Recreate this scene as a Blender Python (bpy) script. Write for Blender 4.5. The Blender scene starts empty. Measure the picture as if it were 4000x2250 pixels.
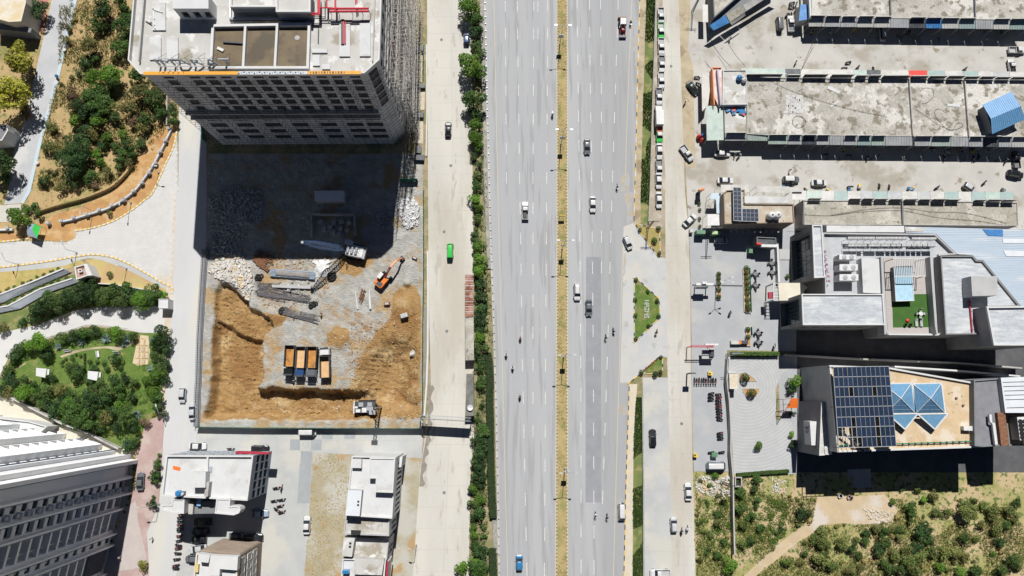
import bpy,bmesh,math,random
from mathutils import Vector,Matrix,noise
random.seed(7)
R=math.radians
scn=bpy.context.scene
COL=scn.collection
F_PX,CAM_H,NAX,NAY=2650.0,180.0,1955.0,1540.0
TH=math.atan2(NAY-1125,F_PX)
PH=math.atan((NAX-2000)/F_PX*math.cos(TH))
cam_d=bpy.data.cameras.new('camera');cam=bpy.data.objects.new('camera',cam_d);COL.objects.link(cam)
cam.location=(0,0,CAM_H);cam.rotation_euler=(TH,PH,0)
cam_d.sensor_width=36;cam_d.lens=36*F_PX/4000;cam_d.clip_start=1;cam_d.clip_end=6000
scn.camera=cam
SUN_EL,SUN_AZ=R(53.5),R(5.3)
world=bpy.data.worlds.new('World');scn.world=world;world.use_nodes=True
nt=world.node_tree;bg=nt.nodes['Background']
sky=nt.nodes.new('ShaderNodeTexSky');sky.sky_type='NISHITA';sky.sun_disc=False
sky.sun_elevation=SUN_EL;sky.sun_rotation=SUN_AZ;sky.air_density=0.36;sky.dust_density=0.05;sky.altitude=1000
nt.links.new(sky.outputs[0],bg.inputs[0]);bg.inputs[1].default_value=0.05
sun_d=bpy.data.lights.new('sun','SUN');sun=bpy.data.objects.new('sun',sun_d);COL.objects.link(sun)
sun_d.energy=5.0;sun_d.angle=R(0.5);sun_d.color=(1.0,0.975,0.93)
SDIR=Vector((math.sin(SUN_AZ)*math.cos(SUN_EL),math.cos(SUN_AZ)*math.cos(SUN_EL),math.sin(SUN_EL)))
sun.rotation_euler=SDIR.to_track_quat('Z','Y').to_euler();sun.location=(0,0,300)
scn.view_settings.view_transform='Standard';scn.view_settings.look='None'
scn.view_settings.exposure=0.2;scn.view_settings.gamma=1.0;scn.view_settings.use_curve_mapping=False
scn.render.engine='CYCLES';scn.cycles.max_bounces=5;scn.cycles.use_denoising=True
RM=Matrix.Rotation(PH,3,'Y')@Matrix.Rotation(TH,3,'X')
TILES=dict(A=(0,0),B=(1000,0),C=(2000,0),D=(3000,0),E=(0,750),F=(1000,750),H=(2000,750),I=(3000,750),J=(0,1500),K=(1000,1500),L=(2000,1500),M=(3000,1500),S=(0,0,1.0),Z1=(480,0,3.22),Z2=(1060,0,3.22),Z3=(700,280,3.22),Z4=(1200,280,3.22),Y1=(0,1560,3.22),Y2=(0,1900,4.139),Y3=(600,1750,2.898),Y4=(1300,1750,2.8975),X1=(2680,680,4.025),X2=(2680,1000,4.025),X3=(2680,1320,4.025),X4=(3040,1380,3.45),X5=(3500,1380,3.45),W1=(1000,900,1.82),W2=(760,700,2.0467),W3=(760,1050,1.82),W4=(1050,1300,1.638),W5=(2640,0,1.638),W6=(3500,800,1.364),W7=(0,1050,1.82))
def g(t,x,y,h=0.0):
 """world point seen at tile pixel (x, y) and standing at height h"""
 T=TILES[t];s=T[2]if len(T)>2 else 1.932
 px,py=T[0]+x/s,T[1]+y/s
 d=RM@Vector(((px-2000)/F_PX,-(py-1125)/F_PX,-1.0))
 k=(h-CAM_H)/d.z
 return Vector((d.x*k,d.y*k,h))
def ring(t,pts,h=0.0):return[g(t,x,y,h)for x,y in pts]
def multi(h,*segs):
 out=[]
 for t,pts in segs:out+=ring(t,pts,h)
 return out
OFF={}
def off(o):return OFF.get(o.name,Vector((0,0,0)))if o else Vector((0,0,0))
def tag(o,label=None,cat=None,group=None,kind=None):
 if label:o['label']=label
 if cat:o['category']=cat
 if group:o['group']=group
 if kind:o['kind']=kind
 return o
def thing(name,label,cat,loc=(0,0,0),group=None,rz=0.0):
 o=bpy.data.objects.new(name,None);COL.objects.link(o);o.location=loc;o.rotation_euler=(0,0,rz)
 o.empty_display_size=0.5;OFF[o.name]=Vector(loc)if rz==0 else Vector((0,0,0))
 return tag(o,label,cat,group)
def mk(name,verts,faces,mat,parent=None,smooth=False):
 of=off(parent)
 me=bpy.data.meshes.new(name)
 me.from_pydata([(v[0]-of.x,v[1]-of.y,v[2]-of.z)for v in verts],[],faces)
 if mat:me.materials.append(mat)
 if smooth:me.polygons.foreach_set('use_smooth',[True]*len(me.polygons))
 me.update()
 o=bpy.data.objects.new(name,me);COL.objects.link(o)
 if parent:o.parent=parent;OFF[o.name]=of;KIDS.setdefault(parent.name,[]).append(o)
 return o
def copy_tree(o,parent=None):
 c=o.copy();COL.objects.link(c);c.parent=parent
 if parent is not None:c.matrix_parent_inverse=o.matrix_parent_inverse.copy()
 for ch in KIDS.get(o.name,()):copy_tree(ch,c)
 return c
KIDS={}
def ccw(p):
 a=sum(p[i][0]*p[(i+1)%len(p)][1]-p[(i+1)%len(p)][0]*p[i][1]for i in range(len(p)))
 return list(p)if a>0 else list(reversed(p))
def inset(poly,d):
 """inward offset of a ccw polygon"""
 n=len(poly);out=[]
 for i in range(n):
  a,b,c=Vector(poly[i-1][:2]),Vector(poly[i][:2]),Vector(poly[(i+1)%n][:2])
  e1,e2=(b-a).normalized(),(c-b).normalized()
  n1,n2=Vector((-e1.y,e1.x)),Vector((-e2.y,e2.x))
  m=n1+n2
  m=n1 if m.length<1e-4 else m/max(0.35,m.dot(n1))
  out.append(Vector((b.x+m.x*d,b.y+m.y*d,poly[i][2]if len(poly[i])>2 else 0)))
 return out
class MB:
 def __init__(s):s.v=[];s.f=[]
 def add(s,v,f):
  b=len(s.v);s.v+=[tuple(x)for x in v];s.f+=[tuple(i+b for i in q)for q in f]
  return s
 def box(s,c,d,rz=0.0,M=None):
  x,y,z=d[0]/2,d[1]/2,d[2]/2;c=Vector(c)
  Q=M or Matrix.Rotation(rz,3,'Z')
  vs=[c+Q@Vector((i*x,j*y,k*z))for k in(-1,1)for i,j in((-1,-1),(1,-1),(1,1),(-1,1))]
  return s.add(vs,[(3,2,1,0),(4,5,6,7),(0,1,5,4),(1,2,6,5),(2,3,7,6),(3,0,4,7)])
 def bar(s,p,q,w,h=None):
  p,q=Vector(p),Vector(q);d=q-p;L=d.length
  if L<1e-5:return s
  z=d.normalized();up=Vector((0,0,1))if abs(z.z)<0.95 else Vector((0,1,0))
  x=up.cross(z).normalized();y=z.cross(x)
  M=Matrix((x,y,z)).transposed()
  return s.box((p+q)/2,(w,h or w,L),M=M)
 def tube(s,p,q,r,n=6,r2=None,caps=True):
  p,q=Vector(p),Vector(q);z=(q-p)
  if z.length<1e-5:return s
  z=z.normalized();up=Vector((0,0,1))if abs(z.z)<0.95 else Vector((0,1,0))
  x=up.cross(z).normalized();y=z.cross(x);r2=r if r2 is None else r2
  vs=[]
  for c,rr in((p,r),(q,r2)):
   for i in range(n):
    a=2*math.pi*i/n;vs.append(c+x*math.cos(a)*rr+y*math.sin(a)*rr)
  fs=[(i,(i+1)%n,n+(i+1)%n,n+i)for i in range(n)]
  if caps:fs+=[tuple(range(n-1,-1,-1)),tuple(range(n,2*n))]
  return s.add(vs,fs)
 def lathe(s,c,prof,n=12):
  """prof: (radius, z) from bottom to top"""
  c=Vector(c);vs=[];fs=[]
  for r,z in prof:
   for i in range(n):
    a=2*math.pi*i/n;vs.append(c+Vector((math.cos(a)*r,math.sin(a)*r,z)))
  for k in range(len(prof)-1):
   fs+=[(k*n+i,k*n+(i+1)%n,(k+1)*n+(i+1)%n,(k+1)*n+i)for i in range(n)]
  fs+=[tuple(range(n-1,-1,-1)),tuple((len(prof)-1)*n+i for i in range(n))]
  return s.add(vs,fs)
 def prism(s,poly,z0,z1):
  p=ccw(poly);n=len(p)
  vs=[(q[0],q[1],z0)for q in p]+[(q[0],q[1],z1)for q in p]
  return s.add(vs,[tuple(range(n-1,-1,-1)),tuple(range(n,2*n))]+[(i,(i+1)%n,n+(i+1)%n,n+i)for i in range(n)])
 def wallring(s,poly,t,z0,z1):
  """ring wall: outer polygon poly, thickness t inward"""
  p=ccw(poly);q=inset(p,t);n=len(p)
  vs=[(a[0],a[1],z)for z in(z0,z1)for a in p]+[(a[0],a[1],z)for z in(z0,z1)for a in q]
  fs=[]
  for i in range(n):
   j=(i+1)%n
   fs+=[(i,j,n+j,n+i),(2*n+j,2*n+i,3*n+i,3*n+j),(n+i,n+j,3*n+j,3*n+i),(j,i,2*n+i,2*n+j)]
  return s.add(vs,fs)
 def strip(s,line,w,z0,z1,side=0.0):
  """a wall that follows a polyline"""
  n=len(line);L=[];Rr=[]
  for i in range(n):
   a=Vector(line[max(i-1,0)][:2]);b=Vector(line[min(i+1,n-1)][:2]);d=(b-a).normalized()
   m=Vector((-d.y,d.x));p=Vector(line[i][:2])
   L.append(p+m*(w/2+side));Rr.append(p-m*(w/2-side))
  vs=[]
  for i in range(n):vs+=[(L[i].x,L[i].y,z0),(Rr[i].x,Rr[i].y,z0),(Rr[i].x,Rr[i].y,z1),(L[i].x,L[i].y,z1)]
  fs=[(3,2,1,0),(4*n-4,4*n-3,4*n-2,4*n-1)]
  for i in range(n-1):
   k=4*i
   for a in range(4):
    b=(a+1)%4;fs.append((k+a,k+b,k+4+b,k+4+a))
  return s.add(vs,fs)
 def build(s,name,mat,parent=None,smooth=False):return mk(name,s.v,s.f,mat,parent,smooth)
def along(line,step,start=0.0):
 """points and directions every step metres on a polyline"""
 out=[];acc=start
 for i in range(len(line)-1):
  a,b=Vector(line[i]),Vector(line[i+1]);L=(b-a).length;d=(b-a)/max(L,1e-6)
  while acc<=L:out.append((a+d*acc,math.atan2(d.y,d.x)));acc+=step
  acc-=L
 return out
def smooth_line(pts,n=6):
 """Catmull-Rom through points"""
 P=[Vector(p)for p in pts];out=[]
 for i in range(len(P)-1):
  p0,p1,p2,p3=P[max(i-1,0)],P[i],P[i+1],P[min(i+2,len(P)-1)]
  for k in range(n):
   t=k/n
   out.append(0.5*((2*p1)+(p2-p0)*t+(2*p0-5*p1+4*p2-p3)*t*t+(3*p1-p0-3*p2+p3)*t**3))
 return out+[P[-1]]
def inside(poly,x,y):
 c=False;n=len(poly);j=n-1
 for i in range(n):
  if(poly[i][1]>y)!=(poly[j][1]>y)and x<(poly[j][0]-poly[i][0])*(y-poly[i][1])/(poly[j][1]-poly[i][1])+poly[i][0]:c=not c
  j=i
 return c
def sdist(poly,x,y):
 """distance to the outline, positive inside"""
 best=1e9;n=len(poly)
 for i in range(n):
  ax,ay=poly[i][0],poly[i][1];bx,by=poly[(i+1)%n][0],poly[(i+1)%n][1]
  dx,dy=bx-ax,by-ay;t=max(0,min(1,((x-ax)*dx+(y-ay)*dy)/(dx*dx+dy*dy+1e-9)))
  best=min(best,math.hypot(ax+dx*t-x,ay+dy*t-y))
 return best if inside(poly,x,y)else-best
def scatter(poly,n,rnd=random):
 xs=[p[0]for p in poly];ys=[p[1]for p in poly];out=[]
 k=0
 while len(out)<n and k<n*20:
  k+=1;x,y=rnd.uniform(min(xs),max(xs)),rnd.uniform(min(ys),max(ys))
  if inside(poly,x,y):out.append((x,y))
 return out
def nmat(name,c1,c2,sc=0.5,c3=None,sc3=0.12,t3=0.55,w3=0.08,rough=0.85,bump=0.0,bsc=6.0,metal=0.0,spec=0.3,stretch=None,c4=None,sc4=3.0,t4=0.66,fine=0.12,fsc=9.0,objrand=0.0):
 """base c1/c2 mixed by noise, c3 stains in large patches, c4 small spots, fine grain"""
 m=bpy.data.materials.new(name);m.use_nodes=True;n=m.node_tree.nodes;l=m.node_tree.links
 b=n['Principled BSDF'];b.inputs['Roughness'].default_value=rough;b.inputs['Metallic'].default_value=metal
 b.inputs['Specular IOR Level'].default_value=spec
 geo=n.new('ShaderNodeNewGeometry');vec=geo.outputs['Position']
 if stretch:
  mp=n.new('ShaderNodeMapping');mp.inputs['Scale'].default_value=stretch;mp.inputs['Rotation'].default_value=(0,0,0)
  l.new(vec,mp.inputs[0]);svec=mp.outputs[0]
 else:svec=vec
 def nz(scale,detail,v):
  x=n.new('ShaderNodeTexNoise');x.inputs['Scale'].default_value=scale;x.inputs['Detail'].default_value=detail;x.inputs['Roughness'].default_value=0.6
  l.new(v,x.inputs['Vector']);return x.outputs['Fac']
 def ramp(fac,a,w):
  x=n.new('ShaderNodeMapRange');x.interpolation_type='SMOOTHSTEP';x.inputs[1].default_value=a-w;x.inputs[2].default_value=a+w;l.new(fac,x.inputs[0]);return x.outputs[0]
 def mix(fac,A,B):
  x=n.new('ShaderNodeMix');x.data_type='RGBA'
  if hasattr(fac,'is_linked')or not isinstance(fac,float):l.new(fac,x.inputs[0])
  else:x.inputs[0].default_value=fac
  for s,v in((6,A),(7,B)):
   if isinstance(v,tuple):x.inputs[s].default_value=(*v,1)
   else:l.new(v,x.inputs[s])
  return x.outputs[2]
 col=mix(ramp(nz(sc,4,svec),0.5,0.16),c1,c2)
 if c3:col=mix(ramp(nz(sc3,5,svec),t3,w3),col,c3)
 if c4:col=mix(ramp(nz(sc4,3,svec),t4,0.05),col,c4)
 if fine:
  h=n.new('ShaderNodeHueSaturation');l.new(col,h.inputs['Color'])
  mr=n.new('ShaderNodeMapRange');mr.inputs[1].default_value=0.3;mr.inputs[2].default_value=0.7;mr.inputs[3].default_value=1-fine;mr.inputs[4].default_value=1+fine
  l.new(nz(fsc,3,vec),mr.inputs[0]);l.new(mr.outputs[0],h.inputs['Value']);col=h.outputs[0]
 if objrand:
  oi=n.new('ShaderNodeObjectInfo');h=n.new('ShaderNodeHueSaturation');l.new(col,h.inputs['Color'])
  mr=n.new('ShaderNodeMapRange');mr.inputs[3].default_value=1-objrand;mr.inputs[4].default_value=1+objrand
  l.new(oi.outputs['Random'],mr.inputs[0]);l.new(mr.outputs[0],h.inputs['Value']);col=h.outputs[0]
 l.new(col,b.inputs['Base Color'])
 if bump:
  bp=n.new('ShaderNodeBump');bp.inputs['Strength'].default_value=min(1,bump);bp.inputs['Distance'].default_value=0.15
  l.new(nz(bsc,4,vec),bp.inputs['Height']);l.new(bp.outputs[0],b.inputs['Normal'])
 return m
def pmat(name,c,rough=0.5,metal=0.0,spec=0.5,fine=0.06,coat=0.0,**k):
 m=nmat(name,c,tuple(x*0.88 for x in c),sc=1.2,rough=rough,metal=metal,spec=spec,fine=fine,**k)
 if coat:m.node_tree.nodes['Principled BSDF'].inputs['Coat Weight'].default_value=coat
 return m
def leafmat(name,dark,light,alt=None):
 m=bpy.data.materials.new(name);m.use_nodes=True;n=m.node_tree.nodes;l=m.node_tree.links
 b=n['Principled BSDF'];b.inputs['Roughness'].default_value=0.6;b.inputs['Specular IOR Level'].default_value=0.25
 at=n.new('ShaderNodeAttribute');at.attribute_name='leafvar'
 oi=n.new('ShaderNodeObjectInfo')
 mx=n.new('ShaderNodeMix');mx.data_type='RGBA';mx.inputs[6].default_value=(*dark,1);mx.inputs[7].default_value=(*light,1)
 l.new(at.outputs['Fac'],mx.inputs[0]);col=mx.outputs[2]
 if alt:
  m2=n.new('ShaderNodeMix');m2.data_type='RGBA';l.new(col,m2.inputs[6]);m2.inputs[7].default_value=(*alt,1)
  mr=n.new('ShaderNodeMapRange');mr.inputs[1].default_value=0.2;mr.inputs[2].default_value=1.0;mr.inputs[4].default_value=0.7
  l.new(oi.outputs['Random'],mr.inputs[0]);l.new(mr.outputs[0],m2.inputs[0]);col=m2.outputs[2]
 h=n.new('ShaderNodeHueSaturation');mr=n.new('ShaderNodeMapRange');mr.inputs[3].default_value=0.75;mr.inputs[4].default_value=1.3
 ma=n.new('ShaderNodeMath');ma.operation='FRACT';mu=n.new('ShaderNodeMath');mu.operation='MULTIPLY';mu.inputs[1].default_value=7.31
 l.new(oi.outputs['Random'],mu.inputs[0]);l.new(mu.outputs[0],ma.inputs[0]);l.new(ma.outputs[0],mr.inputs[0]);l.new(mr.outputs[0],h.inputs['Value']);l.new(col,h.inputs['Color'])
 l.new(h.outputs[0],b.inputs['Base Color'])
 tr=n.new('ShaderNodeBsdfTranslucent');l.new(h.outputs[0],tr.inputs['Color'])
 ms=n.new('ShaderNodeMixShader');ms.inputs[0].default_value=0.25
 l.new(b.outputs[0],ms.inputs[1]);l.new(tr.outputs[0],ms.inputs[2]);l.new(ms.outputs[0],n['Material Output'].inputs[0])
 return m
M={}
M['ground']=nmat('dry_ground',(0.34,0.27,0.17),(0.27,0.22,0.13),0.3,(0.20,0.19,0.09),0.15,0.52,0.08,bump=0.5,bsc=2.5,c4=(0.13,0.13,0.06),sc4=1.2,t4=0.62,fine=0.25)
M['scrub']=nmat('scrub_soil',(0.44,0.31,0.155),(0.37,0.27,0.13),0.25,(0.24,0.22,0.08),0.13,0.57,0.09,bump=0.6,bsc=2.0,c4=(0.13,0.15,0.05),sc4=0.9,t4=0.6,fine=0.3,fsc=5)
M['scrub_green']=nmat('scrub_green_soil',(0.32,0.29,0.12),(0.26,0.26,0.09),0.3,(0.44,0.34,0.2),0.12,0.5,0.07,bump=0.6,bsc=2.0,c4=(0.10,0.14,0.04),sc4=0.8,t4=0.57,fine=0.3,fsc=5)
M['asphalt']=nmat('asphalt',(0.345,0.352,0.365),(0.385,0.39,0.40),0.08,(0.315,0.32,0.33),0.05,0.53,0.1,stretch=(1,0.05,1),rough=0.9,fine=0.06,fsc=4,bump=0.05,spec=0.2,c4=(0.30,0.302,0.31),sc4=0.8,t4=0.57)
M['asphalt_dark']=nmat('asphalt_patch',(0.245,0.255,0.275),(0.275,0.28,0.30),0.4,rough=0.9,fine=0.06,spec=0.2)
M['slip']=nmat('worn_concrete',(0.47,0.47,0.46),(0.41,0.42,0.43),0.15,(0.48,0.465,0.43),0.1,0.55,0.08,fine=0.08,bump=0.1,c4=(0.37,0.36,0.34),sc4=0.35,t4=0.66)
M['conc']=nmat('pale_concrete_road',(0.53,0.51,0.46),(0.48,0.465,0.43),0.12,(0.43,0.40,0.345),0.07,0.55,0.09,stretch=(1,0.25,1),fine=0.08,bump=0.08,c4=(0.40,0.375,0.33),sc4=0.5,t4=0.62)
M['conc_grey']=nmat('grey_concrete_road',(0.43,0.435,0.43),(0.38,0.39,0.39),0.15,(0.47,0.46,0.42),0.09,0.55,0.07,fine=0.07,bump=0.1)
M['conc_patch']=nmat('darker_concrete_patch',(0.33,0.345,0.36),(0.29,0.31,0.325),0.3,fine=0.07)
M['market']=nmat('market_yard_concrete',(0.47,0.455,0.425),(0.41,0.40,0.375),0.13,(0.33,0.305,0.26),0.09,0.56,0.06,fine=0.12,bump=0.15,c4=(0.25,0.22,0.17),sc4=0.3,t4=0.66)
M['dirt']=nmat('dusty_verge',(0.45,0.38,0.27),(0.37,0.31,0.21),0.3,(0.28,0.22,0.15),0.2,0.57,0.07,fine=0.2,bump=0.3)
M['paver_grey']=nmat('grey_pavers',(0.36,0.37,0.385),(0.33,0.34,0.355),0.25,(0.42,0.415,0.4),0.08,0.6,0.08,fine=0.08,fsc=14)
M['paver_white']=nmat('white_pavers',(0.54,0.53,0.515),(0.505,0.50,0.49),0.3,(0.55,0.45,0.32),0.06,0.66,0.06,fine=0.06)
M['paver_red']=nmat('red_pavers',(0.40,0.29,0.265),(0.36,0.255,0.235),0.4,(0.45,0.36,0.33),0.15,0.56,0.08,fine=0.12,fsc=16)
M['soil']=nmat('orange_soil',(0.45,0.255,0.10),(0.38,0.21,0.085),0.4,(0.50,0.34,0.17),0.25,0.55,0.08,fine=0.2,bump=0.5,bsc=3)
M['lawn']=nmat('lawn',(0.085,0.15,0.026),(0.12,0.175,0.036),0.5,(0.22,0.205,0.08),0.25,0.61,0.09,fine=0.32,fsc=4,bump=0.4,bsc=8)
M['turf']=nmat('artificial_turf',(0.04,0.105,0.018),(0.05,0.12,0.022),0.5,fine=0.25)
M['medgrass']=nmat('dry_median_grass',(0.40,0.315,0.15),(0.34,0.27,0.12),0.5,(0.25,0.235,0.09),0.3,0.55,0.08,fine=0.25,bump=0.4)
M['ditchgrass']=nmat('ditch_grass',(0.12,0.16,0.05),(0.17,0.19,0.06),0.5,(0.28,0.25,0.11),0.25,0.57,0.08,fine=0.3,bump=0.5)
M['white']=pmat('white_paint',(0.62,0.62,0.615),0.6)
M['marking']=nmat('road_marking_white',(0.66,0.66,0.65),(0.50,0.50,0.50),1.5,rough=0.7,fine=0.08)
M['yline']=nmat('road_marking_yellow',(0.53,0.45,0.29),(0.45,0.41,0.32),0.8,rough=0.7,fine=0.08)
M['kerby']=pmat('kerb_yellow',(0.66,0.42,0.05),0.7)
M['kerbk']=pmat('kerb_black',(0.04,0.04,0.04),0.7)
M['kerbw']=pmat('kerb_white',(0.62,0.6,0.54),0.7)
M['kerbg']=nmat('kerb_concrete',(0.50,0.49,0.46),(0.43,0.42,0.39),0.8)
M['wroof']=nmat('whitewashed_roof',(0.555,0.56,0.565),(0.52,0.525,0.53),0.3,(0.45,0.445,0.43),0.2,0.6,0.08,fine=0.04,c4=(0.46,0.45,0.43),sc4=0.9,t4=0.7,bump=0.1)
M['croof']=nmat('concrete_roof',(0.49,0.48,0.46),(0.43,0.42,0.40),0.25,(0.31,0.28,0.225),0.15,0.585,0.05,fine=0.08,bump=0.1,c4=(0.60,0.595,0.58),sc4=0.35,t4=0.6)
M['oroof']=nmat('weathered_market_roof',(0.43,0.41,0.37),(0.33,0.315,0.28),0.3,(0.53,0.515,0.48),0.11,0.53,0.03,fine=0.25,fsc=3,bump=0.3,c4=(0.21,0.19,0.15),sc4=0.45,t4=0.575)
M['oroof2']=nmat('old_grey_roof',(0.38,0.36,0.31),(0.30,0.285,0.24),0.3,(0.46,0.44,0.39),0.2,0.56,0.06,fine=0.22,fsc=3,bump=0.3,c4=(0.2,0.185,0.14),sc4=0.8,t4=0.62)
M['sandroof']=nmat('sandy_roof',(0.55,0.42,0.27),(0.49,0.37,0.23),0.35,(0.60,0.52,0.42),0.25,0.56,0.07,fine=0.14,c4=(0.30,0.2,0.1),sc4=1.0,t4=0.68,bump=0.2)
M['wall_w']=nmat('white_wall',(0.58,0.58,0.575),(0.54,0.54,0.535),0.3,(0.58,0.56,0.52),0.3,0.66,0.06,fine=0.04)
M['wall_g']=nmat('grey_wall',(0.42,0.42,0.42),(0.37,0.37,0.375),0.3,fine=0.06)
M['wall_mall']=nmat('mall_wall',(0.26,0.255,0.25),(0.22,0.215,0.21),0.3,fine=0.08)
M['wall_dg']=nmat('dark_grey_wall',(0.20,0.205,0.215),(0.17,0.175,0.185),0.4,fine=0.08)
M['wall_c']=nmat('raw_concrete',(0.44,0.425,0.40),(0.37,0.36,0.345),0.25,(0.30,0.28,0.26),0.3,0.6,0.07,fine=0.1)
M['wall_cream']=nmat('cream_wall',(0.62,0.58,0.48),(0.57,0.53,0.44),0.3,fine=0.05)
M['wall_brown']=nmat('brown_wall',(0.30,0.24,0.19),(0.25,0.2,0.16),0.4,fine=0.08)
M['stone']=nmat('stone_pitching',(0.30,0.29,0.265),(0.23,0.225,0.21),1.2,(0.36,0.35,0.32),0.5,0.56,0.06,fine=0.25,bump=0.5,bsc=3)
M['brickrust']=nmat('rusty_sheet',(0.34,0.16,0.11),(0.45,0.30,0.25),0.7,(0.22,0.09,0.06),0.4,0.55,0.06,fine=0.1)
M['void']=pmat('dark_opening',(0.018,0.019,0.021),0.6)
M['glass']=pmat('window_glass',(0.03,0.036,0.045),0.12,spec=0.6,fine=0.0)
M['glass_b']=pmat('blue_glass',(0.11,0.245,0.40),0.14,spec=0.7,fine=0.05)
M['pv']=pmat('solar_cell',(0.012,0.026,0.058),0.35,spec=0.6,fine=0.1,objrand=0.25)
M['alu']=pmat('aluminium',(0.58,0.59,0.6),0.4,metal=0.3)
M['steel']=pmat('galvanised_steel',(0.42,0.44,0.46),0.45,metal=0.4)
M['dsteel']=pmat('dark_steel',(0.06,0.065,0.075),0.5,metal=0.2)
M['rust']=nmat('rusty_steel',(0.25,0.12,0.06),(0.16,0.08,0.05),1.5,fine=0.2)
M['redpipe']=pmat('red_pipe_paint',(0.52,0.03,0.05),0.4)
M['blackp']=pmat('black_plastic',(0.015,0.015,0.017),0.5)
M['rubber']=pmat('rubber',(0.018,0.018,0.018),0.85)
M['greennet']=nmat('green_netting',(0.02,0.20,0.12),(0.02,0.15,0.09),0.8,fine=0.15)
M['green_s']=pmat('pale_green_sheet',(0.39,0.47,0.42),0.5,c3=(0.31,0.38,0.35),sc3=0.4)
M['teal_s']=pmat('pale_teal_sheet',(0.29,0.385,0.37),0.5,c3=(0.25,0.33,0.32),sc3=0.4)
M['grey_s']=pmat('grey_sheet',(0.40,0.41,0.42),0.5,c3=(0.32,0.33,0.34),sc3=0.4)
M['white_s']=pmat('white_sheet',(0.50,0.49,0.47),0.5,c3=(0.40,0.39,0.365),sc3=0.4)
M['dark_s']=pmat('dark_board',(0.055,0.06,0.07),0.5,c3=(0.09,0.1,0.11),sc3=0.4)
M['blue_s']=pmat('blue_sheet',(0.05,0.19,0.45),0.45,c3=(0.07,0.24,0.5),sc3=0.5)
M['blue_l']=pmat('light_blue_sheet',(0.20,0.38,0.62),0.45,c3=(0.17,0.33,0.55),sc3=0.5)
M['pool']=pmat('pale_blue_sheet',(0.40,0.60,0.72),0.3,spec=0.5)
M['red_s']=pmat('red_sheet',(0.62,0.045,0.03),0.45)
M['crimson']=pmat('crimson_panel',(0.40,0.02,0.05),0.5)
M['orange_s']=pmat('orange_sheet',(0.78,0.17,0.02),0.5)
M['orange_p']=pmat('orange_paint',(0.70,0.20,0.03),0.45)
M['yellow_s']=pmat('yellow_sheet',(0.70,0.50,0.04),0.5)
M['ybeige']=pmat('yellow_beige',(0.62,0.50,0.22),0.6)
M['banner']=pmat('banner_orange',(0.72,0.33,0.02),0.6)
M['tarp']=nmat('grey_tarpaulin',(0.27,0.255,0.245),(0.21,0.2,0.195),0.8,fine=0.12,bump=0.6,bsc=1.5)
M['mroof']=nmat('pale_blue_metal_roof',(0.43,0.50,0.58),(0.40,0.47,0.55),0.3,(0.52,0.56,0.6),0.15,0.62,0.06,rough=0.5,fine=0.05,stretch=(0.5,3,1))
M['mroof_w']=nmat('white_metal_roof',(0.62,0.65,0.68),(0.57,0.6,0.63),0.4,rough=0.5,fine=0.04)
M['tiles']=nmat('grey_roof_tiles',(0.47,0.49,0.51),(0.37,0.395,0.43),0.7,(0.54,0.55,0.56),0.25,0.56,0.05,stretch=(0.6,2.2,1),fine=0.12,fsc=4)
M['deck']=nmat('terrace_deck',(0.42,0.385,0.365),(0.38,0.35,0.335),0.6,fine=0.08,stretch=(1,6,1))
M['tankbrown']=nmat('silty_tank_floor',(0.125,0.092,0.055),(0.16,0.12,0.068),0.35,(0.085,0.068,0.045),0.22,0.55,0.08,fine=0.1,rough=0.6)
M['bark']=nmat('bark',(0.16,0.12,0.085),(0.11,0.085,0.06),2.0,fine=0.2)
M['rock']=nmat('broken_stone',(0.58,0.56,0.52),(0.48,0.46,0.43),1.5,(0.58,0.45,0.30),0.5,0.55,0.06,fine=0.15)
M['rebar']=nmat('rebar',(0.12,0.12,0.135),(0.17,0.155,0.15),1.0,fine=0.15)
M['cable']=pmat('cable',(0.02,0.02,0.02),0.7)
M['cloth_w']=pmat('white_cloth',(0.74,0.73,0.7),0.8)
M['skin']=pmat('skin',(0.33,0.19,0.12),0.6);M['hair']=pmat('hair',(0.015,0.012,0.01),0.6)
for n_,c_ in dict(black=(0.014,0.015,0.017),grey=(0.13,0.14,0.155),silver=(0.50,0.515,0.535),white=(0.62,0.62,0.62),blue=(0.03,0.19,0.42),green=(0.05,0.48,0.08),dgreen=(0.012,0.03,0.026),navy=(0.03,0.07,0.18),red=(0.30,0.025,0.03),sand=(0.56,0.52,0.42),orange=(0.74,0.21,0.04),lblue=(0.30,0.38,0.48)).items():
 M['car_'+n_]=pmat('car_paint_'+n_,c_,0.25,spec=0.5,fine=0.0,coat=0.5)
M['bedload']=nmat('soil_stained_bed',(0.52,0.25,0.06),(0.40,0.18,0.05),0.9,(0.25,0.12,0.05),0.6,0.6,0.06,fine=0.15)
M['bedload2']=nmat('dusty_bed',(0.62,0.40,0.21),(0.55,0.34,0.17),0.9,fine=0.12)
M['lf_dark']=leafmat('leaf_dark',(0.016,0.044,0.014),(0.055,0.115,0.03))
M['lf_mid']=leafmat('leaf_mid',(0.024,0.066,0.014),(0.085,0.165,0.033),(0.085,0.13,0.035))
M['lf_scrub']=leafmat('leaf_scrub',(0.06,0.105,0.022),(0.21,0.26,0.07),(0.21,0.21,0.07))
M['lf_bright']=leafmat('leaf_bright',(0.045,0.115,0.012),(0.14,0.26,0.025),(0.12,0.24,0.03))
M['lf_yellow']=leafmat('leaf_yellow',(0.17,0.19,0.02),(0.42,0.40,0.05))
M['lf_olive']=leafmat('leaf_olive',(0.075,0.085,0.022),(0.20,0.19,0.06),(0.10,0.12,0.04))
M['lf_agave']=leafmat('leaf_agave',(0.12,0.19,0.17),(0.27,0.36,0.33))
M['lf_brown']=leafmat('leaf_dry',(0.13,0.085,0.05),(0.25,0.17,0.10))
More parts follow.
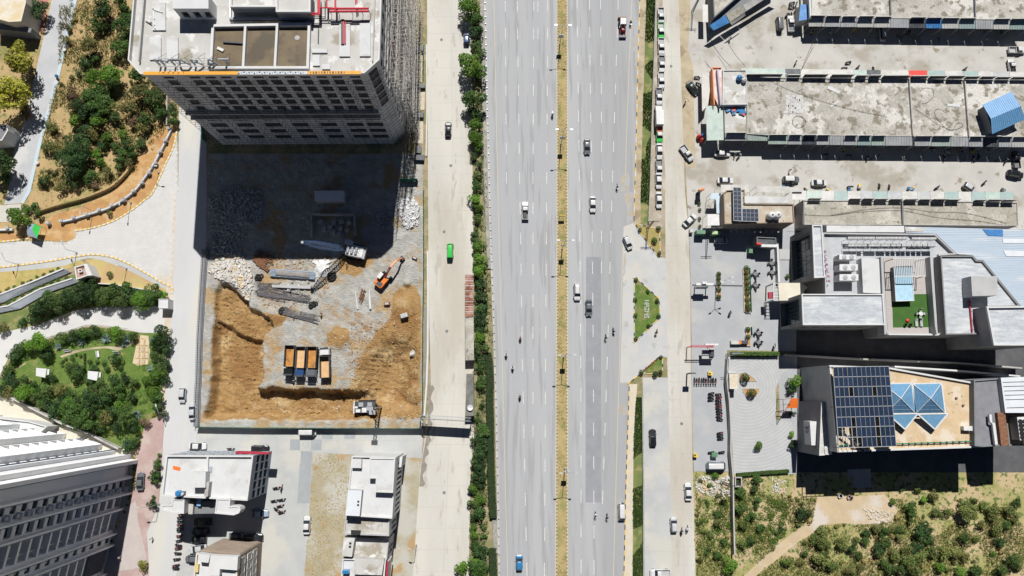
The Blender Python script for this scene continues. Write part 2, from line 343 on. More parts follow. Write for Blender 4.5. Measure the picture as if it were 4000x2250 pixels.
M['lf_straw']=leafmat('leaf_straw',(0.30,0.23,0.09),(0.52,0.40,0.17),(0.25,0.25,0.07))
M['lf_hedge']=leafmat('leaf_hedge',(0.022,0.05,0.012),(0.06,0.105,0.025))
M['lf_flower']=leafmat('flowers_red',(0.10,0.12,0.03),(0.55,0.06,0.10))
# the ground
SITE=ring('S',[(812,600),(1652,600),(1653,1673),(770,1667)])
def sheet(name,poly,mat,z=0.01,kind='structure',parent=None):
 p=ccw([(q[0],q[1],z)for q in poly])
 o=mk(name,p,[tuple(range(len(p)))],mat,parent)
 if not parent:o['kind']=kind
 return o
B_=2500.0
sq=[(-B_,-B_),(B_,-B_),(B_,B_),(-B_,B_)]
sc_=[SITE[3],SITE[2],SITE[1],SITE[0]]
gv=[(x,y,0)for x,y in sq]+[(p.x,p.y,0)for p in sc_]
gr=mk('ground',gv,[(0,1,5,4),(1,2,6,5),(2,3,7,6),(3,0,4,7)],M['ground']);gr['kind']='structure'
sheet('scrub_ground',multi(0,('A',[(-300,-250),(1500,-250),(1500,760),(1350,760),(1340,985),(1240,1130),(1100,1350),(950,1449)]),('E',[(560,290),(200,370),(-300,380)])),M['scrub'],0.004)
sheet('scrub_lot',ring('S',[(2705,1842),(2862,1846),(3080,1846),(4400,1846),(4400,2600),(2712,2600)]),M['scrub_green'],0.004)
HL=[(1880,-140),(1887,0),(1905,750),(1929,1500),(1944,2250),(1948,2400)]
HR=[(2503,-140),(2499,0),(2492,240),(2484,570),(2476,868),(2465,1200),(2458,1500),(2445,1880),(2437,2250),(2434,2400)]
highway=sheet('highway',ring('S',HL+HR[::-1]),M['asphalt'],0.012)
sheet('slip_road',ring('H',[(920,232),(1105,492),(1158,500),(1172,1250),(1125,1240),(885,1440),(815,1440),(832,900),(842,262)]),M['slip'],0.016)
sheet('asphalt_patch',multi(0,('H',[(672,490),(560,490),(556,1449)]),('L',[(555,893),(672,893)])),M['asphalt_dark'],0.017,parent=highway)
M['drift']=nmat('dirt_drift',(0.40,0.355,0.285),(0.34,0.31,0.265),0.4,(0.36,0.36,0.37),0.35,0.5,0.12,fine=.15)
def line_strip(name,pts,w,mat,z,parent):
 L=[Vector((p.x,p.y,0))for p in ring('S',pts)]
 mb=MB();v=[];n=len(L)
 for i in range(n):
  d=(L[min(i+1,n-1)]-L[max(i-1,0)]).normalized();m=Vector((-d.y,d.x,0))*w/2
  v+=[tuple(L[i]+m)[:2]+(z,),tuple(L[i]-m)[:2]+(z,)]
 return mk(name,v,[(2*i,2*i+1,2*i+3,2*i+2)for i in range(n-1)],mat,parent)
line_strip('edge_line',[(1926,-100),(1929,0),(1945,750),(1964,1500),(1983,2250),(1987,2400)],0.17,M['yline'],0.022,highway)
line_strip('edge_line',[(2176,-100),(2176,900),(2172,1500),(2170,2400)],0.2,M['yline'],0.022,highway)
line_strip('edge_line',[(2216,-100),(2217,900),(2217,1500),(2218,2400)],0.2,M['yline'],0.022,highway)
line_strip('edge_line',[(2472,-100),(2468,0),(2450,450),(2443,690)],0.17,M['yline'],0.022,highway)
line_strip('edge_line',[(2433,950),(2422,1320),(2417,1500),(2396,2250),(2392,2400)],0.17,M['yline'],0.022,highway)
def lerp_line(pts,y):
 for(x0,y0),(x1,y1)in zip(pts,pts[1:]):
  if y0<=y<=y1:return x0+(x1-x0)*(y-y0)/(y1-y0)
 return None
PER=(g('S',2140,24.3).y-g('S',2140,2224.6).y)/18
dash_me=None
def dashes(pts,y0w,L=3.3):
 global dash_me
 for k in range(-2,22):
  yw=y0w-k*PER
  c=Vector((0,yw,0));best=None
  lo,hi=pts[0][1],pts[-1][1]
  for i in range(30):
   mid=(lo+hi)/2
   if g('S',2150,mid).y>yw:lo=mid
   else:hi=mid
  y=(lo+hi)/2
  if y<pts[0][1]+3 or y>pts[-1][1]-3:continue
  a,b=g('S',lerp_line(pts,y),y),g('S',lerp_line(pts,max(pts[0][1],y-12)),max(pts[0][1],y-12))
  if dash_me is None:
   o=MB().add([(-0.085,-L/2,0),(0.085,-L/2,0),(0.085,L/2,0),(-0.085,L/2,0)],[(0,1,2,3)]).build('lane_marking',M['marking'],highway);dash_me=o.data
  else:
   o=bpy.data.objects.new('lane_marking',dash_me);COL.objects.link(o);o.parent=highway
  d=b-a
  o.location=(a.x,a.y,0.023+k%2*0.0005);o.rotation_euler=(0,0,math.atan2(d.y,d.x)-math.pi/2 if d.length>0.05 else 0)
yl,yr=g('S',2140,24.3).y,g('S',2260,15.5).y
dashes([(1973,-60),(1979,735)],yl)
dashes([(2019.5,-60),(2020,0),(2030,700),(2041,1430),(2044,1563),(2058.5,2240),(2062,2400)],yl)
dashes([(2085.5,-60),(2085,0),(2082,690),(2082,1700)],yl)
dashes([(2140,-60),(2140,0),(2135.6,700),(2131,1430),(2126.8,2240),(2126,2400)],yl)
dashes([(2101,-60),(2101,190)],yl)
dashes([(2254,-60),(2254,0),(2263,700),(2269,1430),(2270,2400)],yr)
dashes([(2301,-60),(2302,0),(2311,700),(2318,1430),(2321,2400)],yr-0.3)
dashes([(2346,-60),(2346,0),(2351,700),(2349,1060)],yr-0.2)
dashes([(2416,-60),(2415,0),(2393,690),(2371,1440),(2354,1950)],yr-0.3)
for k_,(t_,q_)in enumerate((('C',[(905,290),(945,280),(940,380),(948,480),(925,500),(930,400),(912,370)]),('C',[(815,1345),(850,1310),(885,1325),(880,1440),(820,1440),(828,1400)]),('H',[(842,8),(915,8),(905,120),(912,215),(870,240),(868,140),(850,60)]),('H',[(850,470),(862,468),(856,560),(848,635),(840,600)]),('C',[(930,650),(945,655),(942,760),(934,800)]),('L',[(800,160),(860,165),(880,210),(850,235),(810,215)]))):
 q_=smooth_line(ring(t_,q_+q_[:1]),4);sheet('dirt_patch',[p+Vector((.35*noise.noise(p*.9),.3*noise.noise(p*1.3+Vector((5,0,0))),0))for p in q_[:-1]],M['drift'],0.0180+k_*.0006,parent=highway)
ML,MRR=[(2178,-120),(2179,900),(2176,1500),(2174,2400)],[(2213,-120),(2214,900),(2214,1500),(2215,2400)]
median=sheet('median_strip',ring('S',ML+MRR[::-1]),M['medgrass'],0.12)
def checker(name,c1,c2,size,axis=1):
 m=bpy.data.materials.new(name);m.use_nodes=True;n=m.node_tree.nodes;l=m.node_tree.links
 geo=n.new('ShaderNodeNewGeometry');sx=n.new('ShaderNodeSeparateXYZ');l.new(geo.outputs['Position'],sx.inputs[0])
 mu=n.new('ShaderNodeMath');mu.operation='MULTIPLY';mu.inputs[1].default_value=0.5/size;l.new(sx.outputs[axis],mu.inputs[0])
 fr=n.new('ShaderNodeMath');fr.operation='FRACT';l.new(mu.outputs[0],fr.inputs[0])
 gt=n.new('ShaderNodeMath');gt.operation='GREATER_THAN';gt.inputs[1].default_value=0.5;l.new(fr.outputs[0],gt.inputs[0])
 mx=n.new('ShaderNodeMix');mx.data_type='RGBA';l.new(gt.outputs[0],mx.inputs[0]);mx.inputs[6].default_value=(*c1,1);mx.inputs[7].default_value=(*c2,1)
 b=n['Principled BSDF'];l.new(mx.outputs[2],b.inputs['Base Color']);b.inputs['Roughness'].default_value=0.8;b.inputs['Specular IOR Level'].default_value=0.2
 return m
M['kerb_med']=checker('kerb_median',(0.50,0.44,0.33),(0.16,0.135,0.09),0.45)
for P_ in(ML,MRR):
 MB().strip(ring('S',P_),0.22,0.0,0.15).build('kerb',M['kerb_med'],median)
kr=thing('kerb','long yellow and black painted kerb along the outer edge of the highway','kerb',g('S',2490,400))
KB={}
def kerb_blocks(parent,line,step,mats,w=0.22,h=0.16,gap=0.0):
 of=off(parent)
 for i,(p,a)in enumerate(along(line,step)):
  m=mats[i%len(mats)];key=(m.name,step,w)
  if key not in KB:
   o=MB().box((0,0,h/2),(step-gap,w,h)).build('kerb_block',m);o.parent=parent;KB[key]=o.data
  else:
   o=bpy.data.objects.new('kerb_block',KB[key]);COL.objects.link(o);o.parent=parent
  o.location=(p.x-of.x,p.y-of.y,0.0);o.rotation_euler=(0,0,a)
kerb_blocks(kr,ring('S',HR[:5]),1.25,[M['kerby'],M['kerbk'],M['kerby'],M['kerbw']])
kr2=thing('kerb','yellow and black painted kerb beside the lower highway verge','kerb',g('S',2445,1880))
kerb_blocks(kr2,ring('S',[(2458,1500),(2445,1880),(2437,2250),(2435,2330)]),1.25,[M['kerby'],M['kerbk']])
sheet('verge',multi(0,('S',[(2500,-120),(2500,0),(2492,240),(2484,570),(2477,866)]),('H',[(935,240),(972,238)]),('S',[(2503,750),(2512,400),(2525,0),(2526,-120)])),M['dirt'],0.02)
sheet('verge',ring('S',[(2459,1500),(2446,1880),(2438,2250),(2436,2400),(2470,2400),(2471,2250),(2474,1900),(2480,1600),(2490,1500)]),nmat('sandy_verge',(0.56,0.50,0.40),(0.50,0.45,0.36),0.4,fine=0.1),0.02)
DW=[[(2562,-120),(2561,0),(2548,400),(2538,750),(2532,870)],[(2508,1552),(2510,1700),(2512,1900),(2513,2400)]]
DL=[[(2526,-120),(2525,0),(2512,400),(2503,750),(2502,870)],[(2486,1552),(2476,1700),(2473,1900),(2470,2400)]]
for k,(a,b)in enumerate(zip(DL,DW)):
 sheet('ditch_grass_strip',ring('S',a+b[::-1]),M['ditchgrass'],0.024)
 o=MB().strip(ring('S',b),0.35,-0.05,0.75).build('ditch_wall',nmat('ditch_wall_%d'%k,(0.36,0.35,0.33),(0.27,0.265,0.25),0.6,fine=0.15))
 tag(o,['low grey wall beside the overgrown ditch along the parked pickups','low grey wall beside the grassy strip at the lower right of the highway'][k],'wall')
ES_L=multi(0,('C',[(1138,-240),(1135,600),(1138,1000),(1165,1449)]),('H',[(1155,10),(1160,700),(1175,1449)]),('L',[(1180,10),(1195,700),(1212,1640)]))
ES_R=multi(0,('C',[(1250,-240),(1270,400),(1290,1000),(1305,1449)]),('H',[(1330,250),(1345,700),(1350,1440)]),('L',[(1352,10),(1365,700),(1390,1640)]))
sheet('service_road',ES_L+ES_R[::-1],M['conc'],0.03)
sheet('parking_lane',multi(0,('H',[(985,1400),(1172,1400)]),('L',[(1180,0),(1195,700),(1212,1640),(1002,1640),(996,700),(988,90)])),M['conc_grey'],0.026)
sheet('parking_strip',multi(0,('C',[(1092,-240),(1090,0),(1055,1000),(1040,1449)]),('H',[(1032,265),(1158,268)]),('C',[(1165,1449),(1138,1000),(1135,600),(1138,-240)])),nmat('oily_parking_strip',(0.36,0.31,0.24),(0.29,0.24,0.18),0.4,(0.45,0.41,0.34),0.2,0.55,0.08,fine=0.15),0.026)
sheet('market_yard',ring('S',[(2640,-140),(4400,-140),(4400,900),(2690,900),(2680,700),(2660,400)]),M['market'],0.014)
sheet('dirt_shoulder',multi(0,('C',[(1245,-240),(1268,400),(1288,1000),(1300,1250),(1385,1275),(1375,900),(1368,500),(1330,380),(1360,-240)])),M['dirt'],0.02)
sheet('plaza',multi(0,('H',[(1335,272),(1350,700),(1356,1190)]),('S',[(3110,1372),(3110,885)])),M['paver_grey'],0.02)
sheet('motorbike_yard',multi(0,('H',[(1356,1190),(1352,1449)]),('L',[(1372,660),(1660,660),(1632,0)]),('S',[(2838,1400),(2840,1368)])),M['paver_grey'],0.024)
sheet('alley',ring('S',[(3111,890),(4400,890),(4400,1845),(3080,1845),(3105,1500)]),nmat('alley_paving',(0.10,0.10,0.105),(0.075,0.075,0.08),0.3,fine=0.15),0.01)  # paving colour darkened to deepen the shade lying in the alley
sheet('court_edge',ring('S',[(3035,1388),(3113,1388),(3113,1852),(3060,1852)]),M['paver_grey'],0.0265)
court_c=g('X3',925,740)
m=bpy.data.materials.new('circular_pavers');m.use_nodes=True;n=m.node_tree.nodes;l=m.node_tree.links
geo=n.new('ShaderNodeNewGeometry');sb=n.new('ShaderNodeVectorMath');sb.operation='SUBTRACT';sb.inputs[1].default_value=court_c;l.new(geo.outputs['Position'],sb.inputs[0])
ln=n.new('ShaderNodeVectorMath');ln.operation='LENGTH';l.new(sb.outputs[0],ln.inputs[0])
sn=n.new('ShaderNodeMath');sn.operation='SINE';mu=n.new('ShaderNodeMath');mu.operation='MULTIPLY';mu.inputs[1].default_value=7.5;l.new(ln.outputs[1],mu.inputs[0]);l.new(mu.outputs[0],sn.inputs[0])
nz=n.new('ShaderNodeTexNoise');nz.inputs['Scale'].default_value=0.4;l.new(geo.outputs['Position'],nz.inputs['Vector'])
ad=n.new('ShaderNodeMath');ad.operation='MULTIPLY_ADD';ad.inputs[1].default_value=0.28;ad.inputs[2].default_value=0.5;l.new(sn.outputs[0],ad.inputs[0])
ml=n.new('ShaderNodeMath');ml.operation='MULTIPLY';l.new(ad.outputs[0],ml.inputs[0]);l.new(nz.outputs[0],ml.inputs[1])
rr=n.new('ShaderNodeValToRGB');rr.color_ramp.elements[0].position=0.05;rr.color_ramp.elements[0].color=(0.36,0.367,0.375,1);rr.color_ramp.elements[1].position=0.5;rr.color_ramp.elements[1].color=(0.44,0.445,0.45,1)
l.new(ml.outputs[0],rr.inputs[0]);l.new(rr.outputs[0],n['Principled BSDF'].inputs['Base Color']);n['Principled BSDF'].inputs['Roughness'].default_value=0.9
M['court']=m
sheet('paved_court',multi(0,('X3',[(645,300),(1640,300),(1640,480),(1500,560),(1410,800),(1420,1290),(1660,1320),(1660,1449)]),('S',[(3100,1700),(3085,1848),(2866,1852),(2855,1640)])),M['court'],0.028)
RL=multi(0,('A',[(410,-250),(390,0),(340,230),(200,850),(105,1150),(60,1449)]),('E',[(30,95)]))
RR=multi(0,('A',[(610,-250),(558,0),(430,560),(290,1080),(206,1449)]),('E',[(155,85)]))
sheet('residential_road',RL+RR[::-1],nmat('residential_asphalt',(0.45,0.455,0.47),(0.40,0.41,0.43),0.15,(0.5,0.5,0.49),0.1,0.58,0.07,fine=0.06),0.012)
sheet('driveway',ring('E',[(-200,97),(26,100),(155,92),(180,160),(130,225),(-200,228)]),M['conc'],0.016)
o=MB().strip([p+Vector((0.45,0,0))for p in RR],0.9,0.0,0.14).build('roadside_kerb',nmat('pale_blue_kerb',(0.42,0.54,0.62),(0.47,0.55,0.6),1.0,(0.5,0.5,0.47),0.5,0.55,0.07));tag(o,'pale blue painted edging along the residential road at top left','kerb')
SRL=multi(0,('A',[(1352,700),(1350,990),(1345,1449)]),('E',[(1330,0),(1315,400),(1302,720),(1285,1000),(1270,1449)]),('J',[(1255,0),(1240,260),(1225,560),(1200,900),(1110,1120),(1128,1449),(1128,1640)]))
SRR=multi(0,('A',[(1480,700),(1555,960),(1560,1449)]),('E',[(1556,400),(1530,750),(1502,1449)]),('J',[(1490,0),(1480,330),(1478,560),(1390,980),(1330,1449),(1330,1640)]))
sheet('side_road',SRL+SRR[::-1],nmat('pale_grey_road',(0.50,0.50,0.50),(0.46,0.465,0.47),0.12,(0.53,0.51,0.46),0.08,0.56,0.07,stretch=(1,0.2,1),fine=0.05),0.018)
sheet('sandy_edge',[p+Vector((-1.6,0,0))for p in SRL[3:10]]+SRL[3:10][::-1],nmat('sandy_road_edge',(0.56,0.47,0.36),(0.50,0.42,0.33),0.5,fine=0.1),0.022)
sheet('soil_strip',multi(0,('A',[(1180,950),(1280,930),(1335,985),(1300,1110),(1230,1260),(1150,1449)]),('E',[(1080,60),(960,150),(840,218),(700,262),(565,290),(575,345),(490,375),(330,362),(200,350),(0,367),(-200,370),(-200,310),(100,300),(340,220),(420,170),(620,110),(800,20)]),('A',[(900,1400),(1010,1250),(1100,1120)])),M['soil'],0.01)
PLZ=multi(0,('A',[(1336,990),(1345,1449)]),('E',[(1330,0),(1315,400),(1297,718),(1200,668),(1100,608),(960,533),(850,490),(720,471),(600,480),(400,515),(200,543),(0,566),(-200,580),(-200,380),(0,378),(200,374),(500,378),(575,345),(568,296),(700,268),(850,220),(980,145),(1100,55)]),('A',[(1160,1449),(1245,1255),(1310,1110)]))
plaza_w=sheet('paved_square',PLZ,nmat('paver_joint_bed',(0.47,0.46,0.44),(0.44,0.43,0.415),0.5),0.012)
hx,hy=0.98,0.85;allp=[]
PX=[p.x for p in PLZ];PY=[p.y for p in PLZ];j=0;yy=min(PY)
while yy<max(PY):
 xx=min(PX)+(hx/2 if j%2 else 0)
 while xx<max(PX):
  if sdist(PLZ,xx,yy)>0.30:allp.append((xx,yy))
  xx+=hx
 yy+=hy;j+=1
def hexv(x,y,z=0.0,r=0.545):
 return[(x+math.sin(k*math.pi/3)*r,y+math.cos(k*math.pi/3)*r,z)for k in range(6)][::-1]
vis=[p for p in allp if p[0]>-128]
vis.sort(key=lambda p:p[0]**2+p[1]**2)
pm_=None
for x,y in vis[:300]:
 if pm_ is None:o=mk('paver',hexv(0,0),[tuple(range(6))],nmat('white_paver_single',(0.54,0.53,0.515),(0.505,0.50,0.49),0.3,(0.54,0.45,0.34),0.06,0.62,0.06,fine=0.05,objrand=0.03),plaza_w);pm_=o.data
 else:o=bpy.data.objects.new('paver',pm_);COL.objects.link(o);o.parent=plaza_w
 o.location=(x,y,0.026+random.uniform(-0.003,0.003))
mb=MB()
for x,y in vis[300:]+[p for p in allp if p[0]<=-128]:mb.add(hexv(x,y,0.026+random.uniform(-0.003,0.003)),[tuple(range(6))])
mb.build('pavers',M['paver_white'],plaza_w)['kind']='stuff'
def pk(name,label,line,step=0.62):
 k=thing(name,label,'kerb',line[0]);kerb_blocks(k,line,step,[M['kerby'],M['kerbw']],0.42,0.16);return k
pk('kerb','yellow and white striped kerb curving below the soil strip above the white paved square',smooth_line(multi(0,('A',[(1336,985),(1310,1110),(1245,1250),(1155,1449)]),('E',[(1095,58),(980,147),(850,222),(700,270),(566,293)]))))
pk('kerb','short yellow and white striped kerb left of the green canopy',smooth_line(ring('E',[(-60,380),(0,375),(100,366),(210,352)])))
pk('kerb','yellow and white striped kerb curving along the lower edge of the white paved square',smooth_line(ring('E',[(-60,575),(0,568),(200,545),(400,517),(600,482),(720,472),(850,492),(960,535),(1100,610),(1200,670),(1296,722),(1300,765)])))
sheet('footpath',smooth_line(ring('E',[(-200,590),(0,572),(200,549),(400,521),(600,486),(720,477),(850,497),(960,540),(1100,614),(1200,674),(1292,724)]))+smooth_line(ring('E',[(1288,752),(1180,700),(1000,606),(860,548),(720,507),(620,508),(470,560),(200,590),(0,604),(-200,615)])),M['conc_grey'],0.02)
sheet('dry_lawn',ring('E',[(-200,612),(0,602),(200,588),(470,560),(600,512),(640,540),(470,590),(230,680),(0,780),(-200,840)]),nmat('straw_lawn',(0.46,0.35,0.14),(0.40,0.32,0.12),0.4,(0.30,0.28,0.09),0.2,0.57,0.08,fine=0.2,bump=0.4),0.012)
sheet('soil_bed',ring('E',[(640,512),(720,506),(860,546),(1000,604),(1180,696),(1288,750),(1270,765),(1080,735),(860,700),(700,690),(690,560)]),nmat('orange_dry_bed',(0.46,0.31,0.16),(0.41,0.29,0.14),0.4,(0.44,0.36,0.15),0.2,0.53,0.08,fine=0.2,bump=0.4),0.012)
sheet('planted_bank',ring('E',[(-200,840),(0,780),(640,600),(700,692),(860,702),(1080,737),(1275,768),(1270,860),(800,875),(560,910),(300,1010),(0,1080),(-200,1110)]),M['ditchgrass'],0.008)
sheet('access_road',smooth_line(ring('E',[(1302,880),(1290,1045),(1090,1062),(950,1040),(700,1010),(560,1040),(420,1090),(250,1130),(100,1190),(40,1300),(-40,1420),(-200,1440)]))+ring('E',[(-200,1080),(60,1050),(300,1000),(560,895),(800,860),(1190,862)]),M['paver_white'],0.016)
MB().strip(smooth_line(ring('E',[(960,1030),(700,1000),(560,1030),(420,1080),(250,1120),(110,1175)])),0.2,0,0.12).build('kerb',M['kerbg']);tag(bpy.data.objects[-1]if False else[o for o in COL.objects if o.name.startswith('kerb')and o.type=='MESH' and o.parent is None and 'label' not in o][0],'pale concrete kerb along the park side of the curved access road','kerb')
sheet('park_lawn',multi(0,('E',[(20,1400),(60,1300),(120,1205),(250,1142),(420,1097),(700,1017),(950,1047),(1090,1068),(1285,1042),(1270,1449)]),('J',[(1255,0),(1235,225),(1105,290),(1060,400),(1040,480),(960,520),(700,370),(480,280),(130,110),(-100,30)]),('E',[(-100,1440)])),M['lawn'],0.012)
sheet('worn_path',smooth_line(ring('E',[(50,1370),(110,1330),(200,1285)]))+smooth_line(ring('E',[(190,1300),(110,1345),(55,1385)])),M['dirt'],0.016)
sheet('worn_path',smooth_line(ring('E',[(450,1240),(540,1205),(650,1180),(800,1165),(900,1165),(1000,1120)]))+smooth_line(ring('E',[(1010,1140),(900,1195),(800,1180),(650,1195),(540,1225),(470,1250)])),M['dirt'],0.016)
sheet('play_patch',ring('E',[(1060,1080),(1120,1085),(1130,1200),(1120,1300),(1040,1310),(1000,1290),(1030,1150)]),nmat('sand_patch',(0.55,0.45,0.31),(0.48,0.39,0.27),0.6,fine=0.12),0.016)
sheet('apartment_yard',multi(0,('J',[(-300,60),(70,110),(480,320),(920,480),(1000,540),(1010,700),(990,860),(850,1190),(780,1449),(780,1640),(-300,1640)])),nmat('cream_yard',(0.56,0.52,0.43),(0.50,0.47,0.39),0.3,fine=0.08),0.014)
sheet('red_drive',multi(0,('J',[(1110,272),(1238,235),(1240,330),(1222,560),(1196,900),(1110,1120),(1128,1449),(1128,1640),(780,1640),(790,1330),(850,1195),(905,1050),(965,920),(1015,800),(1020,560),(1060,430)])),M['paver_red'],0.02)
sheet('pale_forecourt',multi(0,('J',[(1025,880),(1045,1050),(1075,1180),(1105,1290),(1100,1370),(1000,1400),(790,1420),(810,1250),(850,1195),(905,1050),(965,920)])),nmat('pinkish_pavers',(0.46,0.405,0.385),(0.42,0.37,0.355),0.4,fine=0.12,fsc=16),0.024)
sheet('cross_road',ring('S',[(640,1674),(767,1670),(1654,1676),(1648,1790),(1215,1766),(640,1782)]),M['conc_grey'],0.014)
sheet('back_street',multi(0,('K',[(-640,500),(430,508),(405,900),(385,1200),(350,1640),(-640,1640)])),M['conc_grey'],0.01)
cr=bpy.data.objects['cross_road']
for q in([(258,418),(333,418),(331,500),(255,500)],[(497,362),(580,364),(578,416),(496,416)],[(417,418),(497,418),(494,500),(415,500)],[(668,366),(752,366),(750,416),(666,416)],[(340,505),(425,508),(420,600),(335,600)],[(330,600),(420,600),(405,900),(312,900)]):
 sheet('road_slab',ring('K',q),M['conc_patch'],0.019,parent=cr)
sheet('vacant_lot',multi(0,('K',[(432,512),(850,512),(1160,517),(1250,560),(1235,900),(1190,1640),(340,1640),(400,900)])),nmat('vacant_lot_soil',(0.37,0.32,0.225),(0.31,0.28,0.19),0.3,(0.42,0.405,0.36),0.1,0.52,0.08,bump=0.5,bsc=2,c4=(0.38,0.25,0.12),sc4=0.15,t4=0.62,fine=0.25),0.008)
sheet('frontage_road',ring('S',[(1664,-140),(1840,-140),(1846,700),(1850,1000),(1852,1700),(1838,1850),(1828,2400),(1602,2400),(1613,2250),(1640,1850),(1656,1735),(1683,1500),(1674,1100),(1668,0)]),M['conc'],0.02)
sheet('planting_strip',ring('S',[(1836,-140),(1884,-140),(1889,0),(1907,750),(1931,1500),(1948,2400),(1826,2400),(1838,1850),(1850,1700),(1848,1000),(1842,300)]),nmat('planting_soil',(0.24,0.22,0.11),(0.19,0.19,0.08),0.5,(0.32,0.27,0.16),0.2,0.55,0.08,fine=0.25,bump=0.5),0.016)
for ln_,nm in(([(1662,1500),(1664,1300),(1662,1200)],0),([(1683,1505),(1678,1620),(1670,1720),(1656,1800),(1645,1900)],1)):
 L_=smooth_line(ring('S',ln_))
 sheet('damp_stain',[p+Vector((-0.5,0,0))for p in L_]+[p+Vector((0.55+0.5*math.sin(i*1.7),0,0))for i,p in enumerate(L_)][::-1],nmat('damp_concrete_%d'%nm,(0.26,0.235,0.20),(0.22,0.20,0.17),0.5,fine=0.1),0.024,parent=bpy.data.objects['frontage_road'])
def joints(o,left,right,step):
 a=along(left,.5);b=right
 L1=along(left,step);L2=along(right,step*sum((y-x).length for x,y in zip(right,right[1:]))/max(1,sum((y-x).length for x,y in zip(left,left[1:]))))
 z=o.data.vertices[0].co.z+.004
 for(p,_),(q,_)in zip(L1,L2):
  d=(q-p).normalized();m=Vector((-d.y,d.x,0))*.028;p,q=p+d*.1,q-d*.1
  mk('joint',[tuple(v)[:2]+(z,)for v in(p-m,q-m,q+m,p+m)],[(0,1,2,3)],M['jointm'],o)
M['jointm']=nmat('slab_joint',(0.42,0.405,0.375),(0.36,0.345,0.32),0.3)
fr_o=bpy.data.objects['frontage_road']
fl=ring('S',[(1670,0),(1674,1100),(1683,1500),(1656,1735),(1640,1850),(1613,2250)]);fr2=ring('S',[(1838,0),(1850,1000),(1852,1700),(1838,1850),(1828,2250)])
joints(fr_o,fl,fr2,5.2)
fm=[a.lerp(b,.55)for a,b in zip(ring('S',[(1668,0),(1674,1100),(1683,1500),(1640,1850),(1613,2250)]),ring('S',[(1840,0),(1848,1000),(1852,1500),(1838,1850),(1828,2250)]))]
MB().strip(fm,.07,.02,.0245).build('joint',M['jointm'],fr_o)
so=bpy.data.objects['service_road'];joints(so,ES_L,ES_R,4.6);MB().strip([a.lerp(b,.5)for a,b in zip(ES_L,ES_R)],.07,.03,.0345).build('joint',M['jointm'],so)
pl_=bpy.data.objects['parking_lane'];joints(pl_,multi(0,('L',[(990,60),(996,700),(1002,1440)])),multi(0,('L',[(1178,60),(1195,700),(1208,1440)])),5.0)
co=bpy.data.objects['cross_road'];joints(co,ring('S',[(790,1676),(1640,1680)]),ring('S',[(790,1770),(1640,1780)]),3.9);MB().strip(ring('S',[(780,1716),(1650,1722)]),.07,.014,.0185).build('joint',M['jointm'],co)
TRACK=ring('M',[(-60,1330),(60,1225),(230,1085),(340,1010),(370,850),(560,850),(880,838),(980,960),(900,1040),(720,1060),(560,1050),(400,1070),(330,1130),(200,1210),(60,1330),(-60,1420),(-300,1640),(-380,1640)])
sheet('dirt_track',TRACK,nmat('trodden_soil',(0.50,0.39,0.25),(0.44,0.35,0.23),0.3,(0.52,0.47,0.42),0.12,0.54,0.07,fine=0.18,bump=0.3),0.02)
def sstep(x):x=max(0,min(1,x));return x*x*(3-2*x)
PIT=multi(0,('W3',[(150,145),(180,92),(230,105),(290,130),(330,175),(372,222),(400,268),(470,300),(540,340),(560,420),(492,490),(490,650),(482,819)]),('W4',[(-60,342),(0,347),(200,350),(430,352),(700,380),(700,560),(0,562),(-430,562)]),('W3',[(112,760),(112,560),(130,330)]))
PIT2=multi(0,('W3',[(140,350),(340,458),(420,492),(492,500),(490,650),(482,819)]),('W4',[(-60,345),(200,353),(430,355),(700,385),(690,555),(0,555),(-420,555)]),('W3',[(120,760),(125,560)]))
EAST=multi(0,('W4',[(600,110),(700,20),(980,-60),(1000,100),(1000,575),(350,575),(420,350),(505,320),(530,220)]))
GRAV=multi(0,('F',[(0,700),(450,560),(620,600),(900,500),(1230,420),(1230,700),(1050,720),(1000,1000),(880,960),(760,900),(520,820),(480,1000),(700,1300),(640,1440),(250,1460),(60,1460),(230,1120),(120,1000),(330,960),(300,760),(0,850)]))
SOILP=[multi(0,('F',[(620,480),(800,440),(900,520),(760,640),(620,620)])),multi(0,('F',[(530,1080),(600,1010),(700,1020),(720,1100),(640,1190),(540,1160)])),multi(0,('F',[(1030,760),(1120,690),(1200,700),(1250,800),(1250,1250),(1050,1300),(750,1300),(900,1050),(1010,950)])),multi(0,('F',[(0,900),(160,920),(270,900),(200,1010),(80,1040),(0,1020)]))]
def mound(x,y,c,r,h):
 d=math.hypot(x-c.x,y-c.y)/r
 return h*max(0,1-d*d)if d<1 else 0
MOUNDS=[(g('F',630,1090),4.0,0.9),(g('F',1120,860),3.8,0.7),(g('F',1140,690),1.2,0.9),(g('F',1150,1120),3.5,0.6),(g('E',1740,660),6.0,0.9),(g('F',1140,160),4.2,0.8),(g('J',1700,160),2.0,0.6),(g('F',100,950),3,0.7),(g('K',1190,70),3,0.9),(g('K',1110,210),2.2,0.8),(g('W2',330,260),8,1.0)]
RUTS=[smooth_line(ring('F',q))for q in([(560,860),(680,930),(800,1010),(880,1120),(930,1260),(960,1449)],[(590,840),(710,905),(840,990),(930,1110),(980,1260),(1010,1449)],[(820,440),(760,560),(760,700),(850,900),(1000,1180),(1060,1400)],[(870,450),(810,570),(815,700),(900,890),(1050,1160),(1110,1400)],[(1100,720),(1090,820),(1110,900)],[(1150,720),(1150,820),(1170,900)])]
RUTP=[p for r in RUTS for a,b in zip(r,r[1:])for p in(a,a.lerp(b,.5))]
RUTG={}
for p in RUTP:RUTG.setdefault((int(p.x//3),int(p.y//3)),[]).append(p)
def rut(x,y):
 b=9;i,j=int(x//3),int(y//3)
 for k in(-1,0,1):
  for m in(-1,0,1):
   for p in RUTG.get((i+k,j+m),()):b=min(b,(p.x-x)**2+(p.y-y)**2)
 return math.exp(-b/.22)
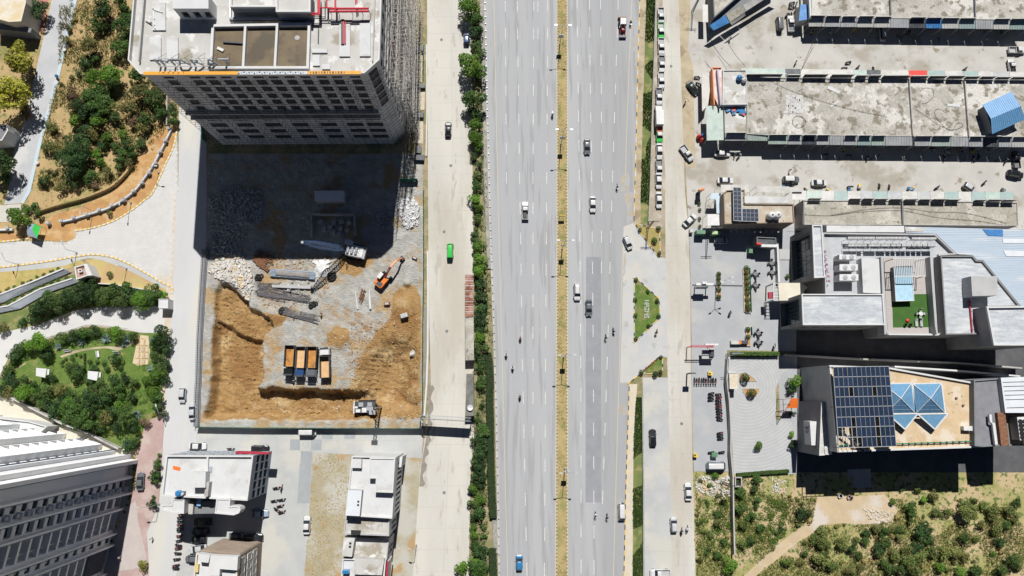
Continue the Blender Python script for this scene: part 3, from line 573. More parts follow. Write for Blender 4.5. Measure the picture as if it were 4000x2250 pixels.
def site_h(x,y):
 nn=noise.noise(Vector((x*0.35,y*0.35,3.1)));wob=0.7*nn+0.35*noise.noise(Vector((x*1.1,y*1.1,8)))
 e=sdist(SITE,x,y)
 h=-2.0*sstep((sdist(PIT,x,y)+wob)/1.0)-1.9*sstep((sdist(PIT2,x,y)+wob)/1.2)
 h=min(h,-3.9*sstep((sdist(EAST,x,y)+wob)/9.0 if y>g('S',1400,1290).y else(sdist(EAST,x,y)+wob)/9.0))
 for c,r,hh in MOUNDS:h+=mound(x,y,c,r,hh)
 k=sstep(e/1.6)
 rough=0.16*noise.noise(Vector((x*1.6,y*1.6,1)))+0.1*noise.noise(Vector((x*3.1,y*3.1,2)))+0.13*noise.noise(Vector((x*0.6,y*0.6,5)))+(0.3*noise.noise(Vector((x*0.55+y*0.4,y*2.0,9)))+0.12*math.sin(y*5+3*nn)*max(0,noise.noise(Vector((x*.25,y*.25,6))))*2 if h<-0.8 else 0)
 return h*k+rough*k-.16*rut(x,y)
NX_,NY_=170,210;sv=[];sf=[];soil=[]
c0,c1,c2,c3=SITE
for j in range(NY_+1):
 for i in range(NX_+1):
  u,v=i/NX_,j/NY_
  p=(c0*(1-u)+c1*u)*(1-v)+(c3*(1-u)+c2*u)*v
  h=site_h(p.x,p.y)if 0<i<NX_ and 0<j<NY_ else 0.0
  sv.append((p.x,p.y,h))
  s=sstep((-h-0.25)/0.6)
  s=max(s,max(sstep(sdist(q,p.x,p.y)/1.5+0.4)for q in SOILP)*0.95,0.75*sstep(sdist(EAST,p.x,p.y)/3+0.3))
  if s<0.5 and not inside(GRAV,p.x,p.y)and p.y<g('S',1300,1000).y and p.x>g('S',1020,1100).x:s=max(s,0.42)
  if p.y<g('S',1300,985).y:s=max(s,.22+.55*noise.noise(Vector((p.x*.09+3,p.y*.07,12)))+.2*noise.noise(Vector((p.x*.35,p.y*.2,2))))
  s+=(.5-s)*.6*rut(p.x,p.y)
  soil.append(s)
for j in range(NY_):
 for i in range(NX_):
  a=j*(NX_+1)+i;sf.append((a,a+NX_+1,a+NX_+2,a+1))
site=mk('excavated_ground',sv,sf,None,smooth=True);site['kind']='structure'
at=site.data.attributes.new('soil','FLOAT','POINT');at.data.foreach_set('value',soil)
m=bpy.data.materials.new('excavation_soil');m.use_nodes=True;n=m.node_tree.nodes;l=m.node_tree.links
geo=n.new('ShaderNodeNewGeometry')
def nz_(s,d=5):
 x=n.new('ShaderNodeTexNoise');x.inputs['Scale'].default_value=s;x.inputs['Detail'].default_value=d;x.inputs['Roughness'].default_value=0.62;l.new(geo.outputs['Position'],x.inputs['Vector']);return x.outputs['Fac']
def mx_(f,a,b):
 x=n.new('ShaderNodeMix');x.data_type='RGBA';l.new(f,x.inputs[0])
 for s,v in((6,a),(7,b)):
  if isinstance(v,tuple):x.inputs[s].default_value=(*v,1)
  else:l.new(v,x.inputs[s])
 return x.outputs[2]
def mr_(f,a,b):
 x=n.new('ShaderNodeMapRange');x.interpolation_type='SMOOTHSTEP';x.inputs[1].default_value=a;x.inputs[2].default_value=b;l.new(f,x.inputs[0]);return x.outputs[0]
grey=mx_(mr_(nz_(0.35),0.35,0.62),(0.43,0.425,0.40),(0.33,0.325,0.30))
grey=mx_(mr_(nz_(0.14),0.50,0.64),grey,(0.40,0.29,0.165))
ora=mx_(mr_(nz_(0.5),0.35,0.65),(0.385,0.245,0.11),(0.30,0.18,0.072))
ora=mx_(mr_(nz_(0.16),0.5,0.64),ora,(0.45,0.325,0.17))
ora=mx_(mr_(nz_(0.09),0.54,0.62),ora,(0.27,0.15,0.06))
ora=mx_(mr_(nz_(1.6),0.60,0.70),ora,(0.29,0.15,0.06))
a_=n.new('ShaderNodeAttribute');a_.attribute_name='soil'
ad=n.new('ShaderNodeMath');ad.operation='ADD';l.new(a_.outputs['Fac'],ad.inputs[0]);l.new(nz_(0.55),ad.inputs[1])
col=mx_(mr_(ad.outputs[0],0.78,1.22),grey,ora)
l.new(col,n['Principled BSDF'].inputs['Base Color']);n['Principled BSDF'].inputs['Roughness'].default_value=0.95;n['Principled BSDF'].inputs['Specular IOR Level'].default_value=0.15
bp=n.new('ShaderNodeBump');bp.inputs['Strength'].default_value=1.0;bp.inputs['Distance'].default_value=0.4;l.new(nz_(2.2),bp.inputs['Height']);l.new(bp.outputs[0],n['Principled BSDF'].inputs['Normal'])
site.data.materials.append(m)
def gs(t,x,y):
 """point on the excavation surface seen at a pixel"""
 h=0.0
 for i in range(8):p=g(t,x,y,h);h=site_h(p.x,p.y)if sdist(SITE,p.x,p.y)>0 else 0.0
 return g(t,x,y,h)
# building kit
def pane_obj(name,quad,mat,parent,th=0.05):
 a,b,c,d=[Vector(q)for q in quad];nrm=(b-a).cross(d-a).normalized()*th
 return mk(name,[a,b,c,d,a-nrm,b-nrm,c-nrm,d-nrm],[(0,1,2,3),(7,6,5,4),(0,4,5,1),(1,5,6,2),(2,6,7,3),(3,7,4,0)],mat,parent)
def facade(mb,p0,p1,z0,z1,ops=(),depth=0.35):
 """outer wall p0->p1 (outside on the right hand) with recessed openings; returns pane quads"""
 p0,p1=Vector((p0[0],p0[1],0)),Vector((p1[0],p1[1],0));L=(p1-p0).length;d=(p1-p0)/L;nn=Vector((d.y,-d.x,0))
 P=lambda u,z,k=0.0:p0+d*u-nn*k+Vector((0,0,z))
 us=sorted(set([0,L]+[x for o in ops for x in o[:2]]));zs=sorted(set([z0,z1]+[x for o in ops for x in o[2:4]]))
 for u0,u1 in zip(us,us[1:]):
  for a,b in zip(zs,zs[1:]):
   um,zm=(u0+u1)/2,(a+b)/2
   if any(o[0]<um<o[1]and o[2]<zm<o[3]for o in ops):continue
   mb.add([P(u0,a),P(u1,a),P(u1,b),P(u0,b)],[(0,1,2,3)])
 panes=[]
 for o in ops:
  k=o[4]if len(o)>4 else depth;u0,u1,a,b=o[:4]
  q=[P(u0,a),P(u1,a),P(u1,b),P(u0,b)];r=[P(u0,a,k),P(u1,a,k),P(u1,b,k),P(u0,b,k)]
  mb.add(q+r,[(0,4,5,1),(1,5,6,2),(2,6,7,3),(3,7,4,0)][::1]);panes.append([x+nn*0.0 for x in r])
 return panes
def grid_ops(L,cols,rows,w,h):
 """cols: centres in metres or count, rows: sill heights"""
 cs=[L*(i+0.5)/cols for i in range(cols)]if isinstance(cols,int)else cols
 return[(c-w/2,c+w/2,r,r+h)for c in cs for r in rows if c-w/2>0.05 and c+w/2<L-0.05]
def side_of(a,b):
 d=Vector((b[0]-a[0],b[1]-a[1]));n_=Vector((d.y,-d.x)).normalized()
 return('E' if n_.x>0 else 'W')if abs(n_.x)>abs(n_.y)else('N' if n_.y>0 else 'S')
def building(name,label,poly,h,wall,roof,par=0.8,pt=0.25,win=None,z0=0.0,winmat=None,cat='building',parmat=None,root=None,group=None):
 """poly: outline of the roof as world points (any order); win: {side: (cols, rows, w, h)}"""
 p=ccw([Vector((q[0],q[1],0))for q in poly]);c=sum(p,Vector((0,0,0)))/len(p)
 root=root or thing(name,label,cat,(c.x,c.y,z0),group)
 mb=MB();panes=[]
 for i in range(len(p)):
  a,b=p[i],p[(i+1)%len(p)];L=(b-a).length;ops=[]
  if win and L>2.5:
   s=side_of(a,b);w=win.get(s)
   if w:ops=w(L)if callable(w)else grid_ops(L,*w)
  panes+=facade(mb,a,b,z0,h-(par if par else 0),ops)
 mb.build('wall',wall,root)
 zr=h-par
 mk('roof',[(q.x,q.y,zr)for q in p],[tuple(range(len(p)))],roof,root)
 if par:MB().wallring(p,pt,zr-0.002,h).build('parapet',parmat or wall,root)
 for q in panes:pane_obj('window',q,winmat or M['glass'],root)
 root['zr']=zr
 return root
def slab(name,poly,z0,z1,mat,root):return MB().prism(poly,z0,z1).build(name,mat,root)
def letters(text,origin,dx,up,size,mat,parent,depth=0.12,gap=1.0,name='letter'):
 """solid letters, one mesh each: dx = reading direction, up = letter up direction"""
 dx,up=Vector(dx).normalized(),Vector(up).normalized();nn=dx.cross(up).normalized()
 pen=0.0;Mx=Matrix((dx,up,nn)).transposed()
 for ch in text:
  if ch==' ':pen+=size*0.45;continue
  cu=bpy.data.curves.new('glyph','FONT');cu.body=ch;cu.size=size*1.38;cu.extrude=depth/2;cu.resolution_u=2
  to=bpy.data.objects.new('glyph',cu);COL.objects.link(to)
  me=bpy.data.meshes.new_from_object(to,depsgraph=None)if False else None
  dg=bpy.context.evaluated_depsgraph_get();me=bpy.data.meshes.new_from_object(to.evaluated_get(dg))
  xs=[v.co.x for v in me.vertices]or[0]
  vs=[Vector(origin)+Mx@Vector((v.co.x-min(xs)+pen,v.co.y,v.co.z))for v in me.vertices]
  fs=[tuple(q.vertices)for q in me.polygons]
  bpy.data.objects.remove(to);bpy.data.curves.remove(cu);bpy.data.meshes.remove(me)
  mk(name,vs,fs,mat,parent)
  pen+=(max(xs)-min(xs))+size*0.16*gap
# tower under construction
TZ,RZ=43.0,42.0
sw0,sw1,se0,se1=g('Z1',60,755,TZ),g('Z1',215,930,TZ),g('Z2',1170,920,TZ),g('Z2',1360,750,TZ)
nw,ne=g('S',518.8,0,TZ),g('S',1490,0,TZ)
nw=nw+(nw-sw0).normalized()*24;ne=ne+(ne-se1).normalized()*24
TP=ccw([nw,sw0,sw1,se0,se1,ne])
tower=thing('concrete_tower','unfinished grey concrete tower with scaffolding and a sign on its roof','building',(sum(p.x for p in TP)/6,sum(p.y for p in TP)/6,0))
FP=inset(TP,0.5)
mb=MB();panes=[]
COLS=[.097,.215,.286,.357,.430,.505,.575,.648,.72,.796,.867,.95]
for i in range(6):
 a,b=FP[i],FP[(i+1)%6];L=(b-a).length;sd=side_of(a,b);ops=[]
 if sd=='S' and L>20:
  w=L*0.048
  for z in(40.0,36.8,33.5,30.0,26.7,23.3):ops+=[(c*L-w/2,c*L+w/2,z-0.2,z+2.2)for c in COLS]
  for z in(20.5,16.7):ops+=[(c*L-L*.04,c*L+L*.04,z,z+1.5)for c in(.10,.24,.39,.537,.69,.833,.94)]
  for z in(12.6,8.6,4.5):ops+=[(c*L-L*.045,c*L+L*.045,z,z+2.5)for c in(.10,.24,.39,.537,.69,.833,.94)]
 elif sd=='E' and L>12:
  ops=grid_ops(L,10,[4.5,8.6,12.6,16.7,20.5,23.3,26.7,30.0,33.5,36.8],2.0,2.2)
 elif L<12 and(a.x+b.x)/2>tower.location.x:
  ops=[(L*.2,L*.8,z,z+2.9)for z in(23.3,26.5,29.8,33.1,36.4,39.0)]
 panes+=facade(mb,a,b,0.2,RZ-0.35,ops,0.22)
M['wall_t']=nmat('tower_concrete',(0.54,0.54,0.555),(0.46,0.46,0.48),0.25,(0.37,0.365,0.37),0.3,0.6,0.07,fine=0.1)
mb.build('wall',M['wall_t'],tower)
for q in panes:pane_obj('window',q,M['void'],tower)
MB().prism(inset(TP,3.0),0,2.79).build('ground_floor',M['wall_dg'],tower)
slab('roof',TP,RZ-0.35,RZ,M['croof'],tower)
MB().wallring(TP,0.3,RZ-0.002,TZ).build('parapet',M['wall_w'],tower)
ia,ib=FP[[i for i in range(6)if side_of(FP[i],FP[(i+1)%6])=='S'][0]],None
for z in(22.85,20.0):
 MB().box(((sw1.x+se0.x)/2,(sw1.y+se0.y)/2+0.25,z),((se0-sw1).length-1,1.6,0.45),math.atan2((se0-sw1).y,(se0-sw1).x)).build('ledge',M['wall_c'],tower)
bd=(se0-sw1);bl=bd.length;bd.normalize();brz=math.atan2(bd.y,bd.x);bn=Vector((-bd.y,bd.x,0))
def coping(u0,u1,mat):
 c=sw1+bd*(u0+u1)/2*bl+bn*0.12;MB().box((c.x,c.y,TZ+0.05),((u1-u0)*bl,0.75,0.08),brz).build('banner',mat,tower)
coping(0.015,0.435,M['banner']);coping(0.437,0.745,M['lbl']if 'lbl' in M else M['wall_w']);coping(0.747,0.985,M['banner'])
letters('IMARAT',sw1+bd*(0.085*bl)+Vector((0,-0.06,TZ+0.1))-Vector((0,0,TZ)),bd,bn,0.5,M['blackp'],tower,0.03,gap=8)
for k in range(26):c=sw1+bd*bl*(.44+k*.0115)+bn*(.12+.12*(k%3-1));MB().box((c.x,c.y,TZ+.1),(.32,.3,.03),brz+.5).build('banner_mark',M['car_lblue']if k%2 else M['car_navy'],tower)
for k in range(13):c=sw1+bd*bl*(.76+k*.0125)+bn*.12;MB().box((c.x,c.y,TZ+.1),(.16+.1*(k%3),.5,.03),brz).build('banner_mark',M['blackp'],tower)
sg=thing('rooftop_sign','large grey standing letters on a steel frame at the tower roof edge','sign',g('Z1',900,835,RZ))
s0,s1=g('Z1',470,832,RZ),g('Z1',1440,828,RZ);sd_=(s1-s0).normalized()
letters('IMARAT',s0+Vector((0,0,0.4)),sd_,(0,0,1),2.9,pmat('sign_grey',(0.36,0.40,0.45),0.4),sg,0.22,gap=1.35)
fr=MB()
for z in(0.6,1.6,2.6):fr.bar(s0+Vector((0,0.35,z)),s1+Vector((0,0.35,z)),0.04)
for k in range(6):
 p=s0+(s1-s0)*(k+0.4)/6+Vector((0,0.35,0));fr.bar(p,p+Vector((0,0,3.2)),0.06);fr.bar(p+Vector((0,0,3)),p+Vector((0,2.6,0)),0.05)
fr.build('frame',M['dsteel'],sg)
def rpad(t,x0,y0,x1,y1,hh=0.35,mat='wroof',name='roof_pad'):
 z=RZ+hh;return slab(name,ring(t,[(x0,y0),(x1,y0),(x1,y1),(x0,y1)],z),RZ-0.01,z,M[mat],tower)
for a in(('Z1',370,30,535,378),('Z1',335,465,478,750),('Z1',550,470,692,745),('Z2',855,300,990,708),('Z2',1110,275,1247,705),('Z2',510,612,702,662),('Z2',520,690,608,825),('Z2',638,805,738,868),('Z2',1012,250,1120,290),('Z2',745,250,862,290)):rpad(*a)
MB().strip([sw0+Vector((2.2,0,0)),nw+Vector((2.2,0,0))],0.3,RZ,RZ+0.9).build('inner_wall',M['wall_g'],tower)
MB().strip([se1+Vector((-1.6,0,0)),ne+Vector((-1.6,0,0))],0.25,RZ,RZ+0.5).build('inner_wall',M['wall_g'],tower)
ph=thing('penthouse','white boxy stair head on the roof of the unfinished tower','building',g('Z1',900,100,RZ))
zp=RZ+4.2;pp=ring('Z1',[(632,-60),(1080,-60),(1080,112),(632,112)],zp)
p_=ccw(pp);mb=MB();pn=[]
for i in range(4):
 a,b=p_[i],p_[(i+1)%4];L=(b-a).length
 pn+=facade(mb,a,b,RZ,zp,[(L*f-0.75,L*f+0.75,RZ+0.9,RZ+3.0)for f in(.22,.55,.85)]if side_of(a,b)=='S' else[],0.5)
mb.build('wall',M['wall_w'],ph);slab('roof',pp,zp-0.01,zp+0.15,M['wroof'],ph)
for q in pn:pane_obj('window',q,M['void'],ph)
tk=thing('water_tank','row of three open rectangular concrete tanks with silty brown floors on the tower roof','tank',g('Z1',1500,560,RZ))
zt=RZ+1.0
outer=[g('Z1',1115,305,zt),g('Z2',490,285,zt),g('Z2',470,862,zt),g('Z1',1085,862,zt)]
MB().wallring(outer,0.55,RZ,zt).build('tank_wall',M['wall_w'],tk)
slab('tank_floor',inset(ccw(outer),0.5),RZ-0.001,RZ+0.12,M['tankbrown'],tk)
for t,x0,x1 in(('Z1',1540,1510),('Z2',72,42)):
 MB().strip([g(t,x0,300,zt),g(t,x1,840,zt)],0.5,RZ,zt-0.003).build('partition',M['wall_w'],tk)
tag(MB().bar(g('Z1',1258,528,RZ+0.4),g('Z1',1515,545,RZ+0.4),0.3).build('steel_beam',M['dsteel']),'dark steel beam lying in the left roof tank','beam')
tag(MB().box(g('Z1',1228,620,RZ+0.3),(1.5,0.6,0.3),-0.45).build('foam_board',M['white']),'small white board lying in the left roof tank','board')
tag(MB().lathe(g('Z2',325,478,RZ+0.12),[(0.6,0),(0.55,0.08),(0.1,0.12)],12).build('tank_cover',M['wall_g']),'round grey cover on the floor of the right roof tank','cover')
for nm,t,q,hh in(('plant_room','Z1',[(1345,-80),(1935,-80),(1935,85),(1345,85)],3.2),('plant_room','Z2',[(55,-80),(492,-80),(492,148),(55,148)],3.4)):
 z=RZ+hh;poly=ring(t,q,z)
 b=building(nm,'low plant room with a dark front between the red pipes and the stair head' if t=='Z2' else 'plant room with an open white well beside the stair head',poly,z,M['wall_dg'],M['croof'],0.6,0.4,z0=RZ,parmat=M['wall_w'])
pp_=thing('pipe_run','bundle of grey pipes in front of the plant rooms on the tower roof','pipes',g('Z1',1600,240,RZ))
for k,(y,r)in enumerate(((225,0.16),(240,0.16),(262,0.12))):
 MB().tube(g('Z1',1345,y,RZ+0.5),g('Z2',440,y,RZ+0.5),r,8).build('pipe',M['alu']if k<2 else M['dsteel'],pp_)
for x in(1342,1352):MB().tube(g('Z1',x,230,RZ+0.5),g('Z1',x,-60,RZ+0.5),0.14,8).build('pipe',M['alu'],pp_)
rp=thing('red_pipes','red fire water pipes on a rack across the tower roof','pipes',g('Z2',900,130,RZ))
zz=RZ+2.2
for a,b,r in(((590,-60),(590,105),.2),((605,-60),(605,185),.2),((695,-60),(695,98),.18),((805,-60),(805,132),.2),((580,98),(770,98),.14),((725,110),(1225,108),.24),((730,146),(1225,142),.24),((450,165),(588,165),.16),((450,186),(604,186),.16),((588,165),(590,100),.16),((1055,-60),(1062,60),.12),((1072,-60),(1078,45),.12)):
 MB().tube(g('Z2',*a,zz),g('Z2',*b,zz),r,8).build('pipe',M['redpipe'],rp)
for x in(730,830,1000,1130,1225):MB().bar(g('Z2',x,125,zz),g('Z2',x,125,zz)-Vector((0,0,2.2)),0.1).build('stand',M['dsteel'],rp)
dp=thing('pipe_stack','stack of black and red pipes lying on a roof pad of the tower','pipes',g('Z2',905,400,RZ+0.4))
for k,x in enumerate((885,897,910)):MB().tube(g('Z2',x,245,RZ+0.55),g('Z2',x,555,RZ+0.55),0.16,6).build('pipe',M['dsteel']if k!=2 else M['redpipe'],dp)
MB().tube(g('Z2',930,265,RZ+0.55),g('Z2',930,550,RZ+0.55),0.12,6).build('pipe',M['redpipe'],dp)
gp=thing('grey_pipes','thin grey pipes bending around the red pipe rack on the tower roof','pipes',g('Z2',700,270,RZ))
for a,b in(((525,210),(675,210)),((625,20),(625,310)),((515,320),(620,320)),((605,275),(1235,268)),((720,100),(720,270)),((828,140),(828,275)),((510,300),(605,300)),((675,10),(675,210)),((593,355),(588,535))):MB().tube(g('Z2',*a,RZ+0.3),g('Z2',*b,RZ+0.3),0.1,6).build('pipe',M['dsteel'],gp)
for x0,y0,x1,y1 in((375,95,400,240),(365,110,500,155),(280,240,400,315),(330,250,410,360)):
 tag(MB().box((g('Z1',(x0+x1)/2,(y0+y1)/2,RZ+0.45)),((g('Z1',x1,y1,RZ)-g('Z1',x0,y0,RZ)).length,0.25,0.15),math.atan2(-(y1-y0),x1-x0)).build('roof_plank',M['white']),'white plank lying loose on the left roof pad of the tower','plank','loose planks on the tower roof')
def scaffold(label,a,b,nrm,z0,z1,layers,bay,lift,r,mat,jit=0.0):
 o=thing('scaffolding',label,'scaffolding',(a+b)/2-Vector((0,0,(a.z+b.z)/2)))
 st=MB();lg=MB();L=(b-a).length;d=(b-a)/L;nb=int(L/bay);nl=int((z1-z0)/lift);rnd=random.Random(3)
 J=lambda:Vector((rnd.uniform(-jit,jit),rnd.uniform(-jit,jit),rnd.uniform(-jit,jit)))
 for k,dist in enumerate(layers):
  top=z1-k*(z1-z0)*(0.14 if jit else 0)
  for i in range(nb+1):
   p=a+d*(i*bay)+nrm*dist;st.tube((p.x,p.y,z0),Vector((p.x,p.y,top))+J(),r,4,caps=False)
  for j in range(nl+1):
   z=z0+j*lift
   if z>top:break
   p,q=a+nrm*dist,b+nrm*dist
   lg.tube(Vector((p.x,p.y,z))+J(),Vector((q.x,q.y,z))+J(),r,4,caps=False)
   if k:
    for i in range(0,nb+1):
     s=a+d*(i*bay);lg.tube(Vector((s.x,s.y,z))+nrm*(layers[k-1]-0.3)+J(),Vector((s.x,s.y,z))+nrm*(dist+0.5)+J(),r,4,caps=False)
   elif j%2==0:
    for i in range(0,nb,2):
     s=a+d*(i*bay);lg.tube(Vector((s.x,s.y,z))+nrm*dist,Vector((s.x,s.y,z))+nrm*0.0,r,4,caps=False)
 st.build('standards',mat,o)['kind']='stuff';lg.build('ledgers',mat,o)['kind']='stuff'
 return o
SFa,SFb=Vector((FP[0].x,FP[0].y,0)),None
svec=Vector((sw1.x,sw1.y,0));evec=Vector((se0.x,se0.y,0))
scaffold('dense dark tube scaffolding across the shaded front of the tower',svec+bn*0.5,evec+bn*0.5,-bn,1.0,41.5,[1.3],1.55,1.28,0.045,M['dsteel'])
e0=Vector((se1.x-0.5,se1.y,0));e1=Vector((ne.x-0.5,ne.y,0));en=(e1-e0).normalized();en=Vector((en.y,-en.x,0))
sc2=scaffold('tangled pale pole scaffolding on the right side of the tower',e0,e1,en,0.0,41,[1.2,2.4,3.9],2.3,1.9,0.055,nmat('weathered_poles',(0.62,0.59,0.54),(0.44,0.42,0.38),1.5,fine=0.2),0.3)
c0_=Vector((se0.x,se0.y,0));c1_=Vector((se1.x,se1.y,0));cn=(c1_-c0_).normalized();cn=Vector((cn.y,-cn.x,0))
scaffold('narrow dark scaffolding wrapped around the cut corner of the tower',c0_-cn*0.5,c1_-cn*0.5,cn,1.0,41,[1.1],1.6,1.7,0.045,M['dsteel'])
for z,dx_ in((30,0.0),(22,0.4)):
 tag(MB().tube(e0+en*1.8+Vector((0,6+dx_,z)),e0+en*2.1+Vector((0,8,z+6)),0.09,6).build('red_pole',M['redpipe']),'red pole fixed into the pale scaffolding on the right of the tower','pole','red scaffold poles')
# apartment block, lower left
AH=60.0
AC=g('S',512,1792);AN=g('S',150,1685);AE=g('S',432,2118)
AN=AC+(AN-AC).normalized()*46;AE=AC+(AE-AC).normalized()*42
back=AN+(AE-AC)
apt=thing('apartment_block','tall white apartment block with blue trim, leaning into the lower left corner','building',AC)
AP=ccw([AC,AN,back,AE]);mb=MB();pn=[];panes_b=[]
FLR=[3.2*k+0.9 for k in range(18)]
for i in range(4):
 a,b=AP[i],AP[(i+1)%4];L=(b-a).length;rev=(a-AC).length>0.1
 U=lambda x0,x1:(L-x1,L-x0)if rev else(x0,x1)
 ops=[]
 if(a-AC).length<0.1 and(b-AE).length<0.1 or(b-AC).length<0.1 and(a-AE).length<0.1:
  for z in FLR:
   ops+=[(*U(5.3,7.0),z+0.1,z+1.7,0.3),(*U(9.0,11.8),z-0.5,z+1.6,0.9),(*U(19.0,20.6),z+0.2,z+1.8,0.3),(*U(29.0,30.6),z+0.2,z+1.8,0.3)]
   ops+=[(*U(13.3,17.6),z-0.5,z+1.9,1.7),(*U(22.0,27.2),z-0.5,z+1.9,1.7)]
  east_ops=ops
 elif(a-AC).length<0.1 or(b-AC).length<0.1:
  for z in FLR:
   for c in(6.2,7.6,15.6,17.0,25.0,26.4,34):ops.append((*U(c-0.45,c+0.45),z+0.3,z+1.7,0.3))
   for c in(11.2,21.0,30.5):ops.append((*U(c-2.6,c+2.6),z-0.4,z+2.2,0.9))
 pn+=facade(mb,a,b,0,AH,ops)
M['wall_apt']=nmat('apartment_white',(0.86,0.865,0.87),(0.81,0.815,0.82),0.3,fine=0.03)
mb.build('wall',M['wall_apt'],apt)
for q in pn:pane_obj('window' if(Vector(q[1])-Vector(q[0])).length<5.15 or(Vector(q[0])-AC).dot(AE-AC)>60 else 'balcony_wall',q,M['glass']if(Vector(q[1])-Vector(q[0])).length<5.15 or(Vector(q[0])-AC).dot(AE-AC)>60 else M['wall_cream'],apt)
slab('roof',AP,AH,AH+0.3,M['wroof'],apt)
M['bluetrim']=pmat('blue_trim',(0.05,0.10,0.22),0.6)
ed=(AE-AC).normalized();eo=Vector((-ed.y,ed.x,0));eo=eo if eo.x>0 else-eo
nd=(AN-AC).normalized();no=Vector((-nd.y,nd.x,0));no=no if no.y>0 else-no
def fin(d,o_,u,w,out,z0,z1,mat,name='fin'):
 c=AC+d*u+o_*(out/2-0.01);return MB().box((c.x,c.y,(z0+z1)/2),(w,out,z1-z0),math.atan2(d.y,d.x)).build(name,mat,apt)
for u,w,out in((0.4,0.9,1.9),(4.3,0.5,1.8),(8.2,0.35,2.4),(12.3,0.45,1.2),(18.4,0.4,1.2),(21.2,0.4,1.2),(28.2,0.4,1.2),(31.5,0.5,1.2)):fin(ed,eo,u,w,out,0,AH,M['wall_apt']);fin(ed,eo,u+w/2+0.09,0.14,out+0.03,0,AH,M['bluetrim'],'trim')
for u,w,out in((0.6,1.0,1.2),(4.6,0.4,0.9),(8.4,0.35,1.5),(14.0,0.35,1.5),(18.2,0.35,1.5),(23.8,0.35,1.5),(27.6,0.35,1.5),(33.4,0.35,1.5),(36,1.0,1.5)):fin(nd,no,u,w,out,0,AH,M['wall_apt'])
for u in(1.3,4.95):fin(nd,no,u,0.14,1.1,0,AH,M['bluetrim'],'trim')
for z in FLR:
 for c in(11.2,21.0,30.5):
  p=AC+nd*c+no*0.75;MB().box((p.x,p.y,z-0.6),(5.2,1.5,0.35),math.atan2(nd.y,nd.x)).build('balcony_floor',M['wall_apt'],apt)
 p=AC+ed*8.0+eo*0.7;
 MB().box((AC+ed*7.4+eo*0.65+Vector((0,0,z-0.55))),(1.3,1.3,0.15),math.atan2(ed.y,ed.x)).build('ledge',M['wall_apt'],apt)
 tag(MB().box((AC+ed*7.45+eo*0.6+Vector((0,0,z-0.12))),(0.85,0.4,0.7),math.atan2(ed.y,ed.x)).build('air_conditioner',M['white']),'white air conditioner on a ledge between two fins of the apartment block','air conditioner','air conditioners on the apartment block')
 for c,w in((15.45,4.3),(24.6,5.2)):
  MB().box((AC+ed*c+eo*0.02+Vector((0,0,z-0.55))),(w,0.2,0.18),math.atan2(ed.y,ed.x)).build('slab_edge',M['wall_apt'],apt)
  MB().box((AC+ed*(c+w*0.18)-eo*0.5+Vector((0,0,z+0.7))),(0.14,0.14,2.3),math.atan2(ed.y,ed.x)).build('mullion',M['alu'],apt)
for k in range(16):MB().box((AC+ed*24.6+eo*0.3+Vector((0,0,2.0+k*0.45))),(5.2,0.5,0.12),math.atan2(ed.y,ed.x)).build('louvre',M['wall_dg'],apt)
annex=building('annex','low white flat-roofed annex with a dark end at the left edge beside the apartment block',ring('J',[(-160,240),(215,280),(355,320),(300,372),(-160,345)],5),5.0,M['wall_w'],M['wroof'],0.5)
# white roofed pair and its neighbours
M['clad']=nmat('blue_grey_cladding',(0.36,0.39,0.43),(0.31,0.34,0.38),0.5,fine=0.06)
wb=building('flat_roofed_block','pair of white flat roofs with rounded canopies beside the dark parking court',ring('Y3',[(140,82),(1128,86),(1062,598),(88,545)],13.5),13.5,M['clad'],M['wroof'],0.7,0.35,win={'E':lambda L:grid_ops(L,5,[2.2,5.4,8.8],1.8,2.2),'N':lambda L:grid_ops(L,9,[2.0,5.2,8.6],1.8,1.6)},parmat=M['wall_w'])
MB().strip([g('Y3',612,90,13.4),g('Y3',600,400,13.4)],0.4,12.8,13.45).build('partition',M['wall_w'],wb)
slab('stair_head',ring('Y3',[(432,270),(590,270),(585,448),(430,448)],15.2),12.8,15.2,M['wroof'],wb)
slab('roof_wall',ring('Y3',[(590,390),(630,388),(612,548),(570,550)],14.6),12.8,14.6,M['wall_c'],wb)
for q,z in(([(205,578),(350,580),(343,745),(240,735),(130,715),(95,700),(78,675),(95,650),(130,640),(200,642)],13.3),([(712,572),(868,575),(862,660),(930,655),(972,668),(985,700),(965,740),(905,762),(690,742)],14.2)):
 p=ring('Y3',q,z);slab('canopy',p,z-3,z-0.25,M['wall_w'],wb);MB().wallring(p,0.3,z-0.252,z).build('parapet',M['wall_w'],wb);slab('canopy_roof',inset(ccw(p),0.31),z-0.24,z-0.2,M['wroof'],wb)
slab('stair_core',ring('Y3',[(350,600),(450,640),(440,750),(343,745)],11),0,11,M['wall_c'],wb);slab('stair_core',ring('Y3',[(450,610),(690,600),(690,742),(450,745)],10),0,10,M['wall_dg'],wb)
slab('red_fascia',[g('Y3',925,40,9),g('Y3',1300,55,9),g('Y3',1300,72,9),g('Y3',925,62,9)],6.5,9,M['crimson'],wb)
for t_,q,z,m_,nm,lb,ct in(('Y3',[(222,200),(308,222),(297,262),(217,240)],12.85,'orange_s','orange_mat','orange mat lying on the left white roof','mat'),('Y3',[(622,208),(662,210),(655,275),(612,272)],13.0,'clad','dark_mat','dark grey mat lying on the right white roof','mat'),('Y3',[(490,565),(540,565),(530,660),(485,655)],11,'blue_l','blue_sheet','light blue sheet roof in the recess between the rounded canopies','roof sheet')):
 tag(slab(nm,ring(t_,q,z),z-0.08,z,M[m_],None),lb,ct)
wt=thing('rooftop_tank','blue and white water tank on a dark stand on the left white roof','tank',g('Y3',305,520,12.8))
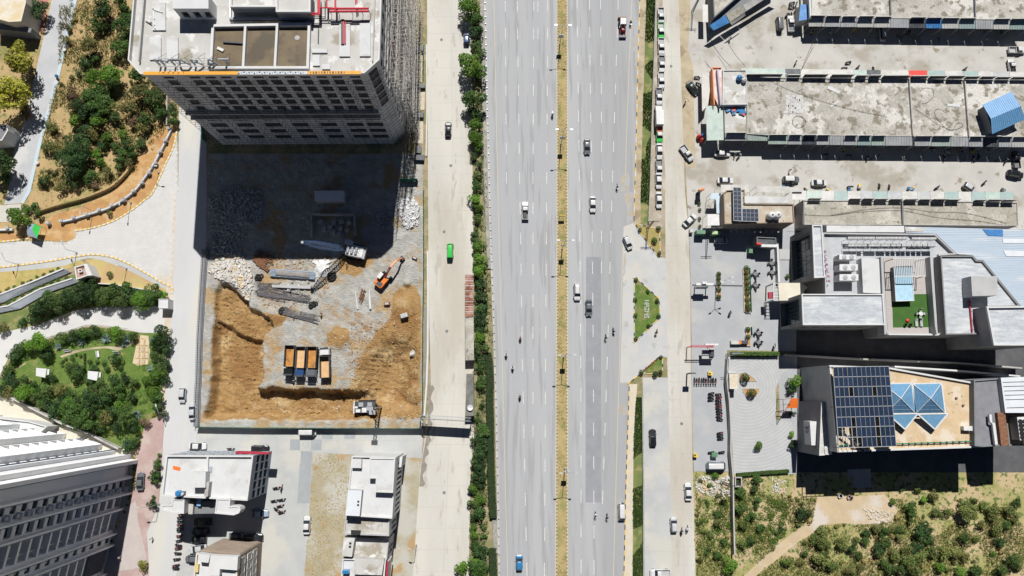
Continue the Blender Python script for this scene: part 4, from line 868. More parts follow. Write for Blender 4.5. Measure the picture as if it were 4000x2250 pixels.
MB().box(g('Y3',305,535,13.1),(2.2,1.8,0.6)).build('stand',M['dsteel'],wt);MB().lathe(g('Y3',300,510,13.4),[(0.7,0),(0.75,0.3),(0.75,1.0),(0.45,1.3)],14).build('tank',M['car_blue'],wt);MB().lathe(g('Y3',330,520,13.4),[(0.4,0),(0.4,0.8),(0.2,1.0)],12).build('drum',M['white'],wt)
bb=building('brown_block','brown fronted block with white framed windows at the bottom edge',ring('Y3',[(480,1187),(958,1228),(930,1700),(425,1700)],16),16,M['wall_brown'],M['wroof'],0.6,0.35,parmat=M['wall_cream'])
slab('raised_roof',ring('Y3',[(645,1215),(955,1230),(945,1385),(750,1370),(745,1449),(610,1449)],17),15.4,17,M['wall_w'],bb)
slab('stair_head',ring('Y3',[(500,1195),(640,1215),(620,1300),(520,1290)],17.2),15.4,17.2,M['wroof'],bb)
slab('planter',ring('Y3',[(468,1310),(508,1320),(500,1410),(462,1405)],16.2),15.4,16.2,M['ybeige'],bb)
p_=ccw(ring('Y3',[(480,1187),(958,1228),(930,1700),(425,1700)],16))
for i in range(4):
 a,b=Vector((p_[i].x,p_[i].y,0)),Vector((p_[(i+1)%4].x,p_[(i+1)%4].y,0))
 if side_of(a,b)=='E':
  d=(b-a);L=d.length;d.normalize();o_=Vector((d.y,-d.x,0))
  for z,hh in((11.8,2.4),(7.6,2.6),(4.0,2.6)):
   for k in range(9):
    u=L-1.6-k*1.95
    if u<1:continue
    w=MB();c=a+d*u+o_*0.06+Vector((0,0,z+hh/2))
    w=mk('window',[c+d*sx*0.75+Vector((0,0,sz*hh/2))+o_*0.02 for sx,sz in((-1,-1),(1,-1),(1,1),(-1,1))],[(0,1,2,3)],M['glass'],bb)
    f_=MB()
    for sx in(-1,1):f_.box(c+d*sx*0.8,(0.14,0.2,hh),math.atan2(d.y,d.x))
    for sz in(-1,1):f_.box(c+Vector((0,0,sz*hh/2)),(1.74,0.22,0.14),math.atan2(d.y,d.x))
    f_.build('frame',M['white'],w)
 if side_of(a,b)=='N':
  d=(b-a);L=d.length;d.normalize();o_=Vector((d.y,-d.x,0))
  for k in range(26):MB().box(a+d*L/2+o_*0.15+Vector((0,0,1.5+k*0.5)),(L-0.6,0.3,0.16),math.atan2(d.y,d.x)).build('slat',M['wall_brown'],bb)
def finned(L):
 return[(0.6+k*1.25,1.35+k*1.25,2.0,9.3,0.6)for k in range(int((L-1.2)/1.25))]
def finned2(L):
 return[(0.6+k*1.25,1.35+k*1.25,1.5,7.6,0.6)for k in range(int((L-1.2)/1.25))]
ma=building('white_roofed_house','white roofed block with a raised slab and slit windows beside the frontage road',ring('Y4',[(215,92),(718,105),(672,800),(145,768)],13),13,M['wall_w'],M['wroof'],0.6,0.25,win={'E':finned})
slab('raised_roof',ring('Y4',[(418,110),(708,112),(682,508),(478,500),(488,345),(414,345)],14.2),12.4,14.2,M['wroof'],ma)
MB().wallring(ring('Y4',[(418,110),(708,112),(682,508),(478,500),(488,345),(414,345)],14.4),0.3,14.19,14.45).build('parapet',M['wall_w'],ma)
slab('shed',ring('Y4',[(172,474),(330,484),(303,772),(143,763)],14.4),12.4,14.4,M['wall_g'],ma);slab('shed_roof',ring('Y4',[(172,474),(330,484),(303,772),(143,763)],14.5),14.4,14.5,M['mroof_w'],ma)
slab('roof_box',ring('Y4',[(218,125),(325,128),(322,228),(215,225)],13.6),12.4,13.6,M['wroof'],ma)
for x,y in((288,607),(286,646)):slab('skylight',ring('Y4',[(x-11,y-11),(x+11,y-11),(x+11,y+11),(x-11,y+11)],14.56),14.5,14.56,M['void'],ma)
slab('side_wing',ring('Y4',[(722,110),(790,98),(775,215),(712,232)],7),0,7,M['wall_w'],ma)
mbb=building('old_roofed_house','weathered grey roofed block below the white roofed house',ring('Y4',[(143,772),(640,803),(637,998),(120,978)],11.6),11.6,M['wall_g'],M['croof'],0.35,0.3,win={'E':finned2})
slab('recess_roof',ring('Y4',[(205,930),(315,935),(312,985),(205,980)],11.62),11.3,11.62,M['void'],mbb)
mc=building('old_roofed_house','low grey roofed block with a skylight shed, next to the red and white shop front',ring('Y4',[(132,1003),(634,1040),(612,1262),(105,1232)],9.0),9.0,M['wall_g'],M['croof'],0.35,0.3,win={'E':finned2})
slab('shed',ring('Y4',[(125,1015),(248,1025),(215,1232),(105,1225)],11),8.6,11,M['croof'],mc)
for x,y in((198,1080),(194,1118)):slab('skylight',ring('Y4',[(x-13,y-12),(x+13,y-12),(x+13,y+12),(x-13,y+12)],11.06),11,11.06,M['void'],mc)
md=building('shop_block','shop block with a red and white front at the bottom edge',ring('Y4',[(108,1250),(600,1268),(575,1600),(85,1600)],10),10,M['wall_w'],M['wroof'],0.5,0.3)
slab('raised_roof',ring('Y4',[(245,1250),(580,1265),(555,1440),(235,1430)],11.4),9.5,11.4,M['croof'],md)
a,b=g('Y4',608,1262,10.1),g('Y4',580,1600,10.1);c=(a+b)/2
MB().box((c.x+0.3,c.y,7.0),(0.3,(a-b).length-1,5.5),math.atan2((a-b).y,(a-b).x)-math.pi/2).build('sign_board',M['wall_w'],md)
MB().box((c.x+0.35,c.y,10.0),(0.4,(a-b).length-1,0.8),math.atan2((a-b).y,(a-b).x)-math.pi/2).build('red_band',M['crimson'],md)
tag(slab('blue_water_tank',ring('Y4',[(108,1388),(180,1388),(178,1424),(103,1424)],11.2),9.5,11.2,M['car_blue'],None),'blue boxy tank on the shop block roof at the bottom edge','tank')
# market rows
def lid(poly,z,name,mat,root,th=0.06):return slab(name,poly,z-th,z,mat,root)
r1=building('market_row','long weathered market roof along the top right edge',ring('D',[(320,-260),(2150,-260),(2150,155),(330,128)],5),5.0,M['wall_c'],M['oroof'],0.3,0.2)
for x0,x1 in((915,925),(1550,1562)):MB().strip([g('D',x0,-200,5),g('D',x1,135,5)],0.3,4.7,5.35).build('divider',M['wall_dg'],r1)
MB().strip([g('D',305,-200,5.5),g('D',322,135,5.5)],0.5,4.7,5.6).build('divider',M['wall_w'],r1)
r2=building('market_row','long weathered market roof in the middle with coiled cables and a blue shed',multi(5,('C',[(1775,575)]),('D',[(0,585),(1060,592),(1480,600),(2150,606),(2150,1045),(1500,1032),(0,1020)]),('C',[(1775,1010)])),5.0,M['wall_c'],M['oroof'],0.25,0.2)
for(a,b),(c,d)in(((1062,592),(1092,1028)),((1480,602),(1515,1030))):MB().strip([g('D',a,b,5),g('D',c,d,5)],0.3,4.7,5.4).build('divider',M['wall_c'],r2)
r3=building('market_row','long stained market roof behind the row of mall air conditioners',ring('I',[(262,62),(1010,62),(1885,78),(1890,255),(1030,248),(262,246)],5),5.0,M['wall_c'],M['oroof2'],0.25,0.2)
MB().strip([g('I',1008,64,5),g('I',1016,246,5)],0.35,4.7,5.4).build('divider',M['wall_dg'],r3)
MB().strip([g('I',266,64,5),g('I',268,246,5)],0.3,4.7,5.3).build('divider',M['wall_dg'],r3)
def awnings(t,xs,yt,yb,ht,hb,mats,desc,group,board=True,cat='awning',rows='below'):
 """sheet awnings sloping down from the shop fronts, one thing each"""
 for k,(x0,x1)in enumerate(zip(xs,xs[1:])):
  y0,y1=(yt(x0),yb(x0))if callable(yt)else(yt,yb);up_=y1<y0
  A,B_,C_,D_=g(t,x0+2,y0,ht),g(t,x1-2,y0,ht),g(t,x1-2,y1,hb),g(t,x0+2,y1,hb)
  m_=M[mats[k%len(mats)]]
  names=dict(green_s='pale green',teal_s='pale teal',grey_s='grey',white_s='off-white',dark_s='dark',blue_s='bright blue',red_s='red',pvc='')
  o=thing('shop_awning','%s sheet awning %s'%(names.get(mats[k%len(mats)],'grey'),desc),cat,(A+C_)/2,group)
  n_=(B_-A).cross(D_-A).normalized()*0.06
  mk('sheet',[A,B_,C_,D_,A+n_,B_+n_,C_+n_,D_+n_],[(0,1,2,3),(7,6,5,4),(0,4,5,1),(1,5,6,2),(2,6,7,3),(3,7,4,0)],m_,o)
  nr=max(3,int((B_-A).length/0.7));rb=MB()
  for i in range(nr+1):f=i/nr;rb.bar(A.lerp(B_,f)+Vector((0,0,0.05)),D_.lerp(C_,f)+Vector((0,0,0.05)),0.05)
  rb.build('ribs',m_,o)
  if board and random.random()<0.85:
   hb_=random.uniform(1.4,1.9)if up_ else random.uniform(.9,1.2);dm=random.choice(['dark_s','dark_s','dark_s','dark_s','wall_dg'])  # near-black boards: the shade on their south faces is put into the colour
   s=-1 if up_ else 1
   c=(A+B_)/2;ang=math.atan2((B_-A).y,(B_-A).x)
   MB().box((c.x,c.y+s*-0.1,ht+hb_/2),((B_-A).length*random.uniform(0.8,0.98),0.12,hb_),ang).build('sign_board',M[dm],o)
   MB().box((c.x,c.y+s*-0.12,ht+hb_+0.03),((B_-A).length*0.97,0.22,0.06),ang).build('board_cap',M['white_s'],o)
  for x in(D_,C_):MB().bar((x.x,x.y+0.1,0),(x.x,x.y+0.1,hb),0.08).build('post',M['steel'],o)
awnings('D',[306,430,548,672,798,925,1065,1190,1310,1440,1565,1700,1825,1960],lambda x:129+(x-330)*.0148,lambda x:200+(x-330)*.0148,4.9,4.1,['white_s','grey_s','grey_s','white_s','white_s','grey_s','dark_s','blue_s','white_s','teal_s','grey_s','white_s','teal_s'],'on the shop fronts of the top market row','awnings of the top market row')
awnings('D',[0,150,255,365,465,570,675,780,885,1090,1105,1235,1380,1515,1625,1740,1840,1960],lambda x:1022+x*.008,lambda x:1088+x*.012,4.9,4.1,['green_s','grey_s','dark_s','grey_s','grey_s','grey_s','teal_s','green_s','grey_s','dark_s','grey_s','green_s','grey_s','grey_s','dark_s','grey_s','white_s'],'on the lower shop fronts of the middle market row','lower awnings of the middle market row')
awnings('C',[1605,1775,1935],1006,1062,4.9,4.1,['grey_s','green_s'],'at the left end of the middle market row','end awnings of the middle market row')
awnings('D',[-205,130,245,450,645,745,850,1060,1200,1335,1470,1585,1700,1820,1960],lambda x:583+x*.01,lambda x:520+x*.012,4.9,4.2,['green_s','dark_s','white_s','white_s','green_s','dark_s','white_s','red_s','teal_s','white_s','teal_s','white_s','grey_s','white_s'],'on the upper shop fronts of the middle market row','upper awnings of the middle market row')
awnings('I',[180,290,400,500,600,700,790,900,1010,1125,1225,1330,1435,1535,1640,1750,1850],lambda x:60+(x-262)*.0098,lambda x:-8+(x-262)*.006,4.9,4.2,['white_s','green_s','white_s','teal_s','white_s','grey_s','teal_s','grey_s','white_s','grey_s','white_s','teal_s','white_s','teal_s','green_s','teal_s'],'on the shop fronts of the lower market row','awnings of the lower market row')
hd=building('corner_shop','small pale roofed shop with water tanks at the left end of the middle market row',ring('C',[(1592,528),(1768,526),(1776,788),(1588,790)],6),6.0,M['wall_w'],M['croof'],0.3,0.2)
slab('sign_back',ring('C',[(1512,512),(1575,512),(1582,525),(1590,790),(1560,800),(1520,720)],5.4),4.6,5.4,nmat('faded_pink_board',(0.58,0.40,0.35),(0.64,0.56,0.55),0.6),hd)
MB().strip([g('C',1512,515,5.5),g('C',1525,795,5.5)],0.25,2.8,5.8).build('sign_board',M['orange_p'],hd);MB().strip([g('C',1512,513,5.5),g('C',1578,513,5.5)],0.25,2.8,5.8).build('sign_board',M['orange_p'],hd)
MB().strip([g('C',1550,525,6.3),g('C',1575,795,6.3)],0.4,2.8,6.6).build('sign_board',pmat('lilac_board',(0.36,0.33,0.42)),hd)
tag(lid(ring('C',[(1430,552),(1510,552),(1480,790),(1435,840)],3.4),3.4,'canopy',M['white_s'],None),'long off-white canopy in front of the small pale roofed shop','canopy')
gsr=thing('green_canopy','large pale green sheet canopy at the left end of the middle market row','canopy',g('C',1530,930,4.4))
lid(ring('C',[(1465,798),(1592,800),(1598,1057),(1470,1060)],4.6),4.6,'sheet',M['green_s'],gsr)
for x,y in((1470,805),(1590,805),(1595,1050),(1475,1052)):p=g('C',x,y,4.5);MB().bar((p.x,p.y,0),p,0.12).build('post',M['steel'],gsr)
lo=building('roof_terrace','low roof with blue and red cloth between the pale roofed shop and green canopy',ring('C',[(1602,800),(1775,800),(1772,1005),(1605,1005)],4.6),4.6,M['wall_c'],M['croof'],0.3,0.2)
cl=thing('cloth_pile','heap of blue and red cloth on the low roof','cloth',g('C',1685,840,4.4))
for k in range(14):
 p=g('C',random.uniform(1620,1755),random.uniform(824,862),4.5);MB().box(p+Vector((0,0,0.15)),(random.uniform(.7,1.6),random.uniform(.4,.9),random.uniform(.15,.5)),random.uniform(0,3)).build('cloth',[M['car_blue'],M['car_blue'],M['red_s'],M['car_lblue']][k%4],cl)
def tank(t,x,y,h,r,hh,mat,label,cat='water tank'):
 o=thing('water_tank',label,cat,g(t,x,y,h))
 b=g(t,x,y,h+hh*0.5);b=Vector((b.x,b.y,h))
 MB().lathe(b,[(r*.95,0),(r,0.1),(r,hh*.75),(r*.7,hh*.93),(r*.3,hh)],16).build('drum',mat,o,True);MB().lathe(b+Vector((0,0,hh)),[(r*.28,-0.02),(r*.26,0.1)],10).build('lid',M['dsteel'],o)
 return o
tank('C',1716,587,5.7,0.75,1.5,M['car_blue'],'blue water tank on the small pale roofed shop')
tank('C',1752,605,5.7,0.65,1.4,M['white'],'white water tank beside the blue one on the small shop roof')
for k,(x,y,m_)in enumerate(((1410,1030,'red_s'),(1440,1025,'car_blue'),(1435,1058,'red_s'))):tank('C',x,y,0,0.55,1.9,M[m_],['red drum left of the blue drum beside the green canopy','blue drum beside the green canopy','red drum in front of the blue drum beside the green canopy'][k],'drum')
dg_=building('corner_building','dark roofed wedge shaped building at the top beside the service road',ring('W5',[(232,-130),(520,-130),(245,112)],6),6,M['wall_dg'],M['oroof2'],0.5,0.3)
dc=thing('diagonal_awning','diagonal strip of white and blue awnings under the wedge shaped building','awning',g('W5',380,90,4))
for(a,b,c,d),m_ in((((215,163),(318,95),(342,145),(242,195)),'blue_s'),(((322,92),(430,30),(445,75),(345,142)),'oroof2'),(((430,32),(520,-20),(560,0),(448,72)),'white_s'),(((345,145),(440,82),(446,98),(360,160)),'white_s'),(((520,-22),(640,-95),(670,-60),(562,0)),'grey_s')):
 q=[g('W5',*a,4.9),g('W5',*b,4.9),g('W5',*c,4.2),g('W5',*d,4.2)];mk('sheet',q+[x-Vector((0,0,0.1))for x in q],[(0,1,2,3),(7,6,5,4),(0,4,5,1),(1,5,6,2),(2,6,7,3),(3,7,4,0)],M[m_],dc)
slab('shop_wall',ring('W5',[(232,150),(325,95),(525,-22),(645,-95),(520,-130),(246,108)],4.1),0,4.1,M['wall_dg'],dg_)
tag(lid(ring('W5',[(172,28),(205,30),(207,142),(172,142)],4),4.0,'canopy',M['white_s'],None),'narrow white sheet canopy left of the wedge shaped building','canopy')
bl=building('blue_kiosk','bright blue roofed kiosk at the left end of the top market row',ring('D',[(245,32),(300,34),(302,145),(232,158)],4),4,M['wall_g'],M['blue_s'],0.0)
bs=thing('blue_roof_shed','tilted blue metal roofed shed standing on the middle market roof','shed',g('D',1760,860,5))
A_,B2,C2,D2=g('D',1620,790,7.6),g('D',1835,692,7.6),g('D',1905,802,8.6),g('D',1682,895,8.6)
E2,F2=g('D',1940,900,7.6),g('D',1692,1012,7.6)
for q,m_ in(([A_,B2,C2,D2],'blue_l'),([D2,C2,E2,F2],'blue_d')):
 if m_ not in M:M[m_]=pmat('mid_blue_sheet',(0.11,0.26,0.45),0.45)
 mk('roof_sheet',q+[x-Vector((0,0,0.1))for x in q],[(0,1,2,3),(7,6,5,4),(0,4,5,1),(1,5,6,2),(2,6,7,3),(3,7,4,0)],M[m_],bs)
 rb=MB()
 for i in range(17):f=i/16;rb.bar(q[0].lerp(q[1],f)+Vector((0,0,.03)),q[3].lerp(q[2],f)+Vector((0,0,.03)),0.06)
 rb.build('ribs',M[m_],bs)
MB().prism(inset(ccw([A_,B2,E2,F2]),0.5),4.7,7.4).build('wall',M['wall_dg'],bs)
lid(ring('D',[(1645,910),(1690,930),(1730,1000),(1680,1010)],6.5),6.5,'lean_to',M['grey_s'],bs)
def clutter(name,label,t,q,z,mat,cat,th=0.08):return tag(slab(name,ring(t,q,z),z-th,z,M[mat],None),label,cat)
tl=thing('tile_patch','square patch of white and grey tiles on the middle market roof','tiles',g('D',200,785,4.8))
for i in range(8):
 for j in range(9):
  x0,y0=135+i*16.5+(8 if random.random()<.1 else 0),718+j*15;c=random.choice(['white_s']*6+['grey_s','wall_g','wroof','wroof']+(['brickrust']if i>5 and 3<j<5 else[]))
  slab('tile',ring('D',[(x0,y0),(x0+16,y0),(x0+16,y0+14.5),(x0,y0+14.5)],4.83),4.77,4.83,M[c],tl)
clutter('roof_panel','long pale panel lying on the middle market roof','D',[(460,645),(548,688),(535,708),(447,668)],4.85,'wroof','panel')
clutter('roof_panel','narrow pale plank lying beside the cable on the middle market roof','D',[(465,800),(530,758),(537,768),(478,810)],4.85,'wroof','plank')
clutter('roof_panel','pale rectangle of board near the right roof divider','D',[(1355,782),(1450,785),(1450,808),(1355,800)],4.85,'wroof','board')
def cable(label,pts_,r=0.05,n=6,mat='cable'):
 L_=smooth_line(pts_,n);mb=MB()
 for a,b in zip(L_,L_[1:]):mb.tube(a,b,r,4,caps=False)
 return tag(mb.build('cable',M[mat],None),label,'cable')
Z_=4.9
for lb,t,q in(('thick black cable crossing the left half of the middle market roof','D',[(0,600),(120,660),(300,730),(480,785),(650,830),(900,880)]),('thin cable looping on the middle market roof between the dividers','D',[(1150,690),(1180,665),(1240,670),(1250,720),(1200,775),(1160,780)]),('long coiled cable on the middle market roof beside the right divider','D',[(1110,820),(1200,880),(1290,940),(1380,980),(1460,960),(1470,935),(1430,930),(1380,985),(1280,900),(1260,840),(1300,820),(1350,860)]),('round loop of cable near the tile patch','D',[(190,890),(230,875),(280,900),(280,940),(230,965),(190,940),(185,900)]),('cable running across the stained lower market roof','I',[(200,165),(460,178),(700,150),(1000,140),(1300,195),(1600,220),(1885,270)]),('second cable across the stained lower market roof','I',[(480,175),(760,130),(1010,120),(1250,150),(1500,160),(1800,235)])):
 cable(lb,ring(t,q,Z_),0.04)
for lb,a,b in(('cable spanning the lane from the upper row to the middle row',('D',425,145,6.5),('D',250,530,6)),('slack cable from the wedge shaped building to the small shop',('C',1500,300,5),('C',1650,500,6)),('slack cable beside the first one near the small shop',('C',1600,260,5),('C',1760,500,6))):
 p,q=g(*a),g(*b);cable(lb,[p,p.lerp(q,.33)-Vector((0,0,.8)),p.lerp(q,.66)-Vector((0,0,.8)),q],0.06)
# corner café building with solar panels (X1)
cb=building('corner_building','sandy roofed corner building with solar panels and two white tanks',ring('X1',[(590,300),(640,250),(925,240),(930,462),(1690,466),(1706,762),(605,785)],7.5),7.5,M['wall_brown'],nmat('dusty_roof',(0.42,0.35,0.265),(0.36,0.30,0.23),0.35,(0.46,0.42,0.36),0.25,0.55,0.07,fine=0.16,c4=(0.24,0.17,0.1),sc4=1.0,t4=0.66),0.4,0.25)
pv1=thing('solar_array','L shaped group of solar panels on the sandy corner roof','solar panels',g('X1',900,480,8))
PVM={}
def pv(root,A,B,C,D,frame=0.05):
 """one solar module, a tilted quad with a raised rim"""
 q=[A,B,C,D];c=sum(q,Vector((0,0,0)))/4
 q=[c+(p-c)*0.955 for p in q];n_=(q[1]-q[0]).cross(q[3]-q[0]).normalized();n_=n_ if n_.z>0 else-n_
 o=mk('solar_panel',q+[p-n_*0.06 for p in q],[(0,1,2,3),(7,6,5,4),(0,4,5,1),(1,5,6,2),(2,6,7,3),(3,7,4,0)]if(q[1]-q[0]).cross(q[3]-q[0]).z>0 else[(3,2,1,0),(4,5,6,7),(1,5,4,0),(2,6,5,1),(3,7,6,2),(0,4,7,3)],M['pv'],root)
 return o
def pvgrid(root,corners,nc,nr,skip=(),thick=0.05):
 A,B,C,D=corners
 P=lambda u,v:A.lerp(B,u).lerp(D.lerp(C,u),v)
 for j in range(nr):
  for i in range(nc):
   if(i,j)in skip:continue
   pv(root,P(i/nc,j/nr),P((i+1)/nc,j/nr),P((i+1)/nc,(j+1)/nr),P(i/nc,(j+1)/nr))
 fr=MB();dn=Vector((0,0,-0.05))
 for i in range(nc+1):fr.bar(P(i/nc,0)+dn,P(i/nc,1)+dn,0.13,0.1)
 for j in range(nr+1):fr.bar(P(0,j/nr)+dn,P(1,j/nr)+dn,0.13,0.1)
 fr.build('frame',M['alu'],root)
zA=8.6
pvgrid(pv1,[g('X1',742,208,zA),g('X1',862,212,zA),g('X1',878,738,zA),g('X1',750,728,zA)],2,8)
pvgrid(pv1,[g('X1',884,545,zA),g('X1',1134,548,zA),g('X1',1142,744,zA),g('X1',886,738,zA)],4,3)
for x,y in((760,230),(760,480),(760,715),(1120,560),(1120,735)):p=g('X1',x,y,zA);MB().bar((p.x,p.y,7.1),(p.x,p.y,zA-.1),0.1).build('leg',M['steel'],pv1)
tank('X1',1335,655,7.1,1.0,2.4,M['white'],'left white tank on the sandy corner roof');tank('X1',1428,652,7.1,1.0,2.4,M['white'],'right white tank on the sandy corner roof')
ln2=thing('light_rail','long white rail with downlights on the shaded side of the sandy corner building','light rail',g('X1',1050,830,5))
MB().bar(g('X1',615,825,5.6),g('X1',1495,835,5.6),0.14).build('rail',M['white'],ln2)
for k in range(9):
 x=700+k*93;MB().bar(g('X1',x,830,5.6),g('X1',x+5,905,5.0),0.05).build('arm',M['alu'],ln2);MB().box(g('X1',x+5,908,5.0),(0.4,0.25,0.12)).build('lamp_head',M['white'],ln2)
for lb,q,z,m_ in(('white sheet awning above the sandy corner building',[(545,165),(980,165),(985,285),(545,285)],5.2,'white_s'),('long white roof strip right of the solar panels',[(918,348),(1600,355),(1602,452),(918,450)],7.8,'wroof'),('white awning above the dark strip right of the solar panels',[(1110,190),(1620,195),(1622,300),(1115,285)],5.0,'white_s'),('square white tarpaulin beside the sandy corner building',[(335,630),(555,628),(560,805),(340,808)],4.0,'white'),('light blue sheet roof left of the solar panels',[(395,300),(545,300),(550,620),(480,620),(470,400),(380,385)],4.2,'car_lblue2'),('white awning at the end of the lower market row',[(1620,205),(1832,210),(1830,280),(1620,280)],5.0,'white_s')):
 if m_ not in M:M[m_]=pmat('pale_blue_awning',(0.45,0.55,0.64),0.5)
 o=thing('canopy',lb,'canopy',g('X1',*q[0],0));P_=ring('X1',q,z);lid(P_,z,'sheet',M[m_],o)
 for p in P_:MB().bar((p.x*.999,p.y*.999,0),(p.x*.999,p.y*.999,z-.05),0.08).build('post',M['steel'],o)
for lb,q,z,m_ in(('dark green box container near the service road',[(168,880),(305,882),(305,940),(168,938)],2.6,'green_c'),('pale green box container beside the dark green one',[(410,895),(540,898),(540,945),(410,943)],2.6,'green_l'),('orange signboard beside the lattice pole',[(205,235),(295,215),(298,235),(212,258)],4,'orange_p'),('small white cabinet at the road edge',[(62,868),(115,868),(115,915),(62,915)],1.3,'white_s'),('long green bin in the mall forecourt',[(990,1175),(1085,1178),(1085,1240),(990,1238)],1.8,'green_c')):
 if m_ not in M:M[m_]=pmat('paint_'+m_,(0.10,0.22,0.13)if m_=='green_c' else(0.36,0.52,0.27),0.5)
 P_=ring('X1',q,z);o=thing('box_kiosk' if z<3 else 'signboard',lb,'kiosk' if z<3 else 'sign',(P_[0].x,P_[0].y,0))
 slab('body',P_,0.15 if z<3 else 2.6,z,M[m_],o);slab('base',inset(ccw(P_),0.12),0,0.16 if z<3 else 2.6,M['dsteel'],o)
# mall
ZM=11.0
mall=building('shopping_mall','large grey mall with roof terrace, rows of air conditioners and slanted glass fronts',ring('I',[(412,306),(1262,316),(1425,470),(1300,478),(1345,1075),(905,1082),(880,1010),(440,1005),(430,650)],ZM),ZM,M['wall_mall'],nmat('mall_roof',(0.43,0.44,0.455),(0.37,0.385,0.41),0.4,fine=0.06),0.9,0.35,parmat=M['wall_g'])
def glassfront(t,q,h,base_q,label):
 """roof block whose left end carries a recessed glass front"""
 P_=ring(t,q,h);c=sum(P_,Vector((0,0,0)))/4
 o=thing('mall_wing',label,'building',(c.x,c.y,0));p=ccw(P_);mb=MB();pn=[]
 for i in range(len(p)):
  a,b=p[i],p[(i+1)%len(p)];L=(b-a).length
  ops=[(L*.1,L*.9,0.8,h-1.4,1.4)]if side_of(a,b)=='W' else([(L*.1+k*L*.14,L*.2+k*L*.14,7,8.6,.3)for k in range(6)]if side_of(a,b)=='S' else[])
  pn+=facade(mb,a,b,0,h-0.3,ops)
 mb.build('wall',M['wall_mall'],o)
 for qd in pn:
  g_=pane_obj('window',qd,pmat('dark_teal_glass',(0.02,0.04,0.05),0.15,spec=0.6)if 'tealg' not in M else M['tealg'],o)
  A,B,C,D=[Vector(x)for x in qd];f_=MB()
  if(B-A).length>4:
   for k in range(1,6):f_.bar(A.lerp(B,k/6),D.lerp(C,k/6),0.1)
   for k in range(1,4):f_.bar(A.lerp(D,k/4),B.lerp(C,k/4),0.1)
   f_.build('mullions',M['dsteel'],g_)
 slab('roof',P_,h-0.31,h-0.15,M['tiles'],o);MB().wallring(P_,0.3,h-0.152,h+0.25).build('parapet',M['wall_w'],o)
 return o
glassfront('I',[(250,770),(866,770),(882,1005),(260,1005)],13.7,None,'front wing of the mall with a grey tiled roof and glass end')
glassfront('I',[(330,250),(406,250),(428,646),(346,650)],13.2,None,'narrow rear wing of the mall with a slanted glass front')
building('mall_wing','right wing of the mall with a tiled roof, stair head and red pipe',ring('I',[(1302,480),(1545,480),(1575,515),(1622,516),(1905,862),(1650,872),(1645,1072),(1342,1076)],13),13,M['wall_mall'],M['tiles'],0.5,0.3)
slab('stair_head',ring('I',[(1532,635),(1730,635),(1732,780),(1542,786)],16),12.4,16,M['wall_g'],None);tag(COL.objects[-1],'grey boxy stair head on the right wing of the mall','stair head')
rpp=thing('red_pipe','magenta red pipe running down the right wing roof','pipe',g('I',1530,950,12.7));MB().tube(g('I',1520,810,12.8),g('I',1542,1060,12.8),0.18,8).build('pipe',M['crimson'],rpp)
for y in(830,900,970,1040):MB().box(g('I',1524+(y-830)*.08,y,12.65),(.6,.2,.3)).build('clamp',M['dsteel'],rpp)
building('mall_wing','tallest tiled block of the mall at the right edge',ring('I',[(1650,864),(2100,858),(2100,1158),(1706,1158)],17.5),17.5,M['wall_mall'],M['tiles'],0.6,0.4,win={'S':lambda L:grid_ops(L,7,[3,6.5,10],1.0,1.6)},parmat=M['wall_w'])
bm=building('metal_roofed_hall','wide pale blue metal roof behind the mall',ring('I',[(1030,262),(1900,282),(2100,292),(2100,858),(1908,860),(1624,514),(1578,512),(1546,478),(1428,468),(1265,314),(1040,306)],7),7,M['wall_g'],M['mroof'],0.0)
rb=MB()
for k in range(46):
 y=275+k*13;x0=1280+max(0,(y-320))*1.08
 rb.bar(g('I',max(1050,x0 if y>320 else 1050),y,7.03),g('I',2080,y+10,7.03),0.035)
rb.build('ribs',M['mroof'],bm)
for q,m_,lb in(([(1620,280),(1772,282),(1775,334),(1660,330)],'blue_s','bright blue patch of sheet on the pale blue metal roof'),([(1770,350),(2080,355),(2080,390),(1775,385)],'mroof_w','upper white band on the pale blue metal roof'),([(1775,440),(2080,448),(2080,488),(1800,485)],'mroof_w','lower white band on the pale blue metal roof'),([(1040,265),(1180,268),(1175,300),(1040,296)],'croof','pale strip beside the pale blue metal roof')):
 clutter('roof_sheet',lb,'I',q,7.12,m_,'roof sheet',0.05)
clutter('low_roof','long white low roof above the mall air conditioners','I',[(442,252),(1026,256),(1030,304),(442,300)],8,'wroof','roof',8)
def make_ac():
 o=thing('air_conditioner','white box air conditioner','air conditioner')
 MB().box((0,0,0.55),(0.95,0.42,0.75)).build('casing',M['white'],o);MB().box((0,0.05,0.935),(0.7,0.3,0.02)).build('grille',M['wall_g'],o)
 for x in(-.4,.4):MB().box((x,0,0.09),(0.06,0.4,0.18)).build('foot',M['steel'],o)
 return o
ac0=make_ac();ac_used=False
def place(proto,flag,loc,rz,label,group=None,sc=1.0):
 o=proto if not flag.get(proto.name)else copy_tree(proto);flag[proto.name]=True
 o.location=loc;o.rotation_euler=(0,0,rz);o['label']=label;o.scale=(sc,sc,sc)
 if group:o['group']=group
 elif 'group' in o:del o['group']
 return o
USED={}
for y,xs,lb in((352,[605,640,675,712,742,775,815,845,870,905,935,965,995,1025],'left'),(356,[1085,1110,1142,1170,1205,1235],'right'),(408,[608,640,675,712,760,790,815,855,888,930,968,1010,1045,1085,1125,1165,1205,1238],'front')):
 for x in xs:place(ac0,USED,g('I',x,y,ZM+0.8),0,'white air conditioner on the %s rack of the mall roof'%{'left':'back left','right':'back right','front':'front'}[lb],'air conditioners on the %s mall rack'%lb,1.15)
rk=thing('equipment_rack','steel racks carrying the rows of air conditioners on the mall roof','rack',g('I',900,390,ZM))
